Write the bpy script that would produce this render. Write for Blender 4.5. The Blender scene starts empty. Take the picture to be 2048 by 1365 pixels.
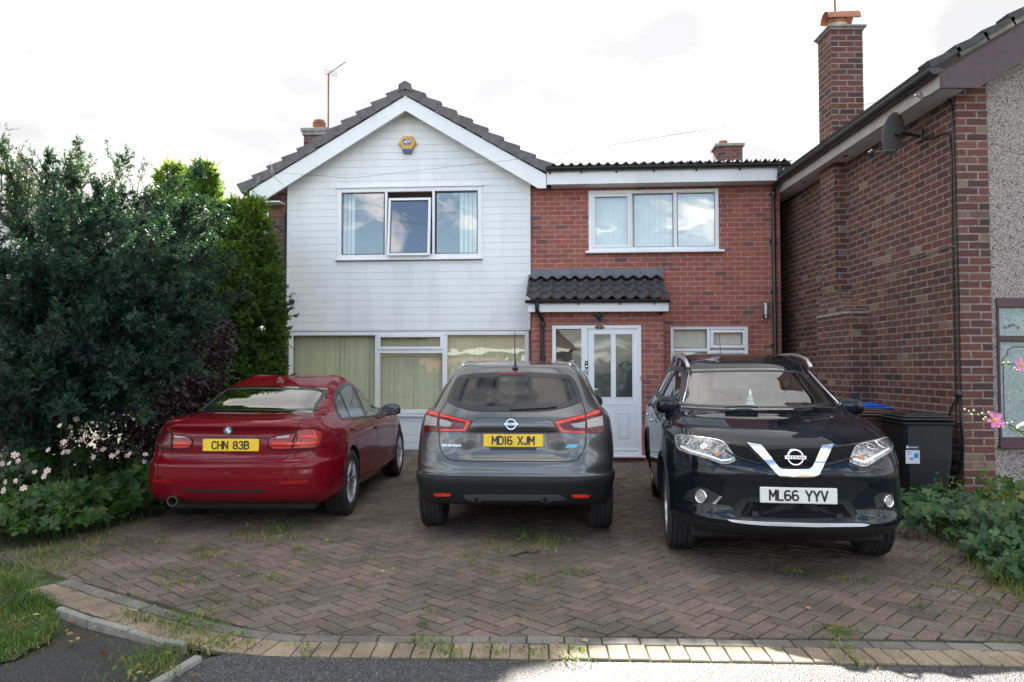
import bpy, bmesh, math, random
import numpy as np
from mathutils import Vector, Matrix, geometry
from mathutils.bvhtree import BVHTree
R = math.radians
SC = bpy.context.scene
COL = SC.collection
rnd = random.Random(7)
rng = np.random.default_rng(11)

# ---------------------------------------------------------------- camera
FPX, CX, CY, CAMH = 1500.0, 1024.0, 682.5, 1.5
PITCH = math.atan(55.5 / FPX)
cam_d = bpy.data.cameras.new("camera"); cam = bpy.data.objects.new("camera", cam_d); COL.objects.link(cam)
cam_d.sensor_width = 36.0; cam_d.lens = 36.0 * FPX / 2048.0
cam_d.clip_start = 0.05; cam_d.clip_end = 2000
cam.location = (0, 0, CAMH); cam.rotation_euler = (R(90) + PITCH, 0, 0)
SC.camera = cam

# ---------------------------------------------------------------- sky, sun, exposure
SUN_EL, SUN_AZ = R(30.5), R(1.0)          # the sun stands low behind the house, azimuth from +Y towards +X
w = bpy.data.worlds.new("World"); SC.world = w; w.use_nodes = True
nt = w.node_tree; nt.nodes.clear()
out = nt.nodes.new("ShaderNodeOutputWorld"); bg = nt.nodes.new("ShaderNodeBackground")
sky = nt.nodes.new("ShaderNodeTexSky"); sky.sky_type = 'NISHITA'; sky.sun_disc = False
sky.sun_elevation = SUN_EL; sky.sun_rotation = SUN_AZ; sky.air_density = 1.0; sky.dust_density = 1.2
SKY_STR = 0.05
bg.inputs[1].default_value = SKY_STR
tc = nt.nodes.new("ShaderNodeTexCoord")
def N(tree, t, **kw):
    n = tree.nodes.new(t)
    for k, v in kw.items(): setattr(n, k, v)
    return n
L = nt.links.new
sep = N(nt, "ShaderNodeSeparateXYZ"); L(tc.outputs["Generated"], sep.inputs[0])
zc = N(nt, "ShaderNodeMath", operation='MAXIMUM'); L(sep.outputs[2], zc.inputs[0]); zc.inputs[1].default_value = 0.0
zo = N(nt, "ShaderNodeMath", operation='ADD'); L(zc.outputs[0], zo.inputs[0]); zo.inputs[1].default_value = 0.22
dx = N(nt, "ShaderNodeMath", operation='DIVIDE'); L(sep.outputs[0], dx.inputs[0]); L(zo.outputs[0], dx.inputs[1])
dy = N(nt, "ShaderNodeMath", operation='DIVIDE'); L(sep.outputs[1], dy.inputs[0]); L(zo.outputs[0], dy.inputs[1])
cmb = N(nt, "ShaderNodeCombineXYZ"); L(dx.outputs[0], cmb.inputs[0]); L(dy.outputs[0], cmb.inputs[1])
nz = N(nt, "ShaderNodeTexNoise"); L(cmb.outputs[0], nz.inputs["Vector"])
nz.inputs["Scale"].default_value = 1.7; nz.inputs["Detail"].default_value = 9; nz.inputs["Roughness"].default_value = 0.62; nz.inputs["Distortion"].default_value = 0.5
cov = N(nt, "ShaderNodeMath", operation='MULTIPLY_ADD')   # more cloud towards the sun
L(sep.outputs[1], cov.inputs[0]); cov.inputs[1].default_value = 0.11; L(nz.outputs["Fac"], cov.inputs[2])
rp = N(nt, "ShaderNodeValToRGB"); L(cov.outputs[0], rp.inputs[0])
rp.color_ramp.elements[0].position = 0.41; rp.color_ramp.elements[1].position = 0.50
nz2 = N(nt, "ShaderNodeTexNoise"); L(cmb.outputs[0], nz2.inputs["Vector"]); nz2.inputs["Scale"].default_value = 2.6; nz2.inputs["Detail"].default_value = 7
cr = N(nt, "ShaderNodeValToRGB"); L(nz2.outputs["Fac"], cr.inputs[0])
CLOUD = 8.6
cr.color_ramp.elements[0].position = 0.40; cr.color_ramp.elements[0].color = (0.70, 0.70, 0.71, 1)
cr.color_ramp.elements[1].position = 0.60; cr.color_ramp.elements[1].color = (1.14, 1.10, 1.05, 1)
cm = N(nt, "ShaderNodeVectorMath", operation='SCALE'); L(cr.outputs[0], cm.inputs[0])
# clouds opposite the low sun are the brightest: value = A + y*(C*y - B)
c1_ = N(nt, "ShaderNodeMath", operation='MULTIPLY_ADD'); L(sep.outputs[1], c1_.inputs[0]); c1_.inputs[1].default_value = 3.9; c1_.inputs[2].default_value = -5.2
cb = N(nt, "ShaderNodeMath", operation='MULTIPLY_ADD'); L(sep.outputs[1], cb.inputs[0]); L(c1_.outputs[0], cb.inputs[1]); cb.inputs[2].default_value = 4.9
L(cb.outputs[0], cm.inputs["Scale"])
mx = N(nt, "ShaderNodeMix", data_type='RGBA'); L(rp.outputs[0], mx.inputs[0]); L(sky.outputs[0], mx.inputs[6]); L(cm.outputs[0], mx.inputs[7])
L(mx.outputs[2], bg.inputs[0]); L(bg.outputs[0], out.inputs[0])

sun_d = bpy.data.lights.new("sun", 'SUN'); sun = bpy.data.objects.new("sun", sun_d); COL.objects.link(sun)
sun_d.energy = 3.2; sun_d.angle = R(0.7); sun_d.color = (1.0, 0.93, 0.82)
sun.rotation_euler = (-(R(90) - SUN_EL), 0, -SUN_AZ)
sun.location = (0, 40, 30)
SC.view_settings.view_transform = 'Standard'; SC.view_settings.look = 'None'
SC.view_settings.exposure = 3.0; SC.view_settings.gamma = 1.0

# ---------------------------------------------------------------- helpers
def ray(px, py):
    a = (px - CX) / FPX; b = (CY - py) / FPX
    return Vector((a, math.cos(PITCH) - b * math.sin(PITCH), math.sin(PITCH) + b * math.cos(PITCH)))
CAM = Vector((0, 0, CAMH))
def at_depth(px, py, Y):
    d = ray(px, py); return CAM + d * (Y / d.y)
def at_x(px, py, X):
    d = ray(px, py); return CAM + d * (X / d.x)
def ground_at(px, py, h=0.0):
    d = ray(px, py); return CAM + d * ((h - CAMH) / d.z)

def tag(o, label=None, cat=None, group=None, kind=None):
    if label: o["label"] = label
    if cat: o["category"] = cat
    if group: o["group"] = group
    if kind: o["kind"] = kind
    return o
def empty(name, loc=(0, 0, 0), rz=0, label=None, cat=None, group=None):
    o = bpy.data.objects.new(name, None); COL.objects.link(o); o.empty_display_size = 0.2
    o.location = loc; o.rotation_euler = (0, 0, rz)
    return tag(o, label, cat, group)

class MB:
    """collects geometry and links it as one mesh object"""
    def __init__(s): s.v = []; s.f = []; s.m = []; s.uv = {}
    def add(s, verts, faces, mi=0):
        b = len(s.v); s.v.extend([tuple(p) for p in verts])
        for f in faces: s.f.append(tuple(b + i for i in f)); s.m.append(mi)
        return s
    def box(s, x0, x1, y0, y1, z0, z1, mi=0, M=None, bev=0.0):
        if x0 > x1: x0, x1 = x1, x0
        if y0 > y1: y0, y1 = y1, y0
        if z0 > z1: z0, z1 = z1, z0
        if bev <= 0:
            vs = [(x0,y0,z0),(x1,y0,z0),(x1,y1,z0),(x0,y1,z0),(x0,y0,z1),(x1,y0,z1),(x1,y1,z1),(x0,y1,z1)]
            fs = [(0,3,2,1),(4,5,6,7),(0,1,5,4),(1,2,6,5),(2,3,7,6),(3,0,4,7)]
        else:
            b = min(bev, (x1-x0)*.45, (y1-y0)*.45, (z1-z0)*.45)
            vs = []; fs = []
            idx = {}
            for sx in (0,1):
                for sy in (0,1):
                    for sz in (0,1):
                        X, Y, Z = (x0,x1)[sx], (y0,y1)[sy], (z0,z1)[sz]
                        ax, ay, az = (b if sx==0 else -b), (b if sy==0 else -b), (b if sz==0 else -b)
                        idx[sx,sy,sz] = len(vs)
                        vs += [(X, Y+ay, Z+az), (X+ax, Y, Z+az), (X+ax, Y+ay, Z)]
            def q(a,b_,c,d): fs.append((a,b_,c,d))
            I = lambda sx,sy,sz,k: idx[sx,sy,sz]+k
            q(I(0,0,0,0),I(0,0,1,0),I(0,1,1,0),I(0,1,0,0)); q(I(1,0,0,0),I(1,1,0,0),I(1,1,1,0),I(1,0,1,0))
            q(I(0,0,0,1),I(1,0,0,1),I(1,0,1,1),I(0,0,1,1)); q(I(0,1,0,1),I(0,1,1,1),I(1,1,1,1),I(1,1,0,1))
            q(I(0,0,0,2),I(0,1,0,2),I(1,1,0,2),I(1,0,0,2)); q(I(0,0,1,2),I(1,0,1,2),I(1,1,1,2),I(0,1,1,2))
            for sy in (0,1):
                for sz in (0,1):
                    q(I(0,sy,sz,1),I(1,sy,sz,1),I(1,sy,sz,2),I(0,sy,sz,2))
            for sx in (0,1):
                for sz in (0,1):
                    q(I(sx,0,sz,0),I(sx,1,sz,0),I(sx,1,sz,2),I(sx,0,sz,2))
            for sx in (0,1):
                for sy in (0,1):
                    q(I(sx,sy,0,0),I(sx,sy,1,0),I(sx,sy,1,1),I(sx,sy,0,1))
            for sx in (0,1):
                for sy in (0,1):
                    for sz in (0,1):
                        fs.append((I(sx,sy,sz,0),I(sx,sy,sz,1),I(sx,sy,sz,2)))
        if M is not None: vs = [tuple(M @ Vector(p)) for p in vs]
        return s.add(vs, fs, mi)
    def poly(s, pts, ext, mi=0):
        """planar polygon pts extruded by vector ext"""
        n = len(pts); e = Vector(ext)
        vs = [Vector(p) for p in pts]; vs = vs + [p + e for p in vs]
        fs = [tuple(range(n))[::-1], tuple(range(n, 2*n))] + [(i, (i+1)%n, n+(i+1)%n, n+i) for i in range(n)]
        return s.add(vs, fs, mi)
    def tube(s, pts, r, n=8, mi=0, cap=True):
        pts = [Vector(p) for p in pts]; rs = r if isinstance(r, (list, tuple)) else [r]*len(pts)
        vs = []; fs = []; up = None
        for i, p in enumerate(pts):
            t = (pts[min(i+1, len(pts)-1)] - pts[max(i-1, 0)]).normalized()
            if up is None:
                up = Vector((0,0,1)) if abs(t.z) < .9 else Vector((1,0,0))
            a = t.cross(up).normalized(); b = a.cross(t).normalized(); up = b
            for k in range(n):
                th = 2*math.pi*k/n
                vs.append(p + (a*math.cos(th) + b*math.sin(th))*rs[i])
        for i in range(len(pts)-1):
            for k in range(n):
                fs.append((i*n+k, i*n+(k+1)%n, (i+1)*n+(k+1)%n, (i+1)*n+k))
        if cap: fs += [tuple(range(n))[::-1], tuple((len(pts)-1)*n+k for k in range(n))]
        return s.add(vs, fs, mi)
    def lathe(s, prof, n=24, M=None, mi=0, a0=0, a1=2*math.pi):
        """prof [(r,z)] about the z axis"""
        full = abs(a1-a0-2*math.pi) < 1e-6; vs = []; fs = []; m = n if full else n+1
        for r, z in prof:
            for k in range(m):
                th = a0 + (a1-a0)*k/n; p = Vector((r*math.cos(th), r*math.sin(th), z))
                vs.append(M @ p if M is not None else p)
        for i in range(len(prof)-1):
            for k in range(n):
                k2 = (k+1) % m
                fs.append((i*m+k, i*m+k2, (i+1)*m+k2, (i+1)*m+k))
        return s.add(vs, fs, mi)
    def build(s, name, mats, parent=None, smooth=False, fix=True, angle=None):
        me = bpy.data.meshes.new(name)
        me.from_pydata(s.v, [], s.f)
        if not isinstance(mats, (list, tuple)): mats = [mats]
        for m in mats: me.materials.append(m)
        if len(mats) > 1: me.polygons.foreach_set("material_index", s.m)
        if fix:
            bm = bmesh.new(); bm.from_mesh(me); bmesh.ops.recalc_face_normals(bm, faces=bm.faces); bm.to_mesh(me); bm.free()
        box_uv(me)
        if smooth: me.polygons.foreach_set("use_smooth", [True]*len(me.polygons))
        me.update()
        if smooth and angle: me.set_sharp_from_angle(angle=R(angle))
        o = bpy.data.objects.new(name, me); COL.objects.link(o)
        if parent: o.parent = parent
        return o

def box_uv(me):
    n = len(me.loops)
    if n == 0: return
    co = np.empty(len(me.vertices)*3, 'f'); me.vertices.foreach_get("co", co); co = co.reshape(-1, 3)
    li = np.empty(n, 'i'); me.loops.foreach_get("vertex_index", li)
    pn = np.empty(len(me.polygons)*3, 'f'); me.polygons.foreach_get("normal", pn); pn = pn.reshape(-1, 3)
    lt = np.empty(len(me.polygons), 'i'); me.polygons.foreach_get("loop_total", lt)
    nl = np.repeat(pn, lt, axis=0); c = co[li]; a = np.abs(nl)
    ax = np.argmax(a + np.array([1e-4, 2e-4, 0]), axis=1)
    uv = np.where((ax == 0)[:, None], c[:, [1, 2]], np.where((ax == 1)[:, None], c[:, [0, 2]], c[:, [0, 1]]))
    l = me.uv_layers.new(name="UVMap"); l.data.foreach_set("uv", uv.astype('f').ravel())

def mesh_np(name, v, f, mat, parent=None, smooth=False, cols=None):
    """mesh from numpy arrays; f is (n,3) or (n,4)"""
    me = bpy.data.meshes.new(name); nv, nf, k = len(v), len(f), f.shape[1]
    me.vertices.add(nv); me.vertices.foreach_set("co", np.asarray(v, 'f').ravel())
    me.loops.add(nf*k); me.loops.foreach_set("vertex_index", np.asarray(f, 'i').ravel())
    me.polygons.add(nf); me.polygons.foreach_set("loop_start", np.arange(0, nf*k, k, dtype='i'))
    me.polygons.foreach_set("loop_total", np.full(nf, k, 'i'))
    for m in (mat if isinstance(mat, (list, tuple)) else [mat]): me.materials.append(m)
    if cols is not None:
        at = me.attributes.new("tint", 'FLOAT', 'FACE'); at.data.foreach_set("value", np.asarray(cols, 'f'))
    me.update(calc_edges=True)
    if smooth: me.polygons.foreach_set("use_smooth", [True]*nf)
    o = bpy.data.objects.new(name, me); COL.objects.link(o)
    if parent: o.parent = parent
    return o

# ---------------------------------------------------------------- materials
def newmat(name):
    m = bpy.data.materials.new(name); m.use_nodes = True; t = m.node_tree
    return m, t, t.nodes["Principled BSDF"]
def bump(t, b, height, strength=.3, dist=.01):
    bn = N(t, "ShaderNodeBump"); bn.inputs["Strength"].default_value = strength; bn.inputs["Distance"].default_value = dist
    t.links.new(height, bn.inputs["Height"]); t.links.new(bn.outputs[0], b.inputs["Normal"]); return bn
def mixc(t, fac, a, b, blend='MIX'):
    m = N(t, "ShaderNodeMix", data_type='RGBA', blend_type=blend)
    for i, v in ((0, fac), (6, a), (7, b)):
        if hasattr(v, "is_output") or isinstance(v, bpy.types.NodeSocket): t.links.new(v, m.inputs[i])
        elif isinstance(v, (int, float)): m.inputs[i].default_value = v
        else: m.inputs[i].default_value = (*v, 1)
    return m.outputs[2]
def noise(t, scale, detail=4, rough=.5, coord='Object', dist=0, vec=None):
    c = N(t, "ShaderNodeTexCoord"); n = N(t, "ShaderNodeTexNoise")
    src = c.outputs[coord] if vec is None else vec
    if isinstance(scale, tuple):
        mp = N(t, "ShaderNodeMapping"); mp.inputs["Scale"].default_value = scale; t.links.new(src, mp.inputs[0]); src = mp.outputs[0]; sc = 1
    else: sc = scale
    t.links.new(src, n.inputs["Vector"])
    n.inputs["Scale"].default_value = sc; n.inputs["Detail"].default_value = detail; n.inputs["Roughness"].default_value = rough; n.inputs["Distortion"].default_value = dist
    return n.outputs["Fac"]
def ramp(t, fac, stops):
    r = N(t, "ShaderNodeValToRGB"); t.links.new(fac, r.inputs[0]); e = r.color_ramp.elements
    while len(e) < len(stops): e.new(0.5)
    for i, (p, c) in enumerate(stops):
        e[i].position = p; e[i].color = (*c, 1) if not isinstance(c, (int, float)) else (c, c, c, 1)
    return r.outputs[0]
def flat(name, col, rough=.5, metal=0, var=.12, scale=6, bmp=0, bscale=60, coat=0, spec=.5, dirt=None, dirtamt=.4, streak=None):
    m, t, b = newmat(name)
    b.inputs["Roughness"].default_value = rough; b.inputs["Metallic"].default_value = metal; b.inputs["Specular IOR Level"].default_value = spec
    b.inputs["Coat Weight"].default_value = coat; b.inputs["Coat Roughness"].default_value = .03
    dk = tuple(c*(1-var) for c in col); lt = tuple(min(1, c*(1+var)) for c in col)
    c = ramp(t, noise(t, scale, 6, .6), [(.3, dk), (.7, lt)])
    if dirt:
        f = ramp(t, noise(t, streak or (scale*.5, scale*.5, scale*.12), 6, .65), [(.48, 0), (.75, dirtamt)])
        c = mixc(t, f, c, dirt)
    t.links.new(c, b.inputs["Base Color"])
    if bmp: bump(t, b, noise(t, bscale, 4), bmp, .004)
    return m

def brick_mat(name, cols, mortar, bw=.225, bh=.083, ms=.011, weather=.35, dark=(.03,.025,.025)):
    m, t, b = newmat(name)
    uv = N(t, "ShaderNodeUVMap"); uv.uv_map = "UVMap"
    # wobble so courses are not laser straight
    wn = N(t, "ShaderNodeTexNoise"); wn.inputs["Scale"].default_value = 9; t.links.new(uv.outputs[0], wn.inputs["Vector"])
    ws = N(t, "ShaderNodeVectorMath", operation='SUBTRACT'); t.links.new(wn.outputs["Color"], ws.inputs[0]); ws.inputs[1].default_value = (.5,.5,.5)
    wm = N(t, "ShaderNodeVectorMath", operation='MULTIPLY_ADD'); t.links.new(ws.outputs[0], wm.inputs[0]); wm.inputs[1].default_value = (.008,.008,0); t.links.new(uv.outputs[0], wm.inputs[2])
    def bt(c1, c2, mo, off=0):
        n = N(t, "ShaderNodeTexBrick"); n.offset = .5; t.links.new(wm.outputs[0], n.inputs["Vector"])
        n.inputs["Scale"].default_value = 1; n.inputs["Brick Width"].default_value = bw; n.inputs["Row Height"].default_value = bh
        n.inputs["Mortar Size"].default_value = ms/2; n.inputs["Mortar Smooth"].default_value = .25; n.inputs["Bias"].default_value = 0
        n.inputs["Color1"].default_value = (*c1, 1); n.inputs["Color2"].default_value = (*c2, 1); n.inputs["Mortar"].default_value = (*mo, 1)
        return n
    b1 = bt((0,0,0), (1,1,1), (0,0,0))
    # spread the per-brick value with a white noise so that dark bricks are scattered, not smooth
    wn2 = N(t, "ShaderNodeTexWhiteNoise", noise_dimensions='1D'); t.links.new(b1.outputs["Color"], wn2.inputs["W"])
    bc = ramp(t, b1.outputs["Color"], cols)
    gr = ramp(t, noise(t, 55, 5, .7, 'UV'), [(.25, (.62,.62,.62)), (.75, (1.25,1.22,1.2))])
    bc = mixc(t, 1.0, bc, gr, 'MULTIPLY')
    mo = mixc(t, ramp(t, noise(t, 14, 4, .6, 'UV'), [(.35, 0), (.7, 1)]), mortar, tuple(c*.55 for c in mortar))
    c = mixc(t, b1.outputs["Fac"], bc, mo)
    wf = ramp(t, noise(t, (1.1, .7, 1), 6, .65, 'UV'), [(.5, 0), (.78, weather)])
    c = mixc(t, wf, c, dark)
    # pale lime bloom
    bl = ramp(t, noise(t, (5, 9, 1), 5, .7, 'UV'), [(.62, 0), (.8, .22)])
    c = mixc(t, bl, c, (.42,.37,.33))
    t.links.new(c, b.inputs["Base Color"]); b.inputs["Roughness"].default_value = .88; b.inputs["Specular IOR Level"].default_value = .25
    inv = N(t, "ShaderNodeMath", operation='MULTIPLY_ADD'); t.links.new(b1.outputs["Fac"], inv.inputs[0]); inv.inputs[1].default_value = -1.0
    t.links.new(noise(t, 70, 4, .7, 'UV'), inv.inputs[2])
    bump(t, b, inv.outputs[0], .55, .008)
    return m

def glass_mat(name, tint=(.9,.95,.93), refl=1.0, dark=.0):
    m, t, b = newmat(name); t.nodes.remove(b)
    o = t.nodes["Material Output"]; tr = N(t, "ShaderNodeBsdfTransparent"); tr.inputs[0].default_value = (*tint, 1)
    gl = N(t, "ShaderNodeBsdfGlossy"); gl.inputs["Roughness"].default_value = .012
    lw = N(t, "ShaderNodeLayerWeight"); lw.inputs[0].default_value = .5
    fr = N(t, "ShaderNodeMath", operation='POWER'); t.links.new(lw.outputs["Facing"], fr.inputs[0]); fr.inputs[1].default_value = 5
    mu = N(t, "ShaderNodeMath", operation='MULTIPLY_ADD'); t.links.new(fr.outputs[0], mu.inputs[0]); mu.inputs[1].default_value = .9; mu.inputs[2].default_value = .085*refl+dark; mu.use_clamp = True
    bn = N(t, "ShaderNodeBump"); bn.inputs["Strength"].default_value = .05; bn.inputs["Distance"].default_value = .05
    t.links.new(noise(t, 1.6, 2), bn.inputs["Height"]); t.links.new(bn.outputs[0], gl.inputs["Normal"])
    mx = N(t, "ShaderNodeMixShader"); t.links.new(mu.outputs[0], mx.inputs[0]); t.links.new(tr.outputs[0], mx.inputs[1]); t.links.new(gl.outputs[0], mx.inputs[2])
    t.links.new(mx.outputs[0], o.inputs[0]); return m

MT = {}
MT['brick'] = brick_mat("red_brick", [(0, (.30,.115,.095)), (.06, (.20,.095,.09)), (.14, (.33,.105,.08)), (.5, (.37,.12,.09)), (.8, (.40,.145,.105)), (1, (.30,.09,.075))], (.50,.42,.37))
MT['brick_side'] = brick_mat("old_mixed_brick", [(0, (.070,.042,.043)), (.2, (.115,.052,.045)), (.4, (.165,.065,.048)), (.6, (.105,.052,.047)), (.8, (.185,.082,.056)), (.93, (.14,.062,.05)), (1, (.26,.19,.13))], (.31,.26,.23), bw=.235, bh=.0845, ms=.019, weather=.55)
MT['brick_dark'] = brick_mat("dark_brick", [(0, (.07,.05,.055)), (.3, (.13,.07,.07)), (.6, (.17,.075,.065)), (1, (.21,.09,.07))], (.27,.22,.2), weather=.7)
MT['upvc'] = flat("white_upvc", (.80,.81,.82), .32, var=.03, scale=2, dirt=(.45,.45,.42), dirtamt=.25)
MT['clad'] = flat("white_cladding", (.78,.79,.78), .42, var=.05, scale=1.5, dirt=(.36,.37,.33), dirtamt=.20, streak=(3.2, 3.2, .4))
MT['clad_green'] = flat("algae_cladding", (.74,.76,.74), .45, var=.05, scale=2, dirt=(.34,.37,.30), dirtamt=.5)
MT['board'] = flat("white_board", (.78,.79,.78), .4, var=.04, scale=2, dirt=(.35,.36,.33), dirtamt=.35)
MT['tile'] = flat("concrete_tile", (.135,.12,.125), .85, var=.3, scale=9, bmp=.5, bscale=120, dirt=(.20,.19,.17), dirtamt=.5)
MT['tile_dark'] = flat("dark_tile", (.045,.044,.046), .75, var=.35, scale=14, bmp=.5, bscale=90)
def spots(m, thr=.66, col=(.5,.5,.46), scale=45):
    t = m.node_tree; b = t.nodes["Principled BSDF"]; src = b.inputs["Base Color"].links[0].from_socket
    f = ramp(t, noise(t, scale, 3, .6), [(thr, 0), (thr+.03, .85)]); t.links.new(mixc(t, f, src, col), b.inputs["Base Color"])
spots(MT['tile_dark']); spots(MT['tile'], .70, (.3,.3,.26), 30)
MT['lead'] = flat("lead_flashing", (.10,.12,.135), .5, var=.2, scale=5, bmp=.2, bscale=20)
MT['black'] = flat("black_plastic", (.016,.018,.020), .35, var=.2, scale=9)
MT['matt_black'] = flat("matt_black", (.012,.012,.013), .75, var=.2)
MT['room'] = flat("dim_room", (.20,.19,.17), .9)
MT['blind_g'] = flat("cream_green_blind", (.78,.70,.47), .8, var=.04, scale=3)
MT['blind_w'] = flat("white_blind", (.74,.70,.61), .8, var=.05, scale=3)
MT['glass'] = glass_mat("window_glass")
MT['glass_up'] = glass_mat("upper_window_glass", refl=1.9, dark=.06)
MT['chrome'] = flat("chrome", (.75,.76,.77), .12, metal=1, var=.05)
MT['terracotta'] = flat("terracotta", (.38,.15,.08), .8, var=.25, bmp=.3, dirt=(.1,.09,.08), dirtamt=.6)
MT['buffpot'] = flat("buff_pot", (.50,.34,.18), .8, var=.2, bmp=.3)
MT['concrete'] = flat("concrete", (.26,.25,.235), .9, var=.25, scale=8, bmp=.6, bscale=90, dirt=(.08,.09,.06), dirtamt=.6)
MT['maroon'] = flat("maroon_wood", (.060,.026,.030), .5, var=.2, scale=12, bmp=.2)
MT['galv'] = flat("galvanised_metal", (.35,.35,.35), .4, metal=.8, var=.1)
MT['rust'] = flat("rusty_pole", (.20,.12,.10), .7, var=.2)
MT['curtain'] = flat("pale_curtain", (.74,.72,.66), .9)
# ================================================================= MAIN HOUSE
TH = R(4.3)
U = Vector((math.cos(TH), -math.sin(TH), 0)); NB = Vector((math.sin(TH), math.cos(TH), 0))   # along facade, into house
_B = Vector((2.35, 12.77, 0)); _d = ray(576, 600)
# A = B + U*k lies on the ray plane x/y = dx/dy
_k = (_d.x*_B.y - _d.y*_B.x) / (_d.y*U.x - _d.x*U.y)
HA = _B + U*_k; HA.z = 0
def FP(px, py, t=0.0):
    """pixel to house-local (x, z) on the plane t metres in front of the facade"""
    d = ray(px, py); O = HA - NB*t
    k = (O - CAM).dot(NB) / d.dot(NB); p = CAM + d*k
    return (p - HA).dot(U), p.z
house = empty("brick_house", HA, -TH, "two storey detached house with red brick right half and white clad gable", "house")
def fx(px, py=600, t=0.0): return FP(px, py, t)[0]
def fz(py, px=1024, t=0.0): return FP(px, py, t)[1]

def wall_holes(mb, x0, x1, z0, z1, holes, y0, y1, mi=0):
    xs = sorted({x0, x1, *[h[0] for h in holes], *[h[1] for h in holes]}); zs = sorted({z0, z1, *[h[2] for h in holes], *[h[3] for h in holes]})
    for i in range(len(xs)-1):
        for j in range(len(zs)-1):
            cx, cz = (xs[i]+xs[i+1])/2, (zs[j]+zs[j+1])/2
            if any(h[0] < cx < h[1] and h[2] < cz < h[3] for h in holes): continue
            mb.add([(xs[i],y0,zs[j]),(xs[i+1],y0,zs[j]),(xs[i+1],y0,zs[j+1]),(xs[i],y0,zs[j+1])], [(0,1,2,3)], mi)
    for a,b,c,d in holes:
        mb.add([(a,y0,c),(b,y0,c),(b,y1,c),(a,y1,c)], [(0,1,2,3)], mi); mb.add([(a,y0,d),(b,y0,d),(b,y1,d),(a,y1,d)], [(0,3,2,1)], mi)
        mb.add([(a,y0,c),(a,y0,d),(a,y1,d),(a,y1,c)], [(0,3,2,1)], mi); mb.add([(b,y0,c),(b,y0,d),(b,y1,d),(b,y1,c)], [(0,1,2,3)], mi)

XL = fx(536, 560); XC = 0.0; XG = fx(1060, 600); XR = fx(1562, 600)
ZE = fz(372, 1300)                       # top of right wall
ZCL = fz(662, 800, .03)                  # bottom of upper cladding
D = 8.0
# gable geometry (underside line of the roof)
ax_, az_ = FP(812, 191, .25)             # apex of bargeboard top
xa, za = ax_, az_
SL = math.tan(R(30.3))
def roofz(x): return za - abs(x - xa)*SL
# window holes (local x0,x1,z0,z1)
def rect(pxa, pxb, pya, pyb, t=0.0):
    x0, z1 = FP(pxa, pya, t); x1, z0 = FP(pxb, pyb, t); return [x0, x1, z0, z1]
W_UL = rect(675, 964, 378, 516, .03); W_LL = rect(578, 1058, 664, 829, .03)
W_UR = rect(1177, 1438, 382, 500); W_LR = rect(1341, 1498, 653, 800)
# --- brick wall of the right part, with sides and back
mb = MB()
wall_holes(mb, XG, XR, 0, ZE, [W_UR, W_LR], 0, .22)
mb.add([(XR,0,0),(XR,D,0),(XR,D,ZE),(XR,0,ZE)], [(0,1,2,3)])
mb.add([(XL,D,0),(XR,D,0),(XR,D,ZE),(XL,D,ZE)], [(3,2,1,0)])
zl = roofz(XL) - .12
mb.add([(XL,0,0),(XL,D,0),(XL,D,zl),(XL,0,zl)], [(3,2,1,0)])
mb.add([(XL,.0,0),(XC+.02,.0,0),(XC+.02,.0,roofz(XC)-.1),(XL,.0,zl)], [(0,1,2,3)])
wall = mb.build("wall", MT['brick'], house, fix=False)
# darker brick strip left of the cladding
mb = MB(); mb.box(XL-.004, XC-.012, -.006, .05, 0, zl-.02); mb.build("brick_return", MT['brick_dark'], house)
# interior: back wall and floors seen dimly through the glass
mb = MB(); mb.box(XL+.25, XR-.25, 2.4, 2.5, .1, ZE-.05); mb.box(XL+.25, XR-.25, .3, 2.4, 2.25, 2.45); mb.box(XL+.25, XR-.25, .3, 2.4, .05, .1)
mb.box(XL+.25, XR-.25, .3, 2.4, ZE-.05, ZE)
mb.build("room_wall", MT['room'], house)
# --- cladding boards
def clad_strip(mb, x0, x1, z0, z1, holes, pitch, y, top=None, proud=.011):
    z = z0
    while z < z1 - .004:
        zt = min(z + pitch, z1)
        segs = [(x0, x1)]
        if top: # clip to gable
            xa0 = xa - (za - .10 - z)/SL; xb0 = xa + (za - .10 - z)/SL
            segs = [(max(x0, xa0), min(x1, xb0))]
        for a,b,c,d in holes:
            if z < d-.01 and zt > c+.01:
                ns = []
                for s0, s1 in segs:
                    if b <= s0 or a >= s1: ns.append((s0, s1)); continue
                    if a > s0: ns.append((s0, a))
                    if b < s1: ns.append((b, s1))
                segs = ns
        for s0, s1 in segs:
            if s1 - s0 < .02: continue
            # shiplap profile: bottom edge proud, v groove at top
            g = .012
            if top:
                def lim(zz): return max(s0, xa - (za-.10-zz)/SL), min(s1, xa + (za-.10-zz)/SL)
                l0, r0 = s0, s1; l1, r1 = lim(zt)
                if r1 <= l1: l1 = r1 = xa
            else: l0 = l1 = s0; r0 = r1 = s1
            P = [(y-proud, z+.004), (y-proud, zt-g), (y-.002, zt-.003), (y-.002, zt+.004)]
            vs = []; 
            for (yy, zz) in P:
                f = (zz-z)/(zt-z); f = max(0, min(1, f))
                vs += [(l0+(l1-l0)*f, yy, zz), (r0+(r1-r0)*f, yy, zz)]
            vs += [(l0, y, z+.004), (r0, y, z+.004)]
            mb.add(vs, [(0,1,3,2),(2,3,5,4),(4,5,7,6),(8,9,1,0)])
        z = zt
mb = MB()
hu = [W_UL]
clad_strip(mb, XC, XG-.012, ZCL+.03, za-.1, hu, .1245, -.022, top=True)
mb.box(XC, XG-.012, -.05, -.03, ZCL-.0, ZCL+.028)       # bottom trim
mb.box(XC-.012, XC+.012, -.052, .0, ZCL, roofz(XC)-.15); mb.box(XG-.014, XG+.010, -.052, .0, ZCL, roofz(XG)-.15)
mb.build("cladding", MT['clad'], house)
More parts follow.
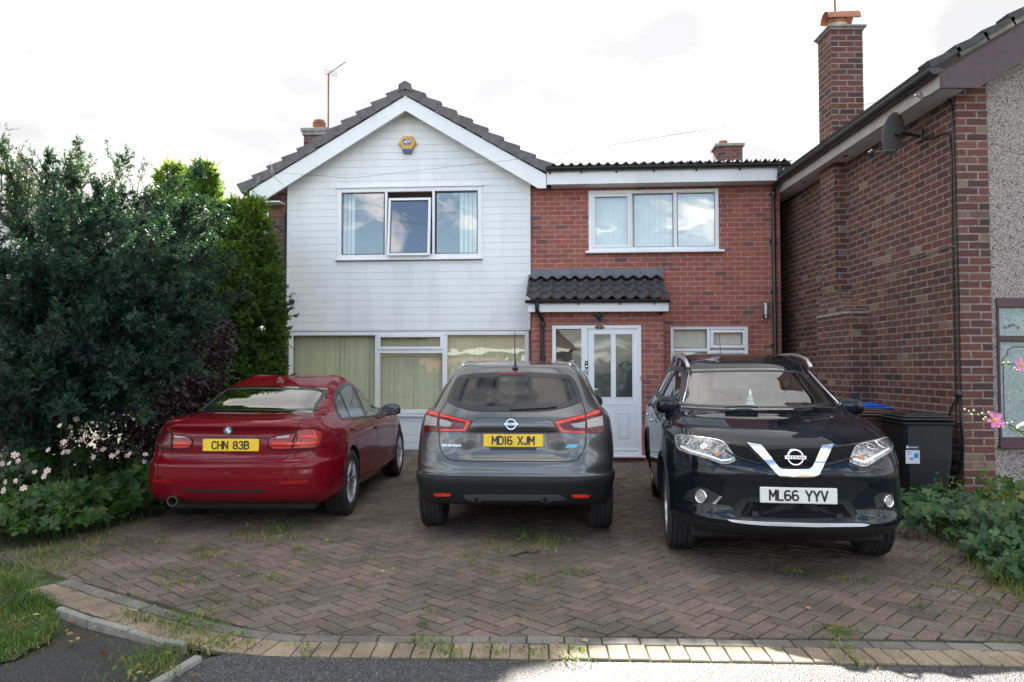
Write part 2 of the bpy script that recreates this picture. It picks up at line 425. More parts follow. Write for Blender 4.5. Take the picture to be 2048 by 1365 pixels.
mb = MB(); wall_holes(mb, XC-.01, XG+.0, ZCL, za-1.55, [W_UL], -.018, .1); mb.poly([(XC,-.018,za-1.56),(XG,-.018,za-1.56),(xa+.25,-.018,za-.3),(xa-.25,-.018,za-.3)], (0,.1,0))
mb.build("gable_wall", MT['clad_green'], house, fix=False)
# panel under the big window
zb = fz(829, 900, .03)
mb = MB(); mb.box(XC, XG, -.018, .12, 0.02, zb-.01); clad_strip(mb, XC, XG-.01, .10, zb-.04, [], .123, -.022)
mb.build("lower_cladding", MT['clad'], house)
mb = MB(); mb.box(XC, XG, -.03, .1, 0, .095); mb.build("plinth", MT['concrete'], house)
mb = MB(); mb.box(XC-.012, XG+.006, -.075, .02, zb-.045, zb-.004, bev=.006); mb.build("window_sill", MT['upvc'], house)

# --- windows
def ring(mb, r, w, y0, y1, bev=.006):
    x0,x1,z0,z1 = r
    mb.box(x0, x0+w, y0, y1, z0, z1, bev=bev); mb.box(x1-w, x1, y0, y1, z0, z1, bev=bev)
    mb.box(x0+w-.001, x1-w+.001, y0+.002, y1-.002, z0, z0+w, bev=bev); mb.box(x0+w-.001, x1-w+.001, y0+.002, y1-.002, z1-w, z1, bev=bev)
def window(r, y, mulls, trans, sashes, panes, fw=.06, glass='glass', parent=None, name="window"):
    """mulls: vertical bar centres; trans: (x0,x1,z); sashes, panes: rects"""
    mb = MB(); ring(mb, r, fw, y, y+.07)
    for xm, w_ in mulls: mb.box(xm-w_/2, xm+w_/2, y+.003, y+.066, r[2]+fw-.002, r[3]-fw+.002, bev=.005)
    for a, b, zz, w_ in trans: mb.box(a, b, y+.005, y+.062, zz-w_/2, zz+w_/2, bev=.005)
    fr = mb.build(name, MT['upvc'], parent or house)
    for s_ in sashes:
        mb = MB(); ring(mb, s_, .05, y-.014, y+.04); mb.build("sash", MT['upvc'], fr)
    for p in panes:
        mb = MB(); mb.add([(p[0],y+.034,p[2]),(p[1],y+.034,p[2]),(p[1],y+.034,p[3]),(p[0],y+.034,p[3])], [(0,1,2,3)])
        g = mb.build("pane", MT[glass], fr, fix=False)
        # black gasket line round the glass
        mb = MB(); q = [p[0]-.004, p[1]+.004, p[2]-.004, p[3]+.004]; ring(mb, q, .007, y+.024, y+.033, bev=0); mb.build("gasket", MT['black'], g)
    return fr
def blind(r, y, mat, gap=(), dx=.089, ang=10, label="", grp=None, parent=None, keep=None):
    mb = MB(); x = r[0] + .02; i = 0; lr = random.Random(int(r[0]*100)+3)
    while x < r[1]-.02:
        if keep is None or any(a <= x <= b for a, b in keep):
            a = R(ang + lr.uniform(-5, 5)); hw = dx*.53; c, s_ = math.cos(a)*hw, math.sin(a)*hw
            sw = lr.uniform(-.004, .004)
            mb.add([(x-c+sw, y+s_, r[2]+.03), (x+c+sw, y-s_, r[2]+.03), (x+c, y-s_, r[3]-.02), (x-c, y+s_, r[3]-.02)], [(0,1,2,3)])
        x += dx; i += 1
    mb.box(r[0]+.01, r[1]-.01, y-.02, y+.02, r[3]-.02, r[3]+.01)
    o = mb.build("vertical_blind", mat, None, fix=False)
    o.location = HA; o.rotation_euler = (0, 0, -TH)
    return tag(o, label, "blind", grp)
# upper left
P1 = rect(686, 767, 388, 508, .03); P2 = rect(785, 858, 399, 502, .03); P3 = rect(873, 954, 386, 506, .03)
wul = window(W_UL, -.045, [(fx(772, 450, .03), .045), (fx(867, 450, .03), .045)], [], [], [P1, P3], fw=.075, glass='glass_up')
S2 = rect(778, 862, 391, 507, .03)
mb = MB(); w0 = S2[1]-S2[0]; h0 = S2[3]-S2[2]; ring(mb, [0, w0, -h0, 0], .05, -.03, .03)
sa = mb.build("sash", MT['upvc'], wul); sa.location = (S2[0], -.035, S2[3]-.06); sa.rotation_euler = (R(-5.5), 0, 0)
mb = MB(); mb.add([(.05,0,-h0+.05),(w0-.05,0,-h0+.05),(w0-.05,0,-.05),(.05,0,-.05)], [(0,1,2,3)]); g = mb.build("pane", MT['glass_up'], sa, fix=False)
mb = MB(); ring(mb, [.044, w0-.044, -h0+.044, -.044], .008, -.033, -.02, bev=0); 
g2 = mb.build("gasket", MT['black'], sa)
mb = MB(); mb.box(W_UL[0]-.03, W_UL[1]+.03, -.07, -.02, W_UL[3]+.0, W_UL[3]+.035); mb.build("head_trim", MT['upvc'], wul)
mb = MB(); mb.box(W_UL[0]-.02, W_UL[1]+.02, -.085, -.02, W_UL[2]-.03, W_UL[2]+.0, bev=.005); mb.build("sill", MT['upvc'], wul)
mb = MB(); mb.box(W_UL[0]-.012, W_UL[1]+.012, -.060, -.044, W_UL[2]-.036, W_UL[2]-.029); mb.build("seal_line", MT['matt_black'], wul)
xx = lambda a: fx(a, 450, -.1)
blind(W_UL, .12, MT['blind_w'], keep=[(xx(680), xx(712)), (xx(920), xx(960))], dx=.075, ang=24, label="white blind drawn back to both ends of the window in the white gable")
# lower left
ga = rect(588, 747, 672, 822, .03); gb = rect(762, 880, 676, 693, .03); gc = rect(764, 882, 714, 822, .03); gd = rect(897, 1053, 670, 822, .03)
zt = fz(703, 820, .03)
ma, mc = fx(755, 700, .03), fx(890, 700, .03)
ga[1] = ma-.04; gd[0] = mc+.04
wll = window(W_LL, -.045, [(ma, .085), (mc, .085)], [(ma+.04, mc-.04, zt, .075)],
             [[gb[0]-.055, gb[1]+.055, gb[2]-.055, gb[3]+.055]], [ga, gb, gc, gd], fw=.07)
blind([W_LL[0], W_LL[1], W_LL[2], W_LL[3]], .12, MT['blind_g'], label="cream green vertical blind closed behind the wide ground floor window")
# upper right
r1 = rect(1190, 1255, 395, 490); r2 = rect(1268, 1346, 390, 493); r3 = rect(1355, 1430, 388, 492)
wur = window(W_UR, -.012, [(fx(1262, 450), .05), (fx(1350.5, 450), .06)], [],
             [[r1[0]-.05, r1[1]+.05, r1[2]-.05, r1[3]+.05]], [r1, r2, r3], fw=.062, glass='glass_up')
mb = MB(); mb.box(W_UR[0]-.06, W_UR[1]+.08, -.09, .0, W_UR[2]-.045, W_UR[2]-.004, bev=.006); mb.build("sill", MT['upvc'], wur)
blind(W_UR, .12, MT['blind_w'], ang=10, label="white vertical blind closed behind the upstairs window in the red brick wall")
# lower right
q1 = rect(1348, 1413, 661, 696); q2 = rect(1428, 1484, 666, 690); q3 = rect(1348, 1413, 705, 792); q4 = rect(1424, 1492, 711, 792)
zt = fz(700.5, 1400)
wlr = window(W_LR, .02, [(fx(1418, 700), .055)], [(W_LR[0]+.05, fx(1415, 700), zt, .05), (fx(1421, 700), W_LR[1]-.05, fz(704, 1450), .05)],
             [[q2[0]-.055, q2[1]+.07, q2[2]-.055, q2[3]+.05]], [q1, q2, q3, q4], fw=.055)
blind(W_LR, .16, MT['curtain'], dx=.06, ang=18, label="pale net curtain hanging behind the small ground floor window beside the porch")

# --- gable roof: two tiled slopes with stepped verge, bargeboards, soffit
OV = .30                                  # overhang to the front
eLx, _ = FP(484, 368, .30); eRx, _ = FP(1094, 335, .30)
TT = .10
cosS, sinS = math.cos(R(30.3)), math.sin(R(30.3))
def slope_pt(side, d, up, y):
    """side -1 left, +1 right; d distance down slope from apex, up = height above bargeboard-top line"""
    x = xa + side*(d*cosS + up*sinS); z = za + .04 + max(0, (up+.03))*.0 - d*sinS + up*cosS
    return (x, y, z)
lenL = (xa-eLx)/cosS; lenR = (eRx-xa)/cosS
roof = MB()
cl = .315
for side, ln in ((-1, lenL), (1, lenR)):
    n = int(round(ln/cl)); c = ln/n
    for i in range(n):
        d0, d1 = i*c, (i+1)*c + .03
        # course: thin tilted slab, back to front
        P = [slope_pt(side, d0, .05, 0), slope_pt(side, d1, .105, 0), slope_pt(side, d1, .035, 0), slope_pt(side, d0, -.02, 0)]
        roof.poly([(p[0], -OV+.06, p[2]) for p in P], (0, D+.4, 0))
rf = roof.build("roof", MT['tile'], house)
vg = MB(); lr = random.Random(5)
for side, ln in ((-1, lenL), (1, lenR)):
    n = int(round(ln/cl)); c = ln/n
    for i in range(n):
        d0, d1 = i*c, (i+1)*c + .012
        j = lr.uniform(-.006, .006)
        lo = -.055 if side < 0 else -.05
        P = [slope_pt(side, d0, .085+j, 0), slope_pt(side, d1, .15+j, 0), slope_pt(side, d1, lo+.02+j, 0), slope_pt(side, d0, lo+j, 0)]
        vg.poly([(p[0], -OV-.03, p[2]) for p in P], (0, .16, 0))
vg.build("verge_tile", MT['tile'], rf)
mb = MB()
hexp = [(-.125,-.02),(-.11,.11),(0,.175),(.11,.11),(.135,-.02),(0,.03)]
mb.poly([(xa+p[0], -OV-.05, za+.05+p[1]) for p in hexp], (0, D+.5, 0)); mb.build("ridge_tile", MT['tile'], rf)
# dark underside strip of tiles
mb = MB()
for side, ln in ((-1, lenL), (1, lenR)):
    P = [slope_pt(side, 0, -.02, 0), slope_pt(side, ln, -.02, 0), slope_pt(side, ln, -.06, 0), slope_pt(side, 0, -.06, 0)]
    mb.poly([(p[0], -OV+.02, p[2]) for p in P], (0, .2, 0))
mb.build("undercloak", MT['matt_black'], rf)
# bargeboards
BH = .235
for side, ln in ((-1, lenL-.12), (1, lenR+.02)):
    mb = MB(); P = [slope_pt(side, 0, -.06, 0), slope_pt(side, ln, -.06, 0)]
    a, b = P
    if side < 0:
        pts = [a, b, (b[0]+.02, 0, b[2]-.19), (b[0]+.22, 0, b[2]-.19), (xa, 0, a[2]-BH/cosS)]
    else:
        pts = [a, b, (b[0], 0, b[2]-.23), (b[0]-.14, 0, b[2]-.23), (xa, 0, a[2]-BH/cosS)]
    mb.poly([(p[0], -OV-.0, p[2]) for p in pts], (0, .03, 0)); mb.build("bargeboard", MT['board'], rf)
mb = MB(); mb.box(xa-.02, xa+.02, -OV-.012, -OV+.01, za-.30, za-.02); mb.build("finial", MT['board'], rf)
mb = MB()
for side, ln in ((-1, lenL-.1), (1, lenR)):
    P = [slope_pt(side, 0, -.075-BH*.6, 0), slope_pt(side, ln, -.075-BH*.6, 0), slope_pt(side, ln, -.095-BH*.6, 0), slope_pt(side, 0, -.095-BH*.6, 0)]
    mb.poly([(p[0], -OV+.03, p[2]) for p in P], (0, OV, 0))
b = slope_pt(-1, lenL-.12, -.06, 0); mb.box(b[0]+.02, XL+.3, -OV+.03, D, b[2]-.19, b[2]-.17)
mb.build("soffit", MT['board'], rf)
# chimney on the left slope far side, seen over the verge
cz0 = at_depth(628, 255, 16.5)
c0 = at_depth(605, 262, 16.5); c1 = at_depth(650, 262, 16.5)
def loc(p): q = p - HA; return Vector((q.dot(U), q.dot(NB), q.z))
l0, l1 = loc(c0), loc(c1)
mb = MB(); mb.box(l0.x+.03, l1.x+.03, l0.y, l0.y+.5, l0.z-1.6, l0.z-.02); ch = mb.build("chimney", MT['brick_dark'], rf)
mb = MB(); mb.box(l0.x-.03, l1.x+.09, l0.y-.06, l0.y+.56, l0.z-.03, l0.z+.05, bev=.01); mb.box(l0.x, l1.x+.06, l0.y-.03, l0.y+.53, l0.z-.10, l0.z-.03); mb.build("chimney_cap", MT['concrete'], ch)
mb = MB(); M = Matrix.Translation(((l0.x+l1.x)/2+.05, l0.y+.25, l0.z+.05))
mb.lathe([(.0,0),(.13,0),(.11,.06),(.115,.12),(.15,.12),(.15,.15),(.11,.16),(.15,.17),(.15,.20),(.10,.21),(.12,.22),(.12,.25),(0,.26)], 16, M); mb.build("chimney_pot", MT['terracotta'], ch, smooth=True, angle=30)

# --- right roof: low pitched, wavy tiles, fascia, gutter
zg = fz(335, 1330, .30)
xr0, xr1 = fx(1096, 335, .3), fx(1574, 335, .3)
def wavy(mb, x0, x1, per, amp, y_front, rows, pitch, z_front, th=.022, ncol=8):
    """rows of waved tiles; rows: list of (y0,y1) distances up the slope"""
    tp = math.tan(pitch)
    n = int((x1-x0)/per*ncol)
    for k, (a, b) in enumerate(rows):
        vs = []; 
        for (d, lift) in ((a, .040), (b, .0)):
            for s_ in (0, -th):
                for i in range(n+1):
                    x = x0+(x1-x0)*i/n; ph = (x/per) % 1
                    h = amp*(math.cos(2*math.pi*(ph**.8))*.5+.5)**2.0
                    vs.append((x, y_front+d*math.cos(pitch), z_front+d*math.sin(pitch)+h+lift+s_))
        m = n+1; fs = []
        for i in range(n):
            fs += [(i, i+1, m+i+1, m+i), (i, 2*m+i, 2*m+i+1, i+1), (m+i, m+i+1, 3*m+i+1, 3*m+i)]
        fs += [(0, m, 3*m, 2*m), (n, 2*m+n, 3*m+n, m+n)]
        mb.add(vs, fs)
mb = MB(); P14 = R(13)
wavy(mb, xr0-.02, xr1+.06, .152, .045, -.36, [(k*.33, k*.33+.36) for k in range(12)], P14, zg+.015)
rf2 = mb.build("lean_to_roof", MT['tile_dark'], house, smooth=True, angle=40)
mb = MB(); mb.box(xr0-.02, xr1, -.32, -.30, zg-.26, zg-.01); mb.build("fascia", MT['board'], rf2)
mb = MB(); mb.box(xr0+.05, xr1-.02, -.30, .0, zg-.258, zg-.245); mb.box(xr1-.02, xr1-.0, -.299, 3, zg-.26, zg+.0)
mb.build("soffit", MT['board'], rf2)
def gutter(mb, x0, x1, y, z, r=.055):
    n = 8; vs = []; m = n+1
    for x in (x0, x1):
        for rr in (r, r-.006):
            for k in range(m):
                th = math.pi + math.pi*k/n; vs.append((x, y+rr*math.cos(th), z+rr*math.sin(th)))
    fs = []
    for k in range(n): fs += [(k, k+1, 2*m+k+1, 2*m+k), (m+k, 3*m+k, 3*m+k+1, m+k+1)]
    fs += [(0, 2*m, 3*m, m), (n, m+n, 3*m+n, 2*m+n)] + [tuple(range(m)), tuple(range(2*m, 3*m))]
    mb.add(vs, fs)
mb = MB(); gutter(mb, xr0-.03, xr1+.03, -.375, zg+.005)
for pxx in (1100, 1163, 1233, 1308, 1393, 1480):
    xb = fx(pxx, 340, .35); mb.box(xb-.012, xb+.012, -.335, -.318, zg-.085, zg-.02); mb.box(xb-.012, xb+.012, -.43, -.318, zg-.058, zg-.05)
mb.build("gutter", MT['black'], rf2)
mb = MB()
xd = fx(1557, 345, .3)
xq = fx(1549, 600, .06)
mb.tube([(xd, -.375, zg-.03), (xd, -.375, zg-.13), (xd, -.36, zg-.19), (xq+.01, -.12, zg-.34), (xq, -.075, zg-.40), (xq, -.07, zg-.8), (xq, -.07, .12), (xq,-.12,.05)], .034, 10)
for zz in (zg-.45, zg-1.25, zg-2.1, zg-3.0, .6): mb.tube([(xq, -.07, zz), (xq, -.07, zz+.055)], .043, 10); mb.box(xq-.06, xq+.06, -.04, .0, zz+.01, zz+.04)
mb.build("downpipe", MT['black'], house, smooth=True, angle=40)
# chimney behind right roof
p0 = at_depth(1433, 292, 18.5); p1 = at_depth(1484, 292, 18.5); l0, l1 = loc(p0), loc(p1)
mb = MB(); mb.box(l0.x, l1.x, l0.y, l0.y+.5, l0.z-2.2, l0.z); ch = mb.build("chimney", MT['brick_dark'], rf2)
mb = MB(); mb.box(l0.x-.05, l1.x+.05, l0.y-.05, l0.y+.55, l0.z-.02, l0.z+.05, bev=.01); mb.build("chimney_cap", MT['concrete'], ch)
mb = MB(); mb.lathe([(0,0),(.10,0),(.09,.09),(.11,.10),(.11,.13),(0,.14)], 14, Matrix.Translation(((l0.x+l1.x)/2-.1, l0.y+.25, l0.z+.05))); mb.build("chimney_pot", MT['terracotta'], ch, smooth=True, angle=30)

# pipe and cables left of the cladding
mb = MB(); xq = fx(571, 560, .04); mb.tube([(xq, -.05, 4.25), (xq, -.05, .1)], .022, 8)
mb.build("soil_pipe", MT['matt_black'], house, smooth=True)

# --- porch
PT = .62
px0, px1 = fx(1063, 700, PT), fx(1327, 700, PT)
pzt = fz(616, 1200, PT)
DF = rect(1104, 1284, 651, 911, PT-.03)
mb = MB(); wall_holes(mb, px0, px1, 0, pzt, [[DF[0], DF[1], 0.09, DF[3]]], -PT, -PT+.22)
mb.add([(px1,-PT,0),(px1,0,0),(px1,0,pzt+.3),(px1,-PT,pzt)], [(0,1,2,3)]); mb.add([(px0,-PT,0),(px0,0,0),(px0,0,pzt+.3),(px0,-PT,pzt)], [(3,2,1,0)])
porch = mb.build("porch", MT['brick'], house, fix=False)
rzf = fz(600, 1200, PT+.2)
mb = MB(); rx0, rx1 = fx(1052, 590, PT+.2), fx(1338, 590, PT+.2)
PP = R(27); RL = (PT+.24)/math.cos(PP)
mb2 = MB(); wavy(mb2, rx0, rx1, .195, .055, -PT-.24, [(0, .33), (.30, .64), (.61, RL)], PP, rzf-.005, th=.025, ncol=9)
prf = mb2.build("porch_roof", MT['tile_dark'], porch, smooth=True, angle=40)
mb = MB(); zt_ = rzf + RL*math.sin(PP)
# lead flashing dressed over the tiles
n = 60; x0_, x1_ = rx0-.0, fx(1326, 560); vs = []
for i in range(n+1):
    x = x0_+(x1_-x0_)*i/n; h = .05*(math.cos(2*math.pi*((x/.195)%1))*.5+.5)
    vs += [(x, -.006, zt_+.17), (x, -.02, zt_+.085), (x, -.20, zt_-.02+h)]
fs = []
for i in range(n): fs += [(3*i, 3*i+3, 3*i+4, 3*i+1), (3*i+1, 3*i+4, 3*i+5, 3*i+2)]
mb.add(vs, fs); mb.build("lead_flashing", MT['lead'], prf, smooth=True)
mb = MB(); mb.box(rx0+.03, rx1-.01, -PT-.20, -PT-.18, rzf-.19, rzf-.02)
mb.box(rx1-.03, rx1-.01, -PT-.18, 0, rzf-.19, rzf-.0); mb.box(rx0+.03, rx1-.03, -PT-.18, -PT, rzf-.188, rzf-.175); mb.build("fascia", MT['board'], prf)
mb = MB(); gutter(mb, rx0-.01, rx1+.005, -PT-.25, rzf-.005, .05)
for pxx in (1157, 1240, 1309): xb = fx(pxx, 610, PT+.2); mb.box(xb-.012, xb+.012, -PT-.215, -PT-.198, rzf-.085, rzf-.02)
mb.build("gutter", MT['black'], prf)
mb = MB(); xa1 = fx(1074, 620, PT+.22); xa2 = fx(1085, 700, PT+.05)
mb.tube([(xa1, -PT-.25, rzf-.03), (xa1, -PT-.25, rzf-.12), (xa1, -PT-.24, rzf-.17), (xa2-.02, -PT-.09, rzf-.27), (xa2, -PT-.06, rzf-.33), (xa2, -PT-.055, rzf-.5), (xa2, -PT-.055, .1)], .033, 10)
for zz in (rzf-.4, rzf-.95, rzf-1.6): mb.tube([(xa2, -PT-.055, zz), (xa2, -PT-.055, zz+.05)], .041, 10); mb.box(xa2-.055, xa2+.055, -PT-.03, -PT+.0, zz+.01, zz+.035)
mb.build("downpipe", MT['black'], porch, smooth=True, angle=40)
# porch interior so that the door glass is not empty
mb = MB(); mb.box(DF[0]-.05, DF[1]+.05, -.12, -.10, .05, DF[3]); mb.build("porch_back_wall", MT['room'], porch)

# door set
yD = -PT+.03
mb = MB(); dz = DF[2]
sg = rect(1113, 1163, 660, 800, PT-.03); dl = rect(1176, 1276, 660, 906, PT-.03)
g1 = rect(1188, 1222, 669, 795, PT-.03); g2 = rect(1231, 1265, 669, 795, PT-.03)
ring(mb, [DF[0], DF[1], dz, DF[3]], .065, yD-.02, yD+.05)
mb.box(sg[1]+.0, dl[0]-.006, yD-.019, yD+.049, dz+.06, DF[3]-.06, bev=.004)
mb.box(DF[0]+.06, sg[1], yD-.015, yD+.045, sg[2]-.06, sg[2], bev=.004)
mb.box(DF[0]-.06, DF[1]+.05, yD-.12, yD+.03, dz-.028, dz+.002, bev=.005)
fr = mb.build("door_frame", MT['upvc'], porch)
mb = MB(); mb.add([(sg[0],yD+.02,sg[2]),(sg[1],yD+.02,sg[2]),(sg[1],yD+.02,sg[3]),(sg[0],yD+.02,sg[3])], [(0,1,2,3)]); mb.build("pane", MT['glass'], fr, fix=False)
mb = MB(); mb.box(DF[0]+.06, sg[1], yD+.0, yD+.03, dz+.06, sg[2]-.06); mb.build("panel", MT['upvc'], fr)
mb = MB()
dl[2] = dz+.07; dl[3] = DF[3]-.07
wall_holes(mb, dl[0], dl[1], dl[2], dl[3], [g1, g2], yD-.008, yD+.02)
mb.add([(dl[0],yD-.008,dl[2]),(dl[0],yD+.04,dl[2]),(dl[0],yD+.04,dl[3]),(dl[0],yD-.008,dl[3])], [(0,1,2,3)])
ring(mb, [g1[0]-.012, g1[1]+.012, g1[2]-.012, g1[3]+.012], .014, yD-.018, yD-.004, bev=.004)
ring(mb, [g2[0]-.012, g2[1]+.012, g2[2]-.012, g2[3]+.012], .014, yD-.018, yD-.004, bev=.004)
for a, b in ((1196, 1219), (1236, 1259)):
    pr = rect(a, b, 825, 877, PT-.03); ring(mb, pr, .02, yD-.02, yD-.006, bev=.007); mb.box(pr[0]+.03, pr[1]-.03, yD-.016, yD-.006, pr[2]+.03, pr[3]-.03, bev=.008)
ring(mb, [dl[0]+.03, dl[1]-.03, fz(902,1230,PT-.03), fz(808,1230,PT-.03)], .014, yD-.016, yD-.007, bev=.004)
mb.box(dl[0], dl[1], yD-.025, yD-.005, dl[2], dl[2]+.035, bev=.006)
dr = mb.build("door", MT['upvc'], porch, fix=False)
mb = MB()
for g_ in (g1, g2): mb.add([(g_[0],yD+.012,g_[2]),(g_[1],yD+.012,g_[2]),(g_[1],yD+.012,g_[3]),(g_[0],yD+.012,g_[3])], [(0,1,2,3)])
mb.build("pane", MT['glass'], dr, fix=False)
mb = MB(); hx, hz = FP(1181, 779, PT-.03); mb.box(hx-.018, hx+.018, yD-.02, yD-.006, hz-.11, hz+.11, bev=.006); mb.box(hx-.01, hx+.12, yD-.06, yD-.042, hz-.008, hz+.012, bev=.006); mb.box(hx-.01, hx+.01, yD-.045, yD-.015, hz-.008, hz+.012); mb.build("handle", MT['upvc'], dr)
mb = MB(); hx, hz = FP(1281, 757, PT-.03); mb.box(hx-.012, hx+.012, yD-.032, yD-.018, hz-.035, hz+.035, bev=.004); mb.build("hinge", flat("brass", (.55,.45,.25), .35, metal=.8), fr)

def text_mesh(s, size, align='CENTER', bold=0.0, extrude=.001, shear=0, spacing=1.0):
    c = bpy.data.curves.new("tmp", 'FONT'); c.body = s; c.size = size; c.align_x = align; c.align_y = 'CENTER'
    c.offset = bold; c.extrude = extrude; c.shear = shear; c.space_character = spacing; c.resolution_u = 3
    o = bpy.data.objects.new("tmp", c); COL.objects.link(o)
    dg = bpy.context.evaluated_depsgraph_get(); dg.update()
    me = bpy.data.meshes.new_from_object(o.evaluated_get(dg)); bpy.data.objects.remove(o)
    vs = [tuple(v.co) for v in me.vertices]; fs = [tuple(p.vertices) for p in me.polygons]; bpy.data.meshes.remove(me)
    return vs, fs
def put_text(mb, s, size, M, sx=1.0, **kw):
    vs, fs = text_mesh(s, size, **kw)
    mb.add([M @ Vector((x*sx, y, z)) for x, y, z in vs], fs)
RX = Matrix.Rotation(R(90), 4, 'X')       # text upright facing -Y
def arc(cx, cy, rx, ry, a0, a1, n=8): return [(cx+rx*math.cos(R(a0+(a1-a0)*k/n)), cy+ry*math.sin(R(a0+(a1-a0)*k/n))) for k in range(n+1)]
# monoline letters in a box 0..w by 0..1 (height 1, width .62)
_w = .60
GLY = {
 'C': [arc(.3,.72,.3,.28,25,180,7)+arc(.3,.28,.3,.28,180,335,7)], 'H': [[(0,0),(0,1)],[(_w,0),(_w,1)],[(0,.5),(_w,.5)]], 'N': [[(0,0),(0,1),(_w,0),(_w,1)]],
 '8': [arc(.3,.75,.26,.25,0,360,14), arc(.3,.26,.30,.26,0,360,14)], '3': [arc(.28,.75,.27,.25,150,-80,9)+arc(.28,.26,.30,.26,85,-155,9)], 'B': [[(0,0),(0,1),(.32,1)]+arc(.32,.76,.24,.24,90,-90,6)+[(0,.52)],[(.32,.52)]+arc(.32,.26,.28,.26,90,-90,6)+[(0,0)]],
 'M': [[(0,0),(0,1),(.33,.38),(.66,1),(.66,0)]], 'D': [[(0,0),(0,1),(.28,1)]+arc(.28,.68,.32,.32,90,0,5)+arc(.28,.32,.32,.32,0,-90,5)+[(0,0)]], '1': [[(.1,0),(.1,1)]], 'I': [[(.05,0),(.05,1)]],
 '6': [arc(.3,.70,.3,.30,50,180,6)+[(0,.3)]+arc(.3,.28,.3,.28,180,540,14)], '9': [arc(.3,.30,.3,.30,230,360,6)+[(.6,.7)]+arc(.3,.72,.3,.28,0,360,14)], '4': [[(.45,0),(.45,1),(0,.28),(.62,.28)]],
 'X': [[(0,0),(_w,1)],[(0,1),(_w,0)]], 'J': [[(.5,1),(.5,.28)]+arc(.25,.28,.25,.28,0,-165,7)], 'L': [[(0,1),(0,0),(.52,0)]], 'Y': [[(0,1),(.31,.45),(.62,1)],[(.31,.45),(.31,0)]], 'V': [[(0,1),(.31,0),(.62,1)]],
 'A': [[(0,0),(.31,1),(.62,0)],[(.12,.33),(.50,.33)]], 'S': [arc(.3,.76,.28,.24,30,250,7)+arc(.3,.25,.30,.25,80,-150,8)], 'Q': [arc(.32,.5,.32,.5,0,360,16),[(.38,.25),(.66,-.05)]], 'T': [[(0,1),(_w,1)],[(.3,1),(.3,0)]], 'W': [[(0,1),(.2,0),(.4,.7),(.6,0),(.8,1)]]}
GW = {'1': .22, 'I': .12, 'M': .68, 'J': .52, 'L': .54, 'W': .82}
def plate_text(mb, s_, h, M, stroke=.14, gap=.20, sx=.78, space=.45, shear=0, th=.0012):
    """monoline lettering of height h centred on M"""
    wd = [ (space if c == ' ' else GW.get(c, .62)) for c in s_]; tot = sum(wd) + gap*(len(s_)-1); x = -tot/2
    for c, w_ in zip(s_, wd):
        for ln in (GLY.get(c, []) if c != ' ' else []):
            P0 = [Vector(((x+a+shear*b)*sx*h, (b-.5)*h*(1-stroke), 0)) for a, b in ln]; hw = stroke*h/2
            runs = [[P0[0]]]
            for i in range(1, len(P0)):
                runs[-1].append(P0[i])
                if i < len(P0)-1 and (P0[i]-P0[i-1]).angle(P0[i+1]-P0[i], 0) > R(60): runs.append([P0[i]])
            for P in runs:
                n = len(P); closed = n > 3 and (P[0]-P[-1]).length < 1e-5; lift = .00012*(len(mb.f) % 7); vs = []
                for i in range(n):
                    a = P[i-1] if i > 0 else (P[-2] if closed else P[0]-(P[1]-P[0])); b = P[i+1] if i < n-1 else (P[1] if closed else P[-1]+(P[-1]-P[-2]))
                    d0 = (P[i]-a).normalized(); d1 = (b-P[i]).normalized(); t_ = (d0+d1).normalized()
                    nn = Vector((-t_.y, t_.x, 0))*hw/max(.6, t_.dot(d1)); e = Vector((0,0,0))
                    if not closed and i == 0: e = -d1*hw*.8
                    if not closed and i == n-1: e = d0*hw*.8
                    vs += [P[i]+e+nn, P[i]+e-nn]
                fs = [(2*i, 2*i+1, 2*i+3, 2*i+2) for i in range(n-1)]
                mb.add([M @ (v+Vector((0,0,th+lift))) for v in vs], fs)
        x += w_+gap
mb = MB(); tx, tz = FP(1170.5, 745.5, PT-.03); plate_text(mb, "49", .07, Matrix.Translation((tx, yD-.0205, tz)) @ RX); mb.build("house_number", MT['black'], fr, fix=False)

def on_house(name, label, cat, group=None):
    o = empty(name, HA, -TH, label, cat, group); return o
# doorbell
o = on_house("doorbell", "slim black video doorbell on the white frame beside the front door", "doorbell")
bx, bz = FP(1173, 730, PT-.03)
mb = MB(); mb.box(bx-.024, bx+.024, yD-.045, yD-.02, bz-.065, bz+.065, bev=.01); bd = mb.build("bell_body", MT['black'], o)
mb = MB(); mb.lathe([(0,0),(.013,0),(.015,-.004)], 16, Matrix.Translation((bx, yD-.047, bz-.025)) @ RX); mb.lathe([(0,0),(.008,0)], 12, Matrix.Translation((bx, yD-.0465, bz+.035)) @ RX); mb.build("button", MT['chrome'], o)
# plaque over the door
o = on_house("door_plaque", "small dark bronze oval plaque fixed above the front door", "plaque")
bx, bz = FP(1199, 655, PT-.03); mb = MB()
mb.poly([(bx+.075*math.cos(a)*(1+.18*math.cos(6*a)), yD-.035, bz+.03*math.sin(a)*(1+.18*math.cos(6*a))) for a in [2*math.pi*k/36 for k in range(36)]], (0,.014,0)); mb.build("plaque_body", flat("bronze", (.08,.06,.03), .4, metal=.7), o)
mb = MB(); put_text(mb, "49", .03, Matrix.Translation((bx, yD-.037, bz)) @ RX); mb.build("number", MT['buffpot'], o, fix=False)
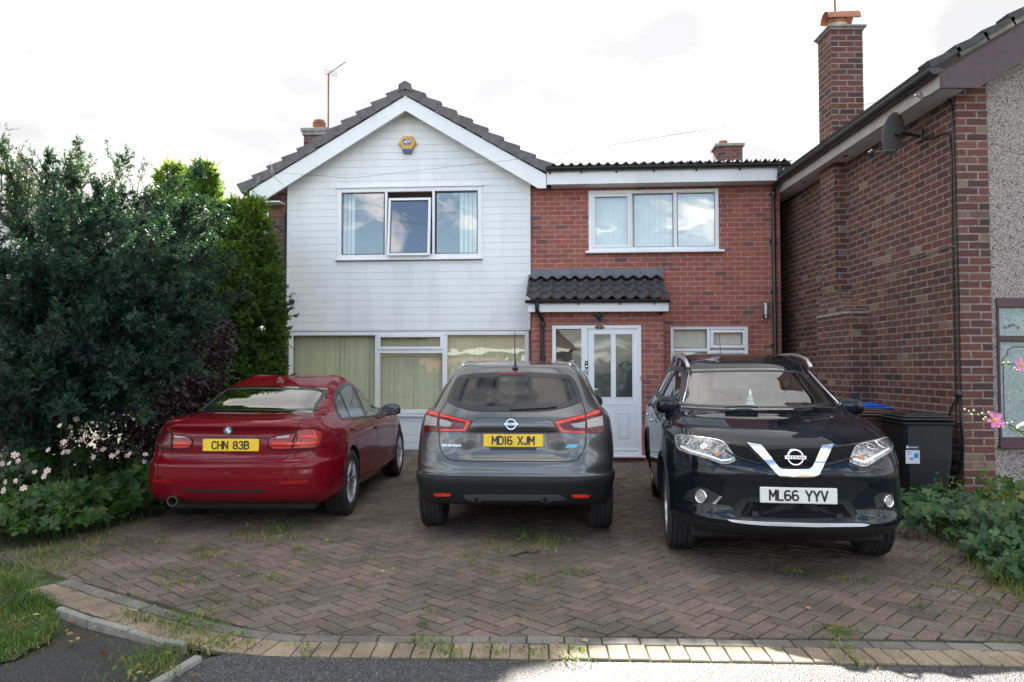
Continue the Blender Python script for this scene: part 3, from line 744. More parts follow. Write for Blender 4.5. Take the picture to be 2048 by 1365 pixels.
# porch security lamp
o = on_house("security_lamp", "black security spotlight under the porch fascia above the door", "outdoor lamp")
bx, bz = FP(1197, 632, PT+.05); mb = MB()
mb.box(bx-.075, bx+.075, -PT-.07, -PT-.02, bz+.0, bz+.035, bev=.01); mb.box(bx-.022, bx+.022, -PT-.05, -PT+.0, bz-.03, bz+.06); mb.build("lamp_bracket", MT['black'], o)
mb = MB(); mb.lathe([(0,0),(.035,0),(.04,-.03),(.03,-.075),(0,-.085)], 16, Matrix.Translation((bx, -PT-.06, bz+.01))); mb.build("lamp_head", MT['black'], o, smooth=True)
o = on_house("motion_sensor", "small black sensor under the right end of the porch soffit", "sensor")
bx, bz = FP(1322, 625, PT+.1); mb = MB(); mb.lathe([(0,.03),(.03,.03),(.035,0),(.025,-.035),(0,-.045)], 14, Matrix.Translation((bx, -PT-.08, bz))); mb.build("sensor_body", MT['black'], o, smooth=True)
# wall lamp right
o = on_house("wall_lamp", "grey cylindrical up and down wall light near the right downpipe", "wall lamp")
bx, bz = FP(1532, 622, .09); mb = MB()
mb.lathe([(0,.13),(.05,.13),(.055,.12),(.055,.10),(.045,.10),(.045,-.04),(.05,-.04),(.05,-.06),(.028,-.07),(.028,-.12),(.02,-.125),(0,-.125)], 18, Matrix.Translation((bx, -.09, bz))); mb.build("lamp_body", MT['galv'], o, smooth=True, angle=35)
mb = MB(); mb.box(bx-.035, bx+.035, -.03, .0, bz-.12, bz+.02, bev=.008); mb.tube([(bx-.03,-.02,bz-.1),(bx-.045,-.06,bz-.09),(bx-.02,-.09,bz-.07)], .008, 6); mb.build("lamp_mount", MT['black'], o)
# alarm box
o = on_house("alarm_box", "yellow hexagonal burglar alarm box with blue base high on the white gable", "alarm box")
bx, bz = FP(815.5, 288, .06); mb = MB()
def hexa(r, rz, y, bx=bx, bz=bz): return [(bx+r*math.cos(a), y, bz+rz*math.sin(a)) for a in [math.pi/3*k for k in range(6)]]
A = hexa(.165,.155,-.03); B = hexa(.16,.15,-.075); C = hexa(.135,.125,-.11)
vs = A+B+C; fs = [tuple(12+i for i in range(6))]
for r_ in (0, 6):
    for i in range(6): fs.append((r_+i, r_+(i+1)%6, r_+6+(i+1)%6, r_+6+i))
mb.add(vs, fs); mb.build("alarm_case", flat("yellow_plastic", (.62,.36,.07), .4, var=.06), o)
mb = MB(); z0 = bz-.115; mb.poly([(bx-.09,-.112,z0+.01),(bx+.09,-.112,z0+.01),(bx+.07,-.112,z0-.06),(bx-.07,-.112,z0-.06)], (0,.08,0)); mb.build("strobe", flat("blue_plastic", (.012,.035,.20), .25, coat=.5), o)
mb = MB(); mb.box(bx-.065, bx+.06, -.118, -.109, bz-.025, bz+.06); lg = mb.build("badge", flat("navy_badge", (.02,.02,.22), .4), o)
mb = MB(); plate_text(mb, "ADT", .056, Matrix.Translation((bx+.0, -.1195, bz+.017)) @ RX, stroke=.2, gap=.05, sx=1.05, shear=.2); mb.build("lettering", MT['upvc'], lg, fix=False)
# cctv dome
o = on_house("dome_camera", "small black dome camera on the left edge of the white cladding", "security camera")
bx, bz = FP(583, 604, .06); mb = MB(); M = Matrix.Translation((bx, -.05, bz)) @ RX
mb.lathe([(0,.07),(.02,.065),(.036,.045),(.04,.02),(.05,.018),(.052,0),(0,0)], 20, M); mb.build("camera_dome", MT['black'], o, smooth=True, angle=40)
mb = MB(); mb.tube([(bx-.02,-.05,bz+.05),(bx-.01,-.07,bz+.13),(bx+.0,-.07,bz+.15),(bx+.07,-.06,bz+.15)], .006, 6); mb.build("cable", MT['black'], o)
# aerial
o = empty("tv_aerial", (0,0,0), 0, "tall thin rooftop television aerial rising behind the gable verge", "aerial")
a0 = at_depth(657, 262, 16.0); a1 = at_depth(657, 147, 16.0)
mb = MB(); mb.tube([a0 - Vector((0,0,1.2)), a1], .018, 8); mb.build("mast", MT['rust'], o)
mb = MB(); b0 = at_depth(655, 149, 16.0); b1 = at_depth(692, 124, 15.0); mb.tube([b0, b1], .012, 6)
dirn = (b1-b0).normalized()
for k in range(9):
    p = b0.lerp(b1, .12+k*.1); mb.tube([p - Vector((0,.0,.05-k*.003)), p + Vector((0,.0,.05-k*.003))], .004, 5)
q = [at_depth(*c, 16.0) for c in ((650,139),(673,145),(673,153),(650,149))]
for a, b in ((0,1),(1,2),(2,3),(3,0)): mb.tube([q[a], q[b]], .007, 5)
for f in (.33, .66): mb.tube([q[0].lerp(q[3], f), q[1].lerp(q[2], f)], .005, 5)
mb.build("antenna_head", MT['galv'], o)
# overhead cables
def cable(name, label, pts, r=.005, sag=0, mat='matt_black'):
    mb = MB(); P = []
    for i in range(len(pts)-1):
        for k in range(12):
            f = k/12; p = pts[i].lerp(pts[i+1], f); P.append(p - Vector((0,0,sag*4*f*(1-f))))
    P.append(pts[-1]); mb.tube(P, r, 5); o = mb.build(name, MT[mat], None); return tag(o, label, "cable")
e0 = HA + U*FP(548, 345, .35)[0] - NB*.35; e0.z = FP(548, 345, .35)[1]

mb = MB()
for pp in ([(520,352),(516,362),(513,374),(522,366)], [(540,322),(545,340),(552,358),(566,370)], [(545,330),(541,345),(548,356)]):
    mb.tube([at_depth(a, b, 12.45) for a, b in pp], .006, 5)
o = mb.build("loose_wire", MT['galv'], None); tag(o, "loose wires dangling over the left end of the white bargeboard", "wire")
# ================================================================= RIGHT HAND NEIGHBOUR
XW = 4.83; YC = 8.06; XF = 4.515
def px_y(px, X, py=500): 
    d = ray(px, py); return X*d.y/d.x
ZW = 4.50
nb = empty("neighbour_house", (XW, YC, 0), 0, "dark mottled brick neighbour house with pebbledash front and tall chimney on the right", "house")
def nbuild(mb, name, mat, parent=None, **kw):
    o = mb.build(name, mat, parent or nb, **kw)
    if (parent or nb) is nb: o.location = (-XW, -YC, 0)
    return o
YB = 20.0
SLR = math.tan(R(30))
def gz(x): return ZW + .12 + (x - XF)*SLR          # roof underside
xq = at_depth(1981, 500, YC).x; xw1 = at_depth(1996, 740, YC).x; XE = 9.0
wz1 = at_depth(2010, 596, YC).z; wz0 = at_depth(2010, 893, YC).z
mb = MB()
mb.add([(XW,YC,0),(XW,YB,0),(XW,YB,ZW),(XW,YC,ZW)], [(0,3,2,1)][0:1])
mb.add([(XW,YC,0),(xq,YC,0),(xq,YC,gz(xq)-.05),(XW,YC,ZW)], [(0,1,2,3)])
mb.add([(xq,YC,0),(xq,YC+.06,0),(xq,YC+.06,gz(xq)),(xq,YC,gz(xq)-.05)], [(0,1,2,3)])
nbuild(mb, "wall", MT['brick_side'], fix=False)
# chimney breast: lower wide, sloping shoulders, upper narrow
y0 = px_y(1742, XW, 800); xl = at_depth(1700, 800, y0).x; y1 = px_y(1636, xl, 800)
zsh = at_depth(1742, 628, y0).z; 
ya = px_y(1696, XW, 450); xu = at_depth(1671, 450, ya).x; yb = px_y(1641, xu, 450)
zs2 = at_depth(1742, 590, y0).z
mb = MB()
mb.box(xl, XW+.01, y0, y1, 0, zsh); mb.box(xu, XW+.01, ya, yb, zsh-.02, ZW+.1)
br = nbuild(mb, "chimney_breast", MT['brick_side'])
mb = MB()
# sloped shoulders (stone weathering)
mb.add([(xl-.01,y0-.01,zsh),(XW,y0-.01,zsh),(XW,ya,zsh+.38),(xu,ya,zsh+.38),(xu,yb,zsh+.3),(xl-.01,y1+.01,zsh),(XW,yb,zsh+.3),(XW,y1+.01,zsh)],
       [(0,1,2,3),(0,3,4,5),(5,4,6,7)])
nbuild(mb, "shoulder", MT['brick_side'], br)
mb = MB(); mb.box(xl-.015, XW, y0-.015, y1+.01, zsh-.0, zsh+.03, bev=.008); nbuild(mb, "weathering", MT['concrete'], br)
# stack
yc0 = 10.9; sx0 = at_depth(1663.5, 200, yc0).x; sx1 = at_depth(1727.5, 200, yc0).x; yc1 = px_y(1637.5, sx0, 200); sz = at_depth(1690, 56, yc0).z
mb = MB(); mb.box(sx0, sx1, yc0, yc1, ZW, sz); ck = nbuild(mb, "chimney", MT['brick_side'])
mb = MB(); mb.box(sx0-.05, sx1+.05, yc0-.05, yc1+.05, sz, sz+.035, bev=.008); mb.box(sx0-.02, sx1+.02, yc0-.02, yc1+.02, sz-.03, sz); nbuild(mb, "chimney_cap", MT['concrete'], ck)
pc = Vector(((sx0+sx1)/2-.03, (yc0+yc1)/2, sz+.035))
mb = MB(); mb.lathe([(0,0),(.155,0),(.15,.03),(.14,.10),(.12,.12),(0,.12)], 18, Matrix.Translation(pc)); pt = nbuild(mb, "chimney_pot", MT['buffpot'], ck, smooth=True, angle=35)
mb = MB(); M = Matrix.Translation(pc + Vector((.02, 0, .15))) @ Matrix.Rotation(R(90), 4, 'Y')
mb.lathe([(.15,-.22),(.17,.26),(.145,.26),(.13,-.22)], 16, M, a0=R(95), a1=R(265)); mb.lathe([(0,.10),(.12,.10),(.14,.16),(.12,.2),(.0,.2)], 16, Matrix.Translation(pc)); nbuild(mb, "cowl", MT['terracotta'], ck, smooth=True, angle=40)
mb = MB(); mb.tube([pc + Vector((-.03,0,.25)), pc + Vector((-.045,0,.75))], .014, 6); nbuild(mb, "aerial_pole", MT['rust'], ck)
# lead flashing at the base of the stack
mb = MB(); mb.box(sx0-.03, sx0+.14, yc0-.02, yc0-.004, ZW+.28, ZW+.46); mb.box(sx1-.08, sx1+.03, yc0-.02, yc0-.004, ZW+.46, ZW+.60); nbuild(mb, "flashing", MT['lead'], ck)
# eaves: soffit, fascia, gutter
YV = 7.80
mb = MB(); mb.box(XF+.012, XW, YV+.02, YB, ZW-.02, ZW); nbuild(mb, "soffit", MT['board'])
for k in range(5):
    yy = 8.9+k*1.5
    mb = MB(); mb.lathe([(0,0),(.035,0),(.035,-.006),(0,-.006)], 12, Matrix.Translation(((XF+XW)/2, yy, ZW-.02))); nbuild(mb, "soffit_vent", MT['black'])
pale = flat("pale_pink_board", (.42,.38,.37), .5, dirt=(.2,.19,.18))
mb = MB(); mb.box(XF-.008, XF+.012, YV+.01, YB, ZW-.04, ZW+.16); nbuild(mb, "fascia", pale)
mb = MB(); mb.poly([(XF, YV-.003, ZW-.04),(XW+.06, YV-.003, ZW-.04),(XW+.06,YV-.003,ZW+.05),(XF, YV-.003, ZW+.17)], (0,.03,0)); nbuild(mb, "eaves_box", MT['maroon'])
mb = MB(); n = 10; zg2 = ZW+.155; r = .065; xg = XF-.075
vs = []; m = n+1
for y in (YV-.04, YB):
    for rr in (r, r-.006):
        for k in range(m):
            th = math.pi + math.pi*k/n; vs.append((xg+rr*math.cos(th), y, zg2+rr*math.sin(th)))
fs = []
for k in range(n): fs += [(k, k+1, 2*m+k+1, 2*m+k), (m+k, 3*m+k, 3*m+k+1, m+k+1)]
fs += [(0,2*m,3*m,m),(n,m+n,3*m+n,2*m+n), tuple(range(m)), tuple(range(2*m, 3*m))]
mb.add(vs, fs); nbuild(mb, "gutter", MT['black'], smooth=True, angle=50)
# roof slope rising to the right (+X), tiles stepping in courses
c30, s30 = math.cos(R(30)), math.sin(R(30))
def rp_(d, up, y): return (XF-.09 + d*c30 - up*s30, y, ZW+.17 + d*s30 + up*c30)
mb = MB()
for i in range(16):
    d0, d1 = i*.33-.02, (i+1)*.33
    P = [rp_(d0, .055, 0), rp_(d1, .03, 0), rp_(d1, -.01, 0), rp_(d0, .01, 0)]
    mb.poly([(p[0], YV-.02, p[2]) for p in P], (0, YB-YV, 0))
rfn = nbuild(mb, "roof", MT['tile_dark'])
mb = MB(); lr = random.Random(9); mb2 = MB()
for i in range(8):
    d0, d1 = i*.33-.03, (i+1)*.33+.01; j = lr.uniform(-.01, .01)
    P = [rp_(d0, .085+j, 0), rp_(d1, .045+j, 0), rp_(d1, .0, 0), rp_(d0, -.0, 0)]
    mb.poly([(p[0], YV-.05, p[2]) for p in P], (0, .2, 0))
    P = [rp_(d0+.02, .0, 0), rp_(d1, -.0, 0), rp_(d1, -.05, 0), rp_(d0+.02, -.05, 0)]
    if i > 0: mb2.poly([(p[0], YV-.03, p[2]) for p in P], (0, .05, 0))
nbuild(mb, "verge_tile", MT['tile_dark'], rfn)
nbuild(mb2, "mortar_bed", flat("verge_mortar", (.20,.19,.15), .9, var=.5, scale=5, bmp=.6, dirt=(.03,.03,.025), dirtamt=.9), rfn)
mb = MB(); a = rp_(0, -.05, 0); b_ = rp_(5.0, -.05, 0)
mb.poly([(a[0]+.08,YV,a[2]),(b_[0],YV,b_[2]),(b_[0],YV,b_[2]-.27),(XW+.08,YV,ZW-.045),(a[0]+.08,YV,ZW-.04)], (0,.025,0)); nbuild(mb, "bargeboard", MT['maroon'])
# pebbledash front
m, t, b = newmat("pebbledash")
c_ = N(t, "ShaderNodeTexCoord"); vo = N(t, "ShaderNodeTexVoronoi"); vo.inputs["Scale"].default_value = 75; t.links.new(c_.outputs["Object"], vo.inputs["Vector"])
cc = ramp(t, vo.outputs["Color"], [(.1, (.17,.13,.115)), (.35, (.44,.38,.34)), (.6, (.60,.54,.49)), (.85, (.76,.70,.63)), (1, (.36,.25,.20))])
dk = ramp(t, vo.outputs["Distance"], [(.15, 1), (.7, .35)])
t.links.new(mixc(t, 1.0, cc, dk, 'MULTIPLY'), b.inputs["Base Color"]); b.inputs["Roughness"].default_value = .95
iv = N(t, "ShaderNodeMath", operation='SUBTRACT'); iv.inputs[0].default_value = 1; t.links.new(vo.outputs["Distance"], iv.inputs[1]); bump(t, b, iv.outputs[0], .8, .012)
MT['pebble'] = m
WN = [xw1, 6.6, wz0, wz1]
mb = MB(); yp = YC+.012
zs = 4.0
wall_holes(mb, xq, XE, 0, ZW, [WN], yp, yp+.15); mb.add([(xq,yp,ZW),(XE,yp,ZW),(XE,yp,gz(XE)),(xq,yp,gz(xq))], [(0,1,2,3)])
nbuild(mb, "pebbledash_wall", MT['pebble'], fix=False)
mb = MB(); mb.box(XW+.3, XE, YC+1.6, YC+1.7, 0, ZW); nbuild(mb, "room_wall", MT['room'])
mb = MB(); zt1, zt0 = at_depth(2010, 615, YC).z, at_depth(2010, 875, YC).z; zu, zl_ = at_depth(2010, 672, YC).z, at_depth(2010, 683, YC).z
fwx = at_depth(2000.5, 740, YC).x
for bb in ((xw1,6.6,YC-.01,YC+.07,zt1,wz1),(xw1,6.6,YC-.01,YC+.07,wz0,zt0),(xw1,fwx,YC-.009,YC+.069,zt0,zt1),(fwx,6.6,YC-.008,YC+.06,zl_,zu)): mb.box(*bb, bev=.004)
mb.box(xw1-.02, 6.7, YC-.05, YC+.02, wz0-.02, wz0+.01, bev=.004)
wn = nbuild(mb, "window", MT['maroon'])
# obscured glass with leaded tracery
m, t, b = newmat("frosted_glass")
c = ramp(t, noise(t, 22, 6, .7, dist=2.5), [(.35, (.14,.19,.18)), (.6, (.34,.40,.38)), (.75, (.55,.60,.57))])
t.links.new(c, b.inputs["Base Color"]); b.inputs["Roughness"].default_value = .18; bump(t, b, noise(t, 30, 5, .7, dist=2), .4, .01)
mb = MB(); mb.box(fwx, 6.6, YC+.03, YC+.036, zt0, zl_); mb.box(fwx, 6.6, YC+.03, YC+.036, zu, zt1); nbuild(mb, "pane", m, wn)
mb = MB(); e = fwx+.10; zz0, zz1 = zt0+.06, zl_-.06
pts = [(fwx+.16,zz0),(fwx+.10,zz0+.04),(fwx+.10,zz0+.08),(fwx+.05,zz0+.12),(fwx+.05,zz1-.12),(fwx+.10,zz1-.08),(fwx+.10,zz1-.04),(fwx+.16,zz1),(6.3,zz1)]
mb.tube([(a, YC+.028, b_) for a, b_ in pts], .004, 5); mb.tube([(fwx+.16, YC+.028, zz0), (6.3, YC+.028, zz0)], .004, 5); nbuild(mb, "leading", MT['matt_black'], wn)
for nm, col, sps in (("tulip_motif", (.45,.03,.05), [(2040, 655)]), ("leaf_motif", (.02,.12,.08), [(2022, 652), (2030, 650), (2014, 655)])):
    mb = MB()
    for (a, b_) in sps:
        q = at_depth(a, b_, YC); mb.poly([(q.x+.022*math.cos(k*math.pi/4), YC+.026, q.z+.014*math.sin(k*math.pi/4)) for k in range(8)], (0,.003,0))
    nbuild(mb, nm, flat(nm, col, .3), wn)
# low white plinth line where the wall foot meets soil
# --- satellite dish
o = empty("satellite_dish", (0,0,0), 0, "grey perforated satellite dish on a black arm high on the right brick wall", "satellite dish")
mt_ = at_x(1843, 272, XW); dc = at_depth(1788, 268, mt_.y-.05)
# dish: elliptical paraboloid facing left and slightly up
fdir = Vector((-.80, .50, .28)).normalized()
fdir = Vector((-.50, .84, .22)).normalized()
q = fdir.to_track_quat('Z', 'Y').to_matrix().to_4x4()
M = Matrix.Translation(dc) @ q
mb = MB(); prof = [(r_, .35*r_*r_) for r_ in (0, .04, .08, .12, .155, .18)] 
mb.lathe(prof + [(.185, .35*.18**2+.004), (.18, .35*.18**2-.006)] + [(r_, .35*r_*r_-.008) for r_ in (.155, .1, .05, 0)], 32, M @ Matrix.Scale(1.12, 4, (1,0,0)) @ Matrix.Scale(1.34, 4, (0,1,0)))
m, t, b = newmat("dish_mesh"); vo = N(t, "ShaderNodeTexVoronoi"); vo.inputs["Scale"].default_value = 120; c_ = N(t, "ShaderNodeTexCoord"); t.links.new(c_.outputs["Object"], vo.inputs["Vector"])
t.links.new(ramp(t, vo.outputs["Distance"], [(.2, (.04,.04,.04)), (.5, (.14,.145,.14))]), b.inputs["Base Color"]); b.inputs["Roughness"].default_value = .55
mb.build("dish", m, o, smooth=True, angle=40)
mb = MB(); mb.tube([dc - fdir*.02, dc - fdir*.06, mt_ + Vector((-.16,0,.02)), mt_ + Vector((-.02,0,-.01))], .02, 8); mb.box(mt_.x-.03, XW, mt_.y-.05, mt_.y+.05, mt_.z-.07, mt_.z+.07, bev=.006)
mb.build("mount_arm", MT['black'], o)
lb = at_depth(1742, 305, dc.y-.05); db = at_depth(1790, 300, dc.y)
mb = MB(); mb.tube([db, lb], .012, 6); mb.build("feed_arm", MT['galv'], o)
mb = MB(); v_ = (dc-lb).normalized(); mb.tube([lb - v_*.03, lb + v_*.03, lb+v_*.035], [.022,.022,.012], 10); mb.tube([lb + Vector((0,0,-.005)), lb+Vector((-.02,.0,-.03))], .02, 8); mb.build("receiver_head", MT['black'], o, smooth=True, angle=40)
mb = MB(); cp = [(1738,312),(1740,330),(1748,342),(1757,345),(1767,335),(1776,318),(1788,305)]
mb.tube([at_depth(a, b_, dc.y-.02) for a, b_ in cp], .004, 5); mb.build("lead", MT['black'], o)
# --- cables on the wall
def wcable(label, pts, r=.008, mat='black', nm="wall_cable"):
    mb = MB(); mb.tube([at_x(a, b_, XW-.012) for a, b_ in pts], r, 6); o = mb.build(nm, MT[mat], None, smooth=True); tag(o, label, "cable")
wcable("black cable looping from the satellite dish bracket down the brick wall", [(1848,278),(1862,279),(1880,270),(1893,265),(1900,272),(1903,310),(1905,500),(1908,640),(1911,780),(1911,860),(1914,950),(1915,985)])
wcable("thicker black cable from the eaves down the corner of the brick wall", [(1860,195),(1880,191),(1895,195),(1904,210),(1906,260),(1910,420),(1914,560),(1917,700),(1919,780),(1922,860),(1921,920),(1919,945),(1900,945),(1880,935)], .011)
wcable("black cable hanging in a triangle from the knot to the bins", [(1917,790),(1905,810),(1890,850),(1880,885),(1876,900)])
wcable("black cable drooping in a low loop beside the plants", [(1916,790),(1924,830),(1927,880),(1926,918),(1915,924),(1895,918)], .009)
wcable("thin pale wire running along a brick course below the dish", [(1910,494),(1905,492),(1870,503),(1840,515),(1815,520),(1795,531),(1776,530)], .005, 'galv')
mb = MB(); q = at_x(1917, 788, XW-.02); mb.lathe([(0,-.05),(.03,-.04),(.035,0),(.03,.04),(0,.05)], 10, Matrix.Translation(q)); o = mb.build("cable_knot", MT['black'], None, smooth=True); tag(o, "tight black knot of gathered cables on the brick wall", "cable")
e1 = at_x(1841, 192, XF-.1)
cable("overhead_wire", "thin overhead wire strung across the white gable to the neighbour's gutter", [e0, at_depth(700, 357, 12.0), at_depth(1080, 314, 10.6), at_depth(1500, 245, 9.0), e1], .0022)
mb = MB()
for pp in ([(1842,182),(1840,195),(1845,206),(1843,186),(1849,200),(1846,210)], [(1830,190),(1842,197),(1856,192),(1870,190)]): mb.tube([at_depth(a, b_, e1.y+.02) for a, b_ in pp], .0035, 5)
o = mb.build("wire_coil", MT['black'], None); tag(o, "tangled black wire coil hooked on the neighbour's fascia", "wire")
# ================================================================= GROUND
def gp(px, py): p = ground_at(px, py); return (p.x, p.y)
soil = flat("soil", (.035,.028,.020), .95, var=.5, scale=3, bmp=.8, bscale=25, dirt=(.05,.07,.02), dirtamt=.6)
mb = MB(); S = 300
mb.add([(-S,-S,-.03),(S,-S,-.03),(S,S,-.03),(-S,S,-.03)], [(0,1,2,3)]); o = mb.build("ground", soil, None, fix=False); tag(o, "dark soil and rough ground beyond the driveway", "ground", kind="structure")
# border lines (ground coordinates)
Bfront = [gp(*p) for p in ((143,1159),(351,1223),(439,1247),(512,1262),(600,1269),(1024,1272),(1500,1279),(2048,1286),(2500,1292))]
Bfront = [(-4.6, 6.3)] + Bfront
# paving bed with mossy joints
m, t, b = newmat("mossy_joint")
c = ramp(t, noise(t, 3.5, 6, .65), [(.3, (.018,.014,.010)), (.48, (.022,.032,.010)), (.60, (.06,.095,.016)), (.8, (.04,.03,.02))])
t.links.new(c, b.inputs["Base Color"]); b.inputs["Roughness"].default_value = 1; bump(t, b, noise(t, 90, 4), .8, .01)
MT['joint'] = m
poly = [(x, y) for x, y in Bfront] + [(5.6, 4.3), (5.6, 15.0), (-5.4, 15.0), (-5.4, 7.5)]
# outer edge: joints also below the border
off = []
def offset_line(P, d):
    out_ = []
    for i in range(len(P)):
        a = Vector(P[max(i-1,0)]); c_ = Vector(P[min(i+1,len(P)-1)]); t_ = (c_-a).normalized(); n_ = Vector((t_.y, -t_.x))
        out_.append((P[i][0]+n_.x*d, P[i][1]+n_.y*d))
    return out_
Bo = offset_line(Bfront, .34)
mb = MB(); pp = Bo + [(5.6, 4.3), (5.6, 15.0), (-5.4, 15.0), (-5.4, 7.5)]
mb.add([(x, y, -.012) for x, y in pp], [tuple(range(len(pp)))]); o = mb.build("driveway_bed", MT['joint'], None, fix=False); tag(o, "mossy sand bed between the driveway blocks", "ground", kind="structure")

def paver_mat(name, stops, lichen=.35):
    m, t, b = newmat(name)
    g = N(t, "ShaderNodeNewGeometry")
    c = ramp(t, g.outputs["Random Per Island"], stops)
    sp = ramp(t, noise(t, 130, 4, .8), [(.30, (.45,.45,.45)), (.5, (1,1,1)), (.68, (1.75,1.75,1.75))])
    c = mixc(t, 1.0, c, sp, 'MULTIPLY')
    f = ramp(t, noise(t, 1.3, 6, .7), [(.42, 0), (.68, .72)]); c = mixc(t, f, c, (.045,.042,.034))
    f = ramp(t, noise(t, 4.5, 6, .75), [(.56, 0), (.72, lichen)]); c = mixc(t, f, c, (.06,.07,.025))
    f = ramp(t, noise(t, 130, 2, .5), [(.70, 0), (.74, .7)]); c = mixc(t, f, c, (.5,.48,.42))
    t.links.new(c, b.inputs["Base Color"]); b.inputs["Roughness"].default_value = .82; b.inputs["Specular IOR Level"].default_value = .35
    bump(t, b, noise(t, 180, 4, .7), .45, .004); return m
MT['pav'] = paver_mat("red_block_paving", [(0, (.12,.093,.076)), (.3, (.152,.112,.090)), (.55, (.175,.125,.098)), (.75, (.13,.110,.092)), (.9, (.20,.138,.104)), (1, (.155,.138,.118))])
MT['pav_grey'] = paver_mat("charcoal_block", [(0, (.15,.14,.125)), (1, (.20,.19,.165))], .3)
MT['pav_buff'] = paver_mat("buff_block", [(0, (.26,.20,.14)), (.5, (.31,.24,.165)), (1, (.24,.19,.135))], .35)
def clip(P, a, b_):
    """keep part of polygon P on the left of directed line a->b"""
    out_ = []; n = len(P)
    def side(p): return (b_[0]-a[0])*(p[1]-a[1]) - (b_[1]-a[1])*(p[0]-a[0])
    for i in range(n):
        p, q = P[i], P[(i+1)%n]; sp_, sq = side(p), side(q)
        if sp_ >= 0: out_.append(p)
        if (sp_ > 0 and sq < 0) or (sp_ < 0 and sq > 0):
            f = sp_/(sp_-sq); out_.append((p[0]+(q[0]-p[0])*f, p[1]+(q[1]-p[1])*f))
    return out_
def area(P): return .5*sum(P[i][0]*P[(i+1)%len(P)][1]-P[(i+1)%len(P)][0]*P[i][1] for i in range(len(P)))
def paver(mb, P, z, tilt=(0,0), bev=.006, depth=.03):
    """bevelled convex block from polygon P (ccw)"""
    if len(P) < 3 or abs(area(P)) < .0006: return
    cx = sum(p[0] for p in P)/len(P); cy = sum(p[1] for p in P)/len(P); n = len(P)
    def ins(d): 
        o_ = []
        for p in P:
            vx, vy = p[0]-cx, p[1]-cy; l = math.hypot(vx, vy) or 1; k = max(0, 1-d*1.35/l); o_.append((cx+vx*k, cy+vy*k))
        return o_
    zt = lambda p: z + (p[0]-cx)*tilt[0] + (p[1]-cy)*tilt[1]
    a_, b_, c_ = P, P, ins(bev)
    vs = [(p[0], p[1], z-depth) for p in a_] + [(p[0], p[1], zt(p)-bev*.6) for p in b_] + [(p[0], p[1], zt(p)) for p in c_]
    fs = [tuple(2*n+i for i in range(n))]
    for r_ in (0, n): fs += [(r_+i, r_+(i+1)%n, r_+n+(i+1)%n, r_+n+i) for i in range(n)]
    mb.add(vs, fs)
# driveway herringbone at 45 degrees
clips = [(Bfront[i], Bfront[i+1]) for i in range(len(Bfront)-1)]
lr = random.Random(21)
Wd, Ln, G = .104, .208, .010
mb = MB(); ang = R(45+1.5); ca, sa_ = math.cos(ang), math.sin(ang)
for i in range(-80, 140):
    for j in range(-80, 140):
        # herringbone cell: blocks step diagonally
        k = (i - j) % 4
        if k == 0: r_ = (i*Wd, j*Wd, i*Wd+Ln, j*Wd+Wd)
        elif k == 3: r_ = (i*Wd, j*Wd, i*Wd+Wd, j*Wd+Ln)
        else: continue
        x0, y0_, x1, y1_ = r_[0]+G/2, r_[1]+G/2, r_[2]-G/2, r_[3]-G/2
        P = [(x*ca - y*sa_ , x*sa_ + y*ca) for x, y in ((x0,y0_),(x1,y0_),(x1,y1_),(x0,y1_))]
        P = [(x, y+2.5) for x, y in P]
        cx, cy = P[0][0]*.5+P[2][0]*.5, P[0][1]*.5+P[2][1]*.5
        if not (-5.2 < cx < 5.4 and 3.9 < cy < 13.1): continue
        near = cy < 6.9
        if cx < 0.0 or cy < 4.7:
            for a, b_ in clips:
                P = clip(P, a, b_)
                if len(P) < 3: break
        if len(P) < 3: continue
        # gentle undulation of the surface
        z = .006*math.sin(cx*1.7)*math.cos(cy*1.3) + lr.uniform(-.0025, .0025)
        paver(mb, P, z, (lr.uniform(-.012,.012), lr.uniform(-.012,.012)), bev=.005)
o = mb.build("driveway", MT['pav'], None, fix=False); tag(o, "red brown herringbone block paved driveway", "driveway", kind="structure")
# border rows
def row(mb, line, d0, d1, step, z=.0):
    # resample the line by arc length
    P = [Vector(p) for p in line]; acc = [0]
    for i in range(1, len(P)): acc.append(acc[-1]+(P[i]-P[i-1]).length)
    def at(s_):
        for i in range(1, len(P)):
            if s_ <= acc[i]: 
                f = (s_-acc[i-1])/(acc[i]-acc[i-1]); t_ = (P[i]-P[i-1]).normalized(); return P[i-1].lerp(P[i], f), Vector((t_.y, -t_.x))
        t_ = (P[-1]-P[-2]).normalized(); return P[-1], Vector((t_.y, -t_.x))
    s_ = 0
    while s_ < acc[-1]-step:
        a, na = at(s_+.004); b_, nb_ = at(s_+step-.004); j = lr.uniform(-.003, .003)
        Q = [a+na*(d1+j), b_+nb_*(d1+j), b_+nb_*(d0+j), a+na*(d0+j)]
        paver(mb, [(q.x, q.y) for q in Q], z+lr.uniform(-.003,.003), (lr.uniform(-.02,.02), lr.uniform(-.02,.02)))
        s_ += step
mb = MB(); row(mb, Bfront[1:], .006, .104, .208); o = mb.build("driveway_edging", MT['pav_grey'], None, fix=False); tag(o, "single row of grey edging blocks round the driveway", "edging", kind="structure")
mb = MB(); row(mb, Bfront[1:], .112, .314, .1045); o = mb.build("driveway_border", MT['pav_buff'], None, fix=False); tag(o, "row of buff border blocks along the road edge", "edging", kind="structure")
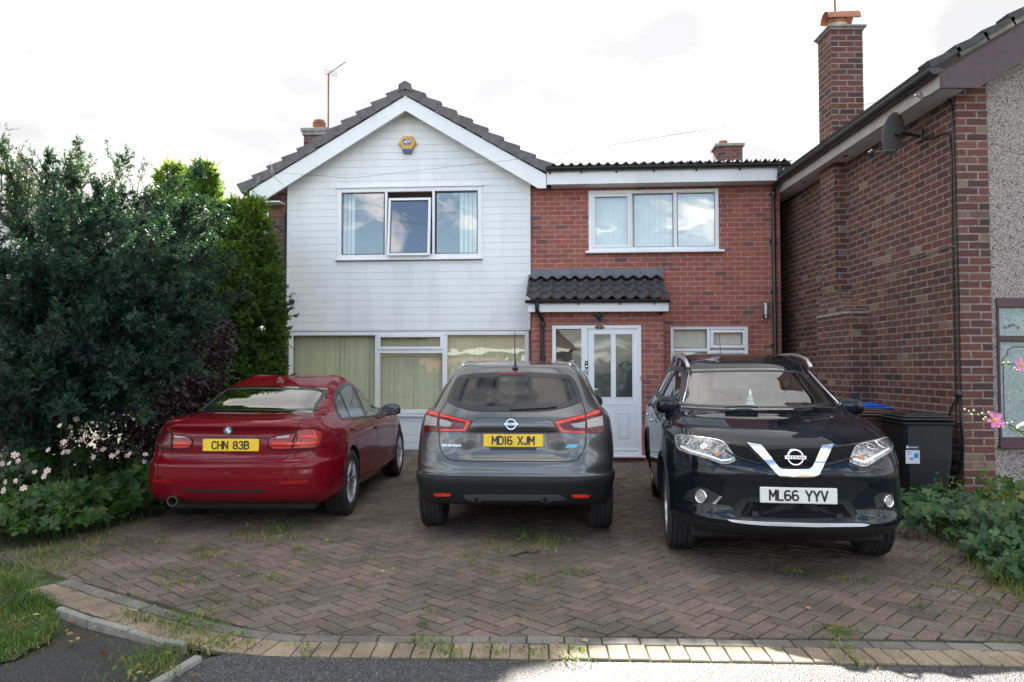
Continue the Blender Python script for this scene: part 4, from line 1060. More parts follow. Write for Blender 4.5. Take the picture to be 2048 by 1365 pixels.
# road
def asphalt(name, base, sp):
    m, t, b = newmat(name)
    c_ = N(t, "ShaderNodeTexCoord"); vo = N(t, "ShaderNodeTexVoronoi"); vo.inputs["Scale"].default_value = 105; t.links.new(c_.outputs["Object"], vo.inputs["Vector"])
    c = ramp(t, vo.outputs["Color"], [(.15, tuple(x*.35 for x in base)), (.5, base), (.8, tuple(min(1,x*sp) for x in base)), (1, tuple(min(1,x*sp*1.8) for x in base))])
    d_ = ramp(t, vo.outputs["Distance"], [(.15, 1), (.6, .35)]); c = mixc(t, 1.0, c, d_, 'MULTIPLY')
    f = ramp(t, noise(t, 1.2, 5, .6), [(.35, 0), (.8, .4)]); c = mixc(t, f, c, tuple(x*.7 for x in base))
    t.links.new(c, b.inputs["Base Color"]); b.inputs["Roughness"].default_value = .62; b.inputs["Specular IOR Level"].default_value = .5
    iv = N(t, "ShaderNodeMath", operation='SUBTRACT'); iv.inputs[0].default_value = 1; t.links.new(vo.outputs["Distance"], iv.inputs[1]); bump(t, b, iv.outputs[0], .9, .008); return m
MT['road'] = asphalt("asphalt", (.085,.087,.092), 2.2); MT['road2'] = asphalt("old_tarmac", (.04,.04,.042), 1.8)
Bl = [p for p in Bo]
e = [gp(480,1302), gp(600,1313), gp(1024,1319), gp(1500,1325), gp(2048,1333), (5.2, 3.75), (14, 3.2)]
f_ = [gp(300,1368), gp(400,1312)]
mb = MB(); pp = [(-4.5,-30),(30,-30),(30,3.2)] + e[::-1] + [gp(430,1310)] + [gp(395,1318)] + [gp(300,1372), (-3.2, 1.2), (-4.5, -1)]
mb.add([(x, y, -.008) for x, y in pp], [tuple(range(len(pp)))]); o = mb.build("road", MT['road'], None, fix=False); tag(o, "grey chipped asphalt road in front of the driveway", "road", kind="structure")
# footpath on the left
pp = [(-9,-3),(-4.5,-3),(-3.2,1.2),gp(290,1372),gp(385,1315),gp(330,1290),gp(210,1268),gp(130,1290),gp(0,1325),(-4.2,3.6),(-9,3.2)]
mb = MB(); mb.add([(x, y, -.014) for x, y in pp], [tuple(range(len(pp)))]); o = mb.build("footpath", MT['road2'], None, fix=False); tag(o, "dark worn tarmac footpath at the left of the road", "footpath", kind="structure")
# kerbs
def kerb(name, label, pts, wdt, h, mat):
    mb = MB(); lr2 = random.Random(3)
    for i in range(len(pts)-1):
        a, b_ = Vector((*pts[i], 0)), Vector((*pts[i+1], 0)); d_ = b_-a; l = d_.length; M = Matrix.Translation(a) @ Matrix.Rotation(math.atan2(d_.y, d_.x), 4, 'Z') @ Matrix.Rotation(R(lr2.uniform(-1.5,1.5)), 4, 'X')
        mb.box(.004, l-.004, -wdt/2, wdt/2, -.1, h+lr2.uniform(-.006,.006), M=M, bev=.008)
    o = mb.build(name, mat, None); tag(o, label, "kerb", kind="structure")
kmat = flat("kerb_concrete", (.24,.23,.20), .9, var=.3, scale=14, bmp=.8, bscale=110, dirt=(.09,.10,.06), dirtamt=.7)
kerb("kerb", "pale weathered concrete kerb edging at the left corner of the driveway", [gp(118,1222), gp(180,1245), gp(262,1266), gp(335,1290), gp(372,1297)], .045, .026, kmat)
kerb("road_kerb", "mossy concrete kerb between footpath and road at the bottom left", [gp(285,1385), gp(345,1350), gp(398,1318)], .05, .02, MT['concrete'])
# ================================================================= CARS
def paint(name, col, metal=.35, flake=.15, rough=.32, dust=.12, coat=1.0):
    m, t, b = newmat(name)
    f = ramp(t, noise(t, 900, 1), [(.3, tuple(c*(1-flake) for c in col)), (.7, tuple(c*(1+flake) for c in col))])
    d = ramp(t, noise(t, 3.0, 8, .75), [(.45, 0), (.85, dust)]); f = mixc(t, d, f, (.14,.13,.115))
    t.links.new(f, b.inputs["Base Color"]); b.inputs["Metallic"].default_value = metal; b.inputs["Roughness"].default_value = rough; b.inputs["Specular IOR Level"].default_value = .0
    b.inputs["Coat Weight"].default_value = coat
    cr_ = ramp(t, noise(t, 6, 6, .7), [(.45, .004), (.8, .016)]); t.links.new(cr_, b.inputs["Coat Roughness"]); return m
PR = paint("red_paint", (.15,.003,.009), .0, .25, .45, .03, .7); PG = paint("grey_paint", (.105,.107,.108), .75, .25, .38, .05); PB = paint("black_blue_paint", (.005,.007,.012), .0, .4, .5, .01, .75)
def carglass(name, col=(.012,.016,.016), rough=.015):
    m, t, b = newmat(name)
    b.inputs["Base Color"].default_value = (*col, 1); b.inputs["Roughness"].default_value = rough; b.inputs["IOR"].default_value = 1.8
    r_ = ramp(t, noise(t, 7, 6, .7), [(.45, rough), (.8, rough+.05)]); t.links.new(r_, b.inputs["Roughness"])
    return m
CG = carglass("tinted_car_glass"); CGL = carglass("clear_car_glass", (.05,.06,.055))
CGB = carglass("saloon_rear_glass", (.02,.026,.026)); CGB.node_tree.nodes["Principled BSDF"].inputs["IOR"].default_value = 2.3
CW = carglass("windscreen_glass", (.17,.19,.17), .02)
TY = flat("tyre_rubber", (.018,.018,.019), .8, var=.3, scale=8, bmp=.3, bscale=60, dirt=(.06,.055,.05), dirtamt=.4)
PL = flat("black_trim_plastic", (.014,.015,.016), .55, spec=.3, var=.2, scale=5, bmp=.15, bscale=250)
RIM = flat("alloy", (.50,.50,.51), .28, metal=.85, var=.08)
GAP = flat("gap_and_crease", (.004,.004,.004), .9)
def lens(name, col, em=0):
    m, t, b = newmat(name); v = N(t, "ShaderNodeTexWave"); c_ = N(t, "ShaderNodeTexCoord"); mp = N(t, "ShaderNodeMapping"); mp.inputs["Rotation"].default_value = (0, R(90), 0); t.links.new(c_.outputs["Object"], mp.inputs[0]); t.links.new(mp.outputs[0], v.inputs[0]); v.inputs["Scale"].default_value = 22
    t.links.new(ramp(t, v.outputs["Fac"], [(.2, tuple(c*.55 for c in col)), (.6, col)]), b.inputs["Base Color"])
    b.inputs["Roughness"].default_value = .3; b.inputs["Specular IOR Level"].default_value = .3; b.inputs["Coat Weight"].default_value = .5; b.inputs["Coat Roughness"].default_value = .02; return m
LR = lens("red_lens", (.34,.004,.006)); LRD = lens("dark_red_lens", (.13,.003,.006)); LW = lens("clear_lens", (.42,.40,.38)); LO = lens("bright_red_lens", (.92,.05,.015)); AMB = lens("amber_lens", (.8,.25,.03))
YEL = flat("yellow_plate", (.78,.52,.015), .35, var=.04); WHP = flat("white_plate", (.74,.73,.68), .35, var=.04); INK = flat("plate_ink", (.012,.012,.014), .4)
HL = None

def ringpts(yr, yf, wr, wm, wf, br, bf, cr, cf, zr, zs, zm, zfs, zf):
    P = [(0, yr, zr), (.38*wr, yr+.06*br, zr), (.72*wr, yr+.36*br, zr), (.935*wr, yr+br+.18*cr, zr*.55+zs*.45)]
    ys, ye = yr+br+cr, yf-bf-cf
    P.append((wr, ys, zs))
    for f in (.2, .4, .6, .8):
        if f < .5: x = wr + (wm-wr)*math.sin(f*math.pi); z = zs + (zm-zs)*math.sin(f*math.pi)
        else: x = wf + (wm-wf)*math.sin(f*math.pi); z = zfs + (zm-zfs)*math.sin(f*math.pi)
        P.append((x, ys+(ye-ys)*f, z))
    P += [(wf, ye, zfs), (.935*wf, yf-bf-.18*cf, zf*.55+zfs*.45), (.72*wf, yf-.36*bf, zf), (.38*wf, yf-.06*bf, zf), (0, yf, zf)]
    return P
def cr_up(A, n, axis):
    """Catmull-Rom (centripetal-like) upsampling of array A along axis"""
    A = np.moveaxis(A, axis, 0); m = len(A); out_ = []
    for i in range(m-1):
        p0 = A[i-1] if i > 0 else 2*A[0]-A[1]; p1 = A[i]; p2 = A[i+1]; p3 = A[i+2] if i+2 < m else 2*A[-1]-A[-2]
        l1 = np.linalg.norm(p2-p1, axis=-1, keepdims=True)+1e-9; l0 = np.linalg.norm(p1-p0, axis=-1, keepdims=True)+1e-9; l2 = np.linalg.norm(p3-p2, axis=-1, keepdims=True)+1e-9
        m1 = ((p2-p1)/l1*l0 + (p1-p0)/l0*l1)/(l0+l1)*l1; m2 = ((p2-p1)/l1*l2 + (p3-p2)/l2*l1)/(l1+l2)*l1
        for k in range(n):
            t_ = k/n; out_.append((2*t_**3-3*t_**2+1)*p1 + (t_**3-2*t_**2+t_)*m1 + (-2*t_**3+3*t_**2)*p2 + (t_**3-t_**2)*m2)
    out_.append(A[-1]); return np.moveaxis(np.array(out_), 0, axis)

def to_px(w):
    d = w - CAM; z = d.y*math.cos(PITCH) + d.z*math.sin(PITCH); u = -d.y*math.sin(PITCH) + d.z*math.cos(PITCH); return CX + FPX*d.x/z, CY - FPX*u/z
def inset(poly, d):
    """polygon moved inwards by d along its edge normals"""
    A_ = sum(poly[i-1][0]*poly[i][1]-poly[i][0]*poly[i-1][1] for i in range(len(poly))); sg = 1 if A_ > 0 else -1; out_ = []; n = len(poly)
    for i in range(n):
        p = Vector(poly[i]); a = (p-Vector(poly[i-1])).normalized(); b = (Vector(poly[(i+1)%n])-p).normalized(); t_ = (a+b).normalized(); nn = Vector((-t_.y, t_.x))*sg; out_.append(tuple(p + nn*d/max(.6, t_.dot(a))))
    return out_
def cglass(name, tint, base, k):
    """see-through car glass: fresnel mirror over tinted transparency"""
    m, t, b = newmat(name); t.nodes.remove(b); o = t.nodes["Material Output"]; tr = N(t, "ShaderNodeBsdfTransparent"); tr.inputs[0].default_value = (*tint, 1); gl = N(t, "ShaderNodeBsdfGlossy"); gl.inputs["Roughness"].default_value = .012
    lw = N(t, "ShaderNodeLayerWeight"); lw.inputs[0].default_value = .5; pw_ = N(t, "ShaderNodeMath", operation='POWER'); t.links.new(lw.outputs["Facing"], pw_.inputs[0]); pw_.inputs[1].default_value = 4.0
    mu = N(t, "ShaderNodeMath", operation='MULTIPLY_ADD'); t.links.new(pw_.outputs[0], mu.inputs[0]); mu.inputs[1].default_value = k; mu.inputs[2].default_value = base; mu.use_clamp = True
    d_ = ramp(t, noise(t, 5, 6, .7), [(.45, 0), (.85, .06)]); df = N(t, "ShaderNodeBsdfDiffuse"); df.inputs[0].default_value = (.3,.29,.26,1)
    m1 = N(t, "ShaderNodeMixShader"); t.links.new(d_, m1.inputs[0]); t.links.new(tr.outputs[0], m1.inputs[1]); t.links.new(df.outputs[0], m1.inputs[2])
    m2 = N(t, "ShaderNodeMixShader"); t.links.new(mu.outputs[0], m2.inputs[0]); t.links.new(m1.outputs[0], m2.inputs[1]); t.links.new(gl.outputs[0], m2.inputs[2]); t.links.new(m2.outputs[0], o.inputs[0]); return m
GTINT = cglass("privacy_glass", (.16,.19,.185), .055, 1.0); GCLR = cglass("clear_window_glass", (.70,.78,.74), .10, 1.0); GWS = cglass("clear_windscreen", (.74,.82,.77), .25, 1.2)
SEAT = flat("dark_seat_fabric", (.045,.045,.047), .9, var=.15); SEATB = flat("grey_seat_fabric", (.16,.155,.145), .9, var=.15); DASH = flat("dashboard_plastic", (.05,.052,.05), .7); HEADL = flat("pale_headlining", (.42,.41,.38), .9)
def rounded(mb, c, h, e=.5, n1=18, n2=10, M=None):
    vs = []; fs = []; pw = lambda v, q: math.copysign(abs(v)**q, v)
    for j in range(n2+1):
        b = -math.pi/2+math.pi*j/n2
        for i in range(n1):
            a = 2*math.pi*i/n1; p = Vector((pw(math.cos(b), e)*pw(math.cos(a), e)*h[0], pw(math.cos(b), e)*pw(math.sin(a), e)*h[1], pw(math.sin(b), e)*h[2]))
            vs.append(Vector(c) + (M @ p if M is not None else p))
    for j in range(n2):
        for i in range(n1): fs.append((j*n1+i, j*n1+(i+1)%n1, (j+1)*n1+(i+1)%n1, (j+1)*n1+i))
    mb.add(vs, fs)
def cabin(car, yf, yr, zs, hw, seat, wheel_y, roof_z, cowl_y, cowl_z):
    tilt = Matrix.Rotation(R(16), 3, 'X')
    for nm, y in (("front_seat", yf), ("rear_seat", yr)):
        for x_ in (-hw, hw):
            mb = MB(); rounded(mb, (x_, y+.22, zs), (.25,.27,.08)); rounded(mb, (x_, y-.08, zs+.32), (.24,.07,.32), M=tilt); rounded(mb, (x_, y-.19, zs+.74), (.13,.05,.095), M=tilt)
            for q_ in (-.05, .05): mb.tube([(x_+q_, y-.15, zs+.58), (x_+q_, y-.18, zs+.70)], .007, 6)
            mb.build(nm, seat, car.root, smooth=True)
    mb = MB(); rounded(mb, (0, cowl_y-.28, cowl_z-.12), (.66,.26,.12), e=.6); mb.build("dashboard", DASH, car.root, smooth=True)
    mb = MB(); c_ = Vector((hw, wheel_y, cowl_z-.02)); Mr = Matrix.Rotation(R(62), 3, 'X'); mb.tube([c_ + Mr @ Vector((.185*math.cos(a), .185*math.sin(a), 0)) for a in [2*math.pi*k/28 for k in range(29)]], .015, 7, cap=False)
    for a in (R(0), R(180), R(270)): mb.tube([c_ + Mr @ Vector((.05*math.cos(a), .05*math.sin(a), -.01)), c_ + Mr @ Vector((.18*math.cos(a), .18*math.sin(a), 0))], .016, 6)
    rounded(mb, c_, (.06,.05,.03), M=Mr); mb.build("steering_wheel", DASH, car.root, smooth=True)
    mb = MB(); rounded(mb, (0, cowl_y-.66, roof_z-.20), (.12,.02,.035)); mb.tube([(0, cowl_y-.66, roof_z-.18), (0, cowl_y-.69, roof_z-.14)], .01, 6); mb.build("rear_view_mirror", MT['black'], car.root, smooth=True)

class Car:
    def __init__(s, name, loc, rz, label, rings, axles, wr, track, tw, arch, paint_, z_lower, mat_lower, group="cars parked on the block paved driveway", nu=5, nt_=5, dents=()):
        s.root = empty(name, (loc[0], loc[1], 0), rz, label, "car", group)
        s.M = Matrix.Translation((loc[0], loc[1], 0)) @ Matrix.Rotation(rz, 4, 'Z'); s.Mi = s.M.inverted()
        s.paint = paint_
        A = np.array([ringpts(*r_) for r_ in rings]); A = cr_up(A, nt_, 1); A = cr_up(A, nu, 0)
        nr, m = A.shape[:2]
        # close in full ring: right side 0..m-1 then mirrored left m-2..1
        B = A[:, m-2:0:-1].copy(); B[:, :, 0] *= -1
        F = np.concatenate([A, B], axis=1); w_ = F.shape[1]
        for d_ in dents: F = d_(F)
        vs = F.reshape(-1, 3); fs = []
        for i in range(nr-1):
            for j in range(w_): fs.append((i*w_+j, i*w_+(j+1)%w_, (i+1)*w_+(j+1)%w_, (i+1)*w_+j))
        # caps
        for base, flip in ((0, False), ((nr-1)*w_, True)):
            for j in range(0, m-1):
                a, b_ = j, j+1; c_, d_ = (w_-j) % w_, (w_-j-1) % w_
                if c_ == a: q = [a, b_, d_]
                elif d_ == b_: q = [a, b_, c_]
                else: q = [a, b_, d_, c_]
                q = [base+k for k in q]; fs.append(tuple(q[::-1] if not flip else q))
        me = bpy.data.meshes.new(name+"_body"); me.from_pydata([tuple(v) for v in vs], [], fs)
        bm = bmesh.new(); bm.from_mesh(me); bmesh.ops.recalc_face_normals(bm, faces=bm.faces); bm.to_mesh(me)
        bm.faces.ensure_lookup_table(); s.bvh = BVHTree.FromBMesh(bm); bm.free()
        for m_ in (paint_, mat_lower): me.materials.append(m_)
        s.smoothn = None
        for p in me.polygons: p.use_smooth = True
        o = bpy.data.objects.new("body", me); COL.objects.link(o)
        # wheel arches
        cm = MB()
        for ya_ in axles:
            for sx in (-1, 1):
                Mx = Matrix.Translation((sx*(track+.05), ya_, wr+.012)) @ Matrix.Rotation(R(90), 4, 'Y')
                cm.lathe([(0,-.30),(arch,-.30),(arch,.30),(0,.30)], 40, Mx)
                x0c, x1c = sorted((sx*(track-.25), sx*(track+.35))); cm.box(x0c, x1c, ya_-arch*.985, ya_+arch*.985, -.2, wr+.01)
        co = cm.build("cutter", GAP); 
        cm2 = None
        md = o.modifiers.new("b", 'BOOLEAN'); md.operation = 'DIFFERENCE'; md.object = co; md.solver = 'EXACT'; md.use_self = True; md.material_mode = 'TRANSFER'
        dg = bpy.context.evaluated_depsgraph_get(); dg.update()
        me2 = bpy.data.meshes.new_from_object(o.evaluated_get(dg)); o.modifiers.clear(); o.data = me2; bpy.data.objects.remove(co)
        s.body = o; o.parent = s.root
        # normals for wide smooth look come from the uncut surface
        s.me = me2; s.track, s.tw, s.wr, s.axles, s.arch = track, tw, wr, axles, arch
        s.z_lower = z_lower
        s.gaps = MB()
    def ray_local(s, px, py):
        o_ = s.Mi @ CAM; d_ = (s.Mi.to_3x3() @ ray(px, py)).normalized(); return o_, d_
    def on_plane(s, p, y):
        o_, d_ = s.ray_local(*p); return o_ + d_*((y-o_.y)/d_.y)
    def hit(s, p, view):
        if view == 'px':
            o_, d_ = s.ray_local(*p)
            h, n, i, l = s.bvh.ray_cast(o_, d_)
            if h is None:
                # nearest approach: walk the ray to the closest surface point
                best = None; t_ = 4.0
                for k in range(60):
                    q = o_ + d_*t_; nn = s.bvh.find_nearest(q)
                    if best is None or nn[3] < best[1][3]: best = (t_, nn)
                    t_ += .1
                h, n = best[1][0], best[1][1]
        else:
            ax, sg = view   # axis to cast along: 'y+' from the rear, etc.
            if ax == 'y': o_ = Vector((p[0], -3 if sg > 0 else 8, p[1])); d_ = Vector((0, sg, 0))
            elif ax == 'x': o_ = Vector((3 if sg < 0 else -3, p[0], p[1])); d_ = Vector((sg, 0, 0))
            else: o_ = Vector((p[0], p[1], 4)); d_ = Vector((0, 0, -1))
            h, n, i, l = s.bvh.ray_cast(o_, d_)
            if h is None: nn = s.bvh.find_nearest(o_ + d_*2.5); h, n = nn[0], nn[1]
        if n.dot(h - Vector((0, 2.2, .8))) < 0 and False: n = -n
        return h, n
    def patch(s, name, poly, mat, view='px', off=.004, depth=.008, step=None, parent=None, rnd_=0):
        px = view == 'px'; step = step or (5.0 if px else .03)
        # densify the boundary
        B = []
        n = len(poly)
        pl = [Vector(p) for p in poly]
        if rnd_:
            for it in range(rnd_):
                q = []
                for i in range(len(pl)): a, b_ = pl[i], pl[(i+1)%len(pl)]; q += [a.lerp(b_, .25), a.lerp(b_, .75)]
                pl = q
            n = len(pl)
        for i in range(n):
            a, b_ = pl[i], pl[(i+1)%n]; k = max(1, int((b_-a).length/step))
            for j in range(k): B.append(a.lerp(b_, j/k))
        V = list(B); x0 = min(p.x for p in B); x1 = max(p.x for p in B); y0 = min(p.y for p in B); y1 = max(p.y for p in B)
        def inside(p):
            c_ = False
            for i in range(len(B)):
                a, b_ = B[i], B[i-1]
                if (a.y > p.y) != (b_.y > p.y) and p.x < (b_.x-a.x)*(p.y-a.y)/(b_.y-a.y)+a.x: c_ = not c_
            return c_
        y = y0+step*.5; 
        while y < y1:
            x = x0+step*.5
            while x < x1:
                p = Vector((x, y))
                if inside(p) and min((p-b_).length for b_ in B) > step*.4: V.append(p)
                x += step
            y += step
        nb_ = len(B)
        r_ = geometry.delaunay_2d_cdt([Vector((v.x, v.y)) for v in V], [], [list(range(nb_))], 1, 1e-6)
        v2, e2, f2 = r_[0], r_[1], r_[2]
        hs = [s.hit((v.x, v.y), view) for v in v2]
        top = [h + n_*off for h, n_ in hs]; bot = [h - n_*depth for h, n_ in hs]
        ec = {}
        for f in f2:
            for i in range(len(f)):
                e = tuple(sorted((f[i], f[(i+1)%len(f)]))); ec[e] = ec.get(e, 0)+1
        vs = top + bot; k = len(top); fs = [tuple(f) for f in f2]
        sk = [(a, b_, k+b_, k+a) for (a, b_), c_ in ec.items() if c_ == 1]
        mb = MB(); mb.add(vs, fs + sk); o = mb.build(name, mat, parent or s.root, smooth=True, angle=45); return o
    def line(s, pts, w_=.0045, view='px', off=.0012, mb=None, dens=None):
        mb = mb or s.gaps; px = view == 'px'; st = dens or (3.0 if px else .03); Q = []
        P = [Vector(p) for p in pts]
        # Catmull-Rom through the points
        for i in range(len(P)-1):
            p0 = P[max(i-1,0)]; p1 = P[i]; p2 = P[i+1]; p3 = P[min(i+2,len(P)-1)]; k = max(2, int((p2-p1).length/st))
            for j in range(k):
                t_ = j/k; Q.append(.5*((2*p1)+(p2-p0)*t_+(2*p0-5*p1+4*p2-p3)*t_*t_+(3*p1-p0-3*p2+p3)*t_**3))
        Q.append(P[-1]); H = [s.hit((q.x, q.y), view) for q in Q]
        vs = []; fs = []
        for i, (h, n_) in enumerate(H):
            t_ = H[min(i+1,len(H)-1)][0] - H[max(i-1,0)][0]
            sd = t_.cross(n_).normalized()*(w_/2); c_ = h + n_*off; vs += [c_-sd, c_+sd]
        for i in range(len(H)-1):
            if (H[i+1][0]-H[i][0]).length < .25: fs.append((2*i, 2*i+1, 2*i+3, 2*i+2))
        mb.add(vs, fs)
    def tube_on(s, pts, r, view='px', off=.01, n=8, mb=None):
        P = []
        for p in pts: h, n_ = s.hit(p, view); P.append(h+n_*off)
        mb.tube(P, r, n); return P
    def frame_at(s, p, view='px', off=.006, yaw=0, upright=None):
        """matrix with +Z out of the surface, +Y up"""
        h, n_ = s.hit(p, view)
        if upright: n_ = Vector(upright).normalized()
        z = n_.normalized(); x = Vector((0,0,1)).cross(z).normalized(); y = z.cross(x)
        return Matrix.Translation(h + z*off) @ Matrix((x, y, z)).transposed().to_4x4()
    def split(s, regions, cuts=()):
        """cut the body mesh in named parts; regions: (name, material index test, fn(center, normal))"""
        me = s.me; me.update(); n = len(me.polygons)
        # store corner normals so that the seams do not show
        nor = [tuple(c.vector) for c in me.corner_normals]
        key = []; tests = []
        for poly, view, d in cuts: tests.append((inpoly(inset(poly, d)), view))
        camL = s.Mi @ CAM
        def is_cut(p):
            c_, no = p.center, p.normal
            for fn, view in tests:
                if view == 'px':
                    if no.dot(camL - c_) <= 0: continue
                    if all(fn(*to_px(s.M @ me.vertices[v].co)) for v in p.vertices): return True
                else:
                    ax, sg = view; co = [me.vertices[v].co for v in p.vertices]
                    if ax == 'y' and no.y*sg < -.15 and all(fn(v.x, v.z) for v in co): return True
                    if ax == 'x' and no.x*sg < -.3 and all(fn(v.y, v.z) for v in co): return True
            return False
        for p in me.polygons:
            c_, no = p.center, p.normal; nm = "body"
            if cuts and p.material_index < 2 and c_.z > .95 and is_cut(p): key.append("#cut"); continue
            if p.material_index < 2:
                if c_.z < s.z_lower(c_): nm = "lower_trim"
                else:
                    for rn, fn in regions:
                        if fn(c_, no): nm = rn; break
            else: nm = "wheel_arch#%d" % ((c_.x > 0) + 2*(c_.y > 2.2))
            key.append(nm)
        mats = list(me.materials)
        res = {}
        for nm in dict.fromkeys(key):
            if nm == '#cut': continue
            ids = [i for i in range(n) if key[i] == nm]; vm = {}; vs = []; fs = []; ln = []
            for i in ids:
                p = me.polygons[i]; f = []
                for li in p.loop_indices:
                    vi = me.loops[li].vertex_index
                    if vi not in vm: vm[vi] = len(vs); vs.append(tuple(me.vertices[vi].co))
                    f.append(vm[vi]); ln.append(nor[li])
                fs.append(f)
            m2 = bpy.data.meshes.new(nm); m2.from_pydata(vs, [], fs)
            m2.materials.append(mats[1] if nm == "lower_trim" else (GAP if nm.startswith("wheel_arch") else mats[0]))
            m2.polygons.foreach_set("use_smooth", [not nm.startswith("wheel_arch")]*len(m2.polygons)); m2.update()
            if not nm.startswith("wheel_arch"): m2.normals_split_custom_set(ln)
            base = nm.split('#')[0]
            o = bpy.data.objects.new(base, m2); COL.objects.link(o); o.parent = s.root; res[nm] = o
        bpy.data.objects.remove(s.body); s.body = res.get("body"); s.parts = res
        return res
    def wheel(s, x, y, out, style, steer=0):
        """out = +1 when the outside faces +x"""
        r, w_ = s.wr, s.tw; M = Matrix.Translation((x, y, r)) @ Matrix.Rotation(steer, 4, 'Z') @ Matrix.Rotation(R(90)*out, 4, 'Y')
        # z of lathe now along outward axis
        e = empty("wheel", (0,0,0)); e.parent = s.root
        h = w_/2; rr = r*.66
        mb = MB(); prof = [(rr-.01, -h+.02), (rr+.01, -h+.004), (rr+.05, -h-.002), (r-.03, -h+.002), (r-.012, -h+.012), (r-.002, -h+.03)]
        for k in range(4):
            z0 = -h+.035+(w_-.07)*k/4; z1 = z0+(w_-.07)/4
            prof += [(r, z0), (r, z1-.008), (r-.009, z1-.006), (r-.009, z1)]
        prof += [(r-.002, h-.03), (r-.012, h-.012), (r-.03, h-.002), (rr+.05, h+.002), (rr+.012, h-.002), (rr, h-.012)]
        mb.lathe(prof, 56, M); mb.build("tyre", TY, e, smooth=True, angle=35)
        mb = MB(); mb.lathe([(rr+.002, h-.014), (rr-.004, h-.006), (rr-.018, h-.010), (rr-.022, h-.05), (rr-.03, -h+.02)], 56, M)
        zf = h-.035
        def spoke(a, w0, w1, r0, r1, z0, z1, th=.02):
            c_, sn = math.cos(a), math.sin(a); vs = []
            for (rd, ww, zz) in ((r0, w0, z0), ((r0+r1)/2, (w0+w1)/2*.85, (z0+z1)/2+.004), (r1, w1, z1)):
                for sg in (-1, 1):
                    for dz in (0, -th):
                        k = sg*ww/2*(1 if dz == 0 else 1.35); vs.append(M @ Vector((c_*rd - sn*k, sn*rd + c_*k, zz+dz)))
            fs = []
            for i in (0, 4): fs += [(i, i+2, i+6, i+4), (i+1, i+5, i+7, i+3), (i, i+4, i+5, i+1), (i+2, i+3, i+7, i+6)]
            mb.add(vs, fs)
        if style == 'double':
            for k in range(5):
                a = 2*math.pi*k/5+.3
                for da in (-.17, .17): spoke(a+da*.9, .024, .032, .05, rr-.012, zf-.012, zf+.012)
                spoke(a-.17, .02, .012, .07, .12, zf-.014, zf-.006)
        else:
            for k in range(5): spoke(2*math.pi*k/5, .06, .085, .05, rr-.012, zf-.012, zf+.012)
        mb.lathe([(0, zf), (.03, zf), (.034, zf-.006), (.075, zf-.012), (.08, zf-.04)], 24, M)
        mb.build("rim", RIM, e, smooth=True, angle=35)
        mb = MB(); mb.lathe([(rr-.025, h-.09), (0, h-.09)], 32, M); mb.lathe([(.0,h-.075),(.13,h-.075),(.13,h-.088)], 28, M); mb.build("brake_disc", flat("brake", (.05,.05,.05), .5, metal=.5), e)
        return e
    def wheels(s, style, steer=0):
        for i, y in enumerate(s.axles):
            for sx in (-1, 1): s.wheel(sx*(s.track), y, sx, style, steer if i == 1 else 0)
    def finish(s):
        s.gaps.build("gap_and_crease", GAP, s.root, fix=False)  # real panel gaps, plus body creases shaded by dark lines
    def plate(s, p, txt, mat, up=(0,-1,.06), off=.02, wd=.52, ht=.111):
        M = s.frame_at(p, off=off, upright=up)
        mb = MB(); mb.box(-wd/2, wd/2, -ht/2, ht/2, -.016, 0, M=M, bev=.005); o = mb.build("number_plate", mat, s.root)
        mb = MB(); plate_text(mb, txt, .079, M, stroke=.165, gap=.20, sx=.80, space=.40); mb.build("plate_lettering", INK, o, fix=False)
        return o, M
def inpoly(poly):
    def f(x, y):
        c_ = False; n = len(poly)
        for i in range(n):
            a, b_ = poly[i], poly[i-1]
            if (a[1] > y) != (b_[1] > y) and x < (b_[0]-a[0])*(y-a[1])/(b_[1]-a[1])+a[0]: c_ = not c_
        return c_
    return f
def crop(ox, oy, sc): return lambda pts: [(ox+x/sc, oy+y/sc) for x, y in pts]
def disc(cx, cy, rx, ry=None, n=20): ry = ry or rx; return [(cx+rx*math.cos(2*math.pi*k/n), cy+ry*math.sin(2*math.pi*k/n)) for k in range(n)]

# ---------------------------------------------------------------- middle car (grey crossover seen from behind)
K = crop(800, 700, 3.591)
RQ = [(.60,3.9,.55,.62,.55,.1,.15,.2,.3,.30,.24,.20,.20,.22),
 (.24,4.15,.76,.79,.74,.10,.2,.22,.35,.30,.28,.24,.22,.24),
 (.07,4.32,.85,.865,.84,.13,.25,.26,.4,.345,.33,.30,.30,.30),
 (.015,4.37,.885,.90,.88,.14,.28,.28,.45,.46,.46,.45,.5,.5),
 (.0,4.37,.897,.91,.89,.14,.3,.28,.45,.575,.575,.575,.575,.575),
 (.012,4.37,.890,.903,.885,.14,.3,.28,.45,.590,.590,.590,.590,.590),
 (.028,4.365,.892,.903,.885,.14,.3,.28,.45,.66,.68,.70,.68,.66),
 (.075,4.35,.89,.90,.875,.14,.3,.28,.45,.78,.82,.84,.82,.78),
 (.095,4.30,.88,.892,.855,.15,.3,.28,.45,.93,.95,.94,.92,.88),
 (.115,4.18,.85,.873,.825,.16,.3,.28,.42,1.05,1.08,1.03,1.0,.96),
 (.165,3.40,.775,.825,.75,.15,.15,.3,.3,1.14,1.17,1.10,1.08,1.08),
 (.29,3.0,.69,.745,.68,.12,.12,.32,.3,1.31,1.33,1.32,1.30,1.28),
 (.40,2.60,.59,.645,.60,.09,.12,.32,.3,1.465,1.475,1.49,1.47,1.44),
 (.44,2.45,.53,.59,.54,.08,.1,.30,.3,1.515,1.53,1.545,1.53,1.50),
 (.62,2.35,.40,.46,.42,.06,.08,.3,.3,1.545,1.56,1.575,1.56,1.535),
 (.95,2.2,.15,.2,.15,.03,.03,.15,.15,1.565,1.575,1.585,1.58,1.56)]
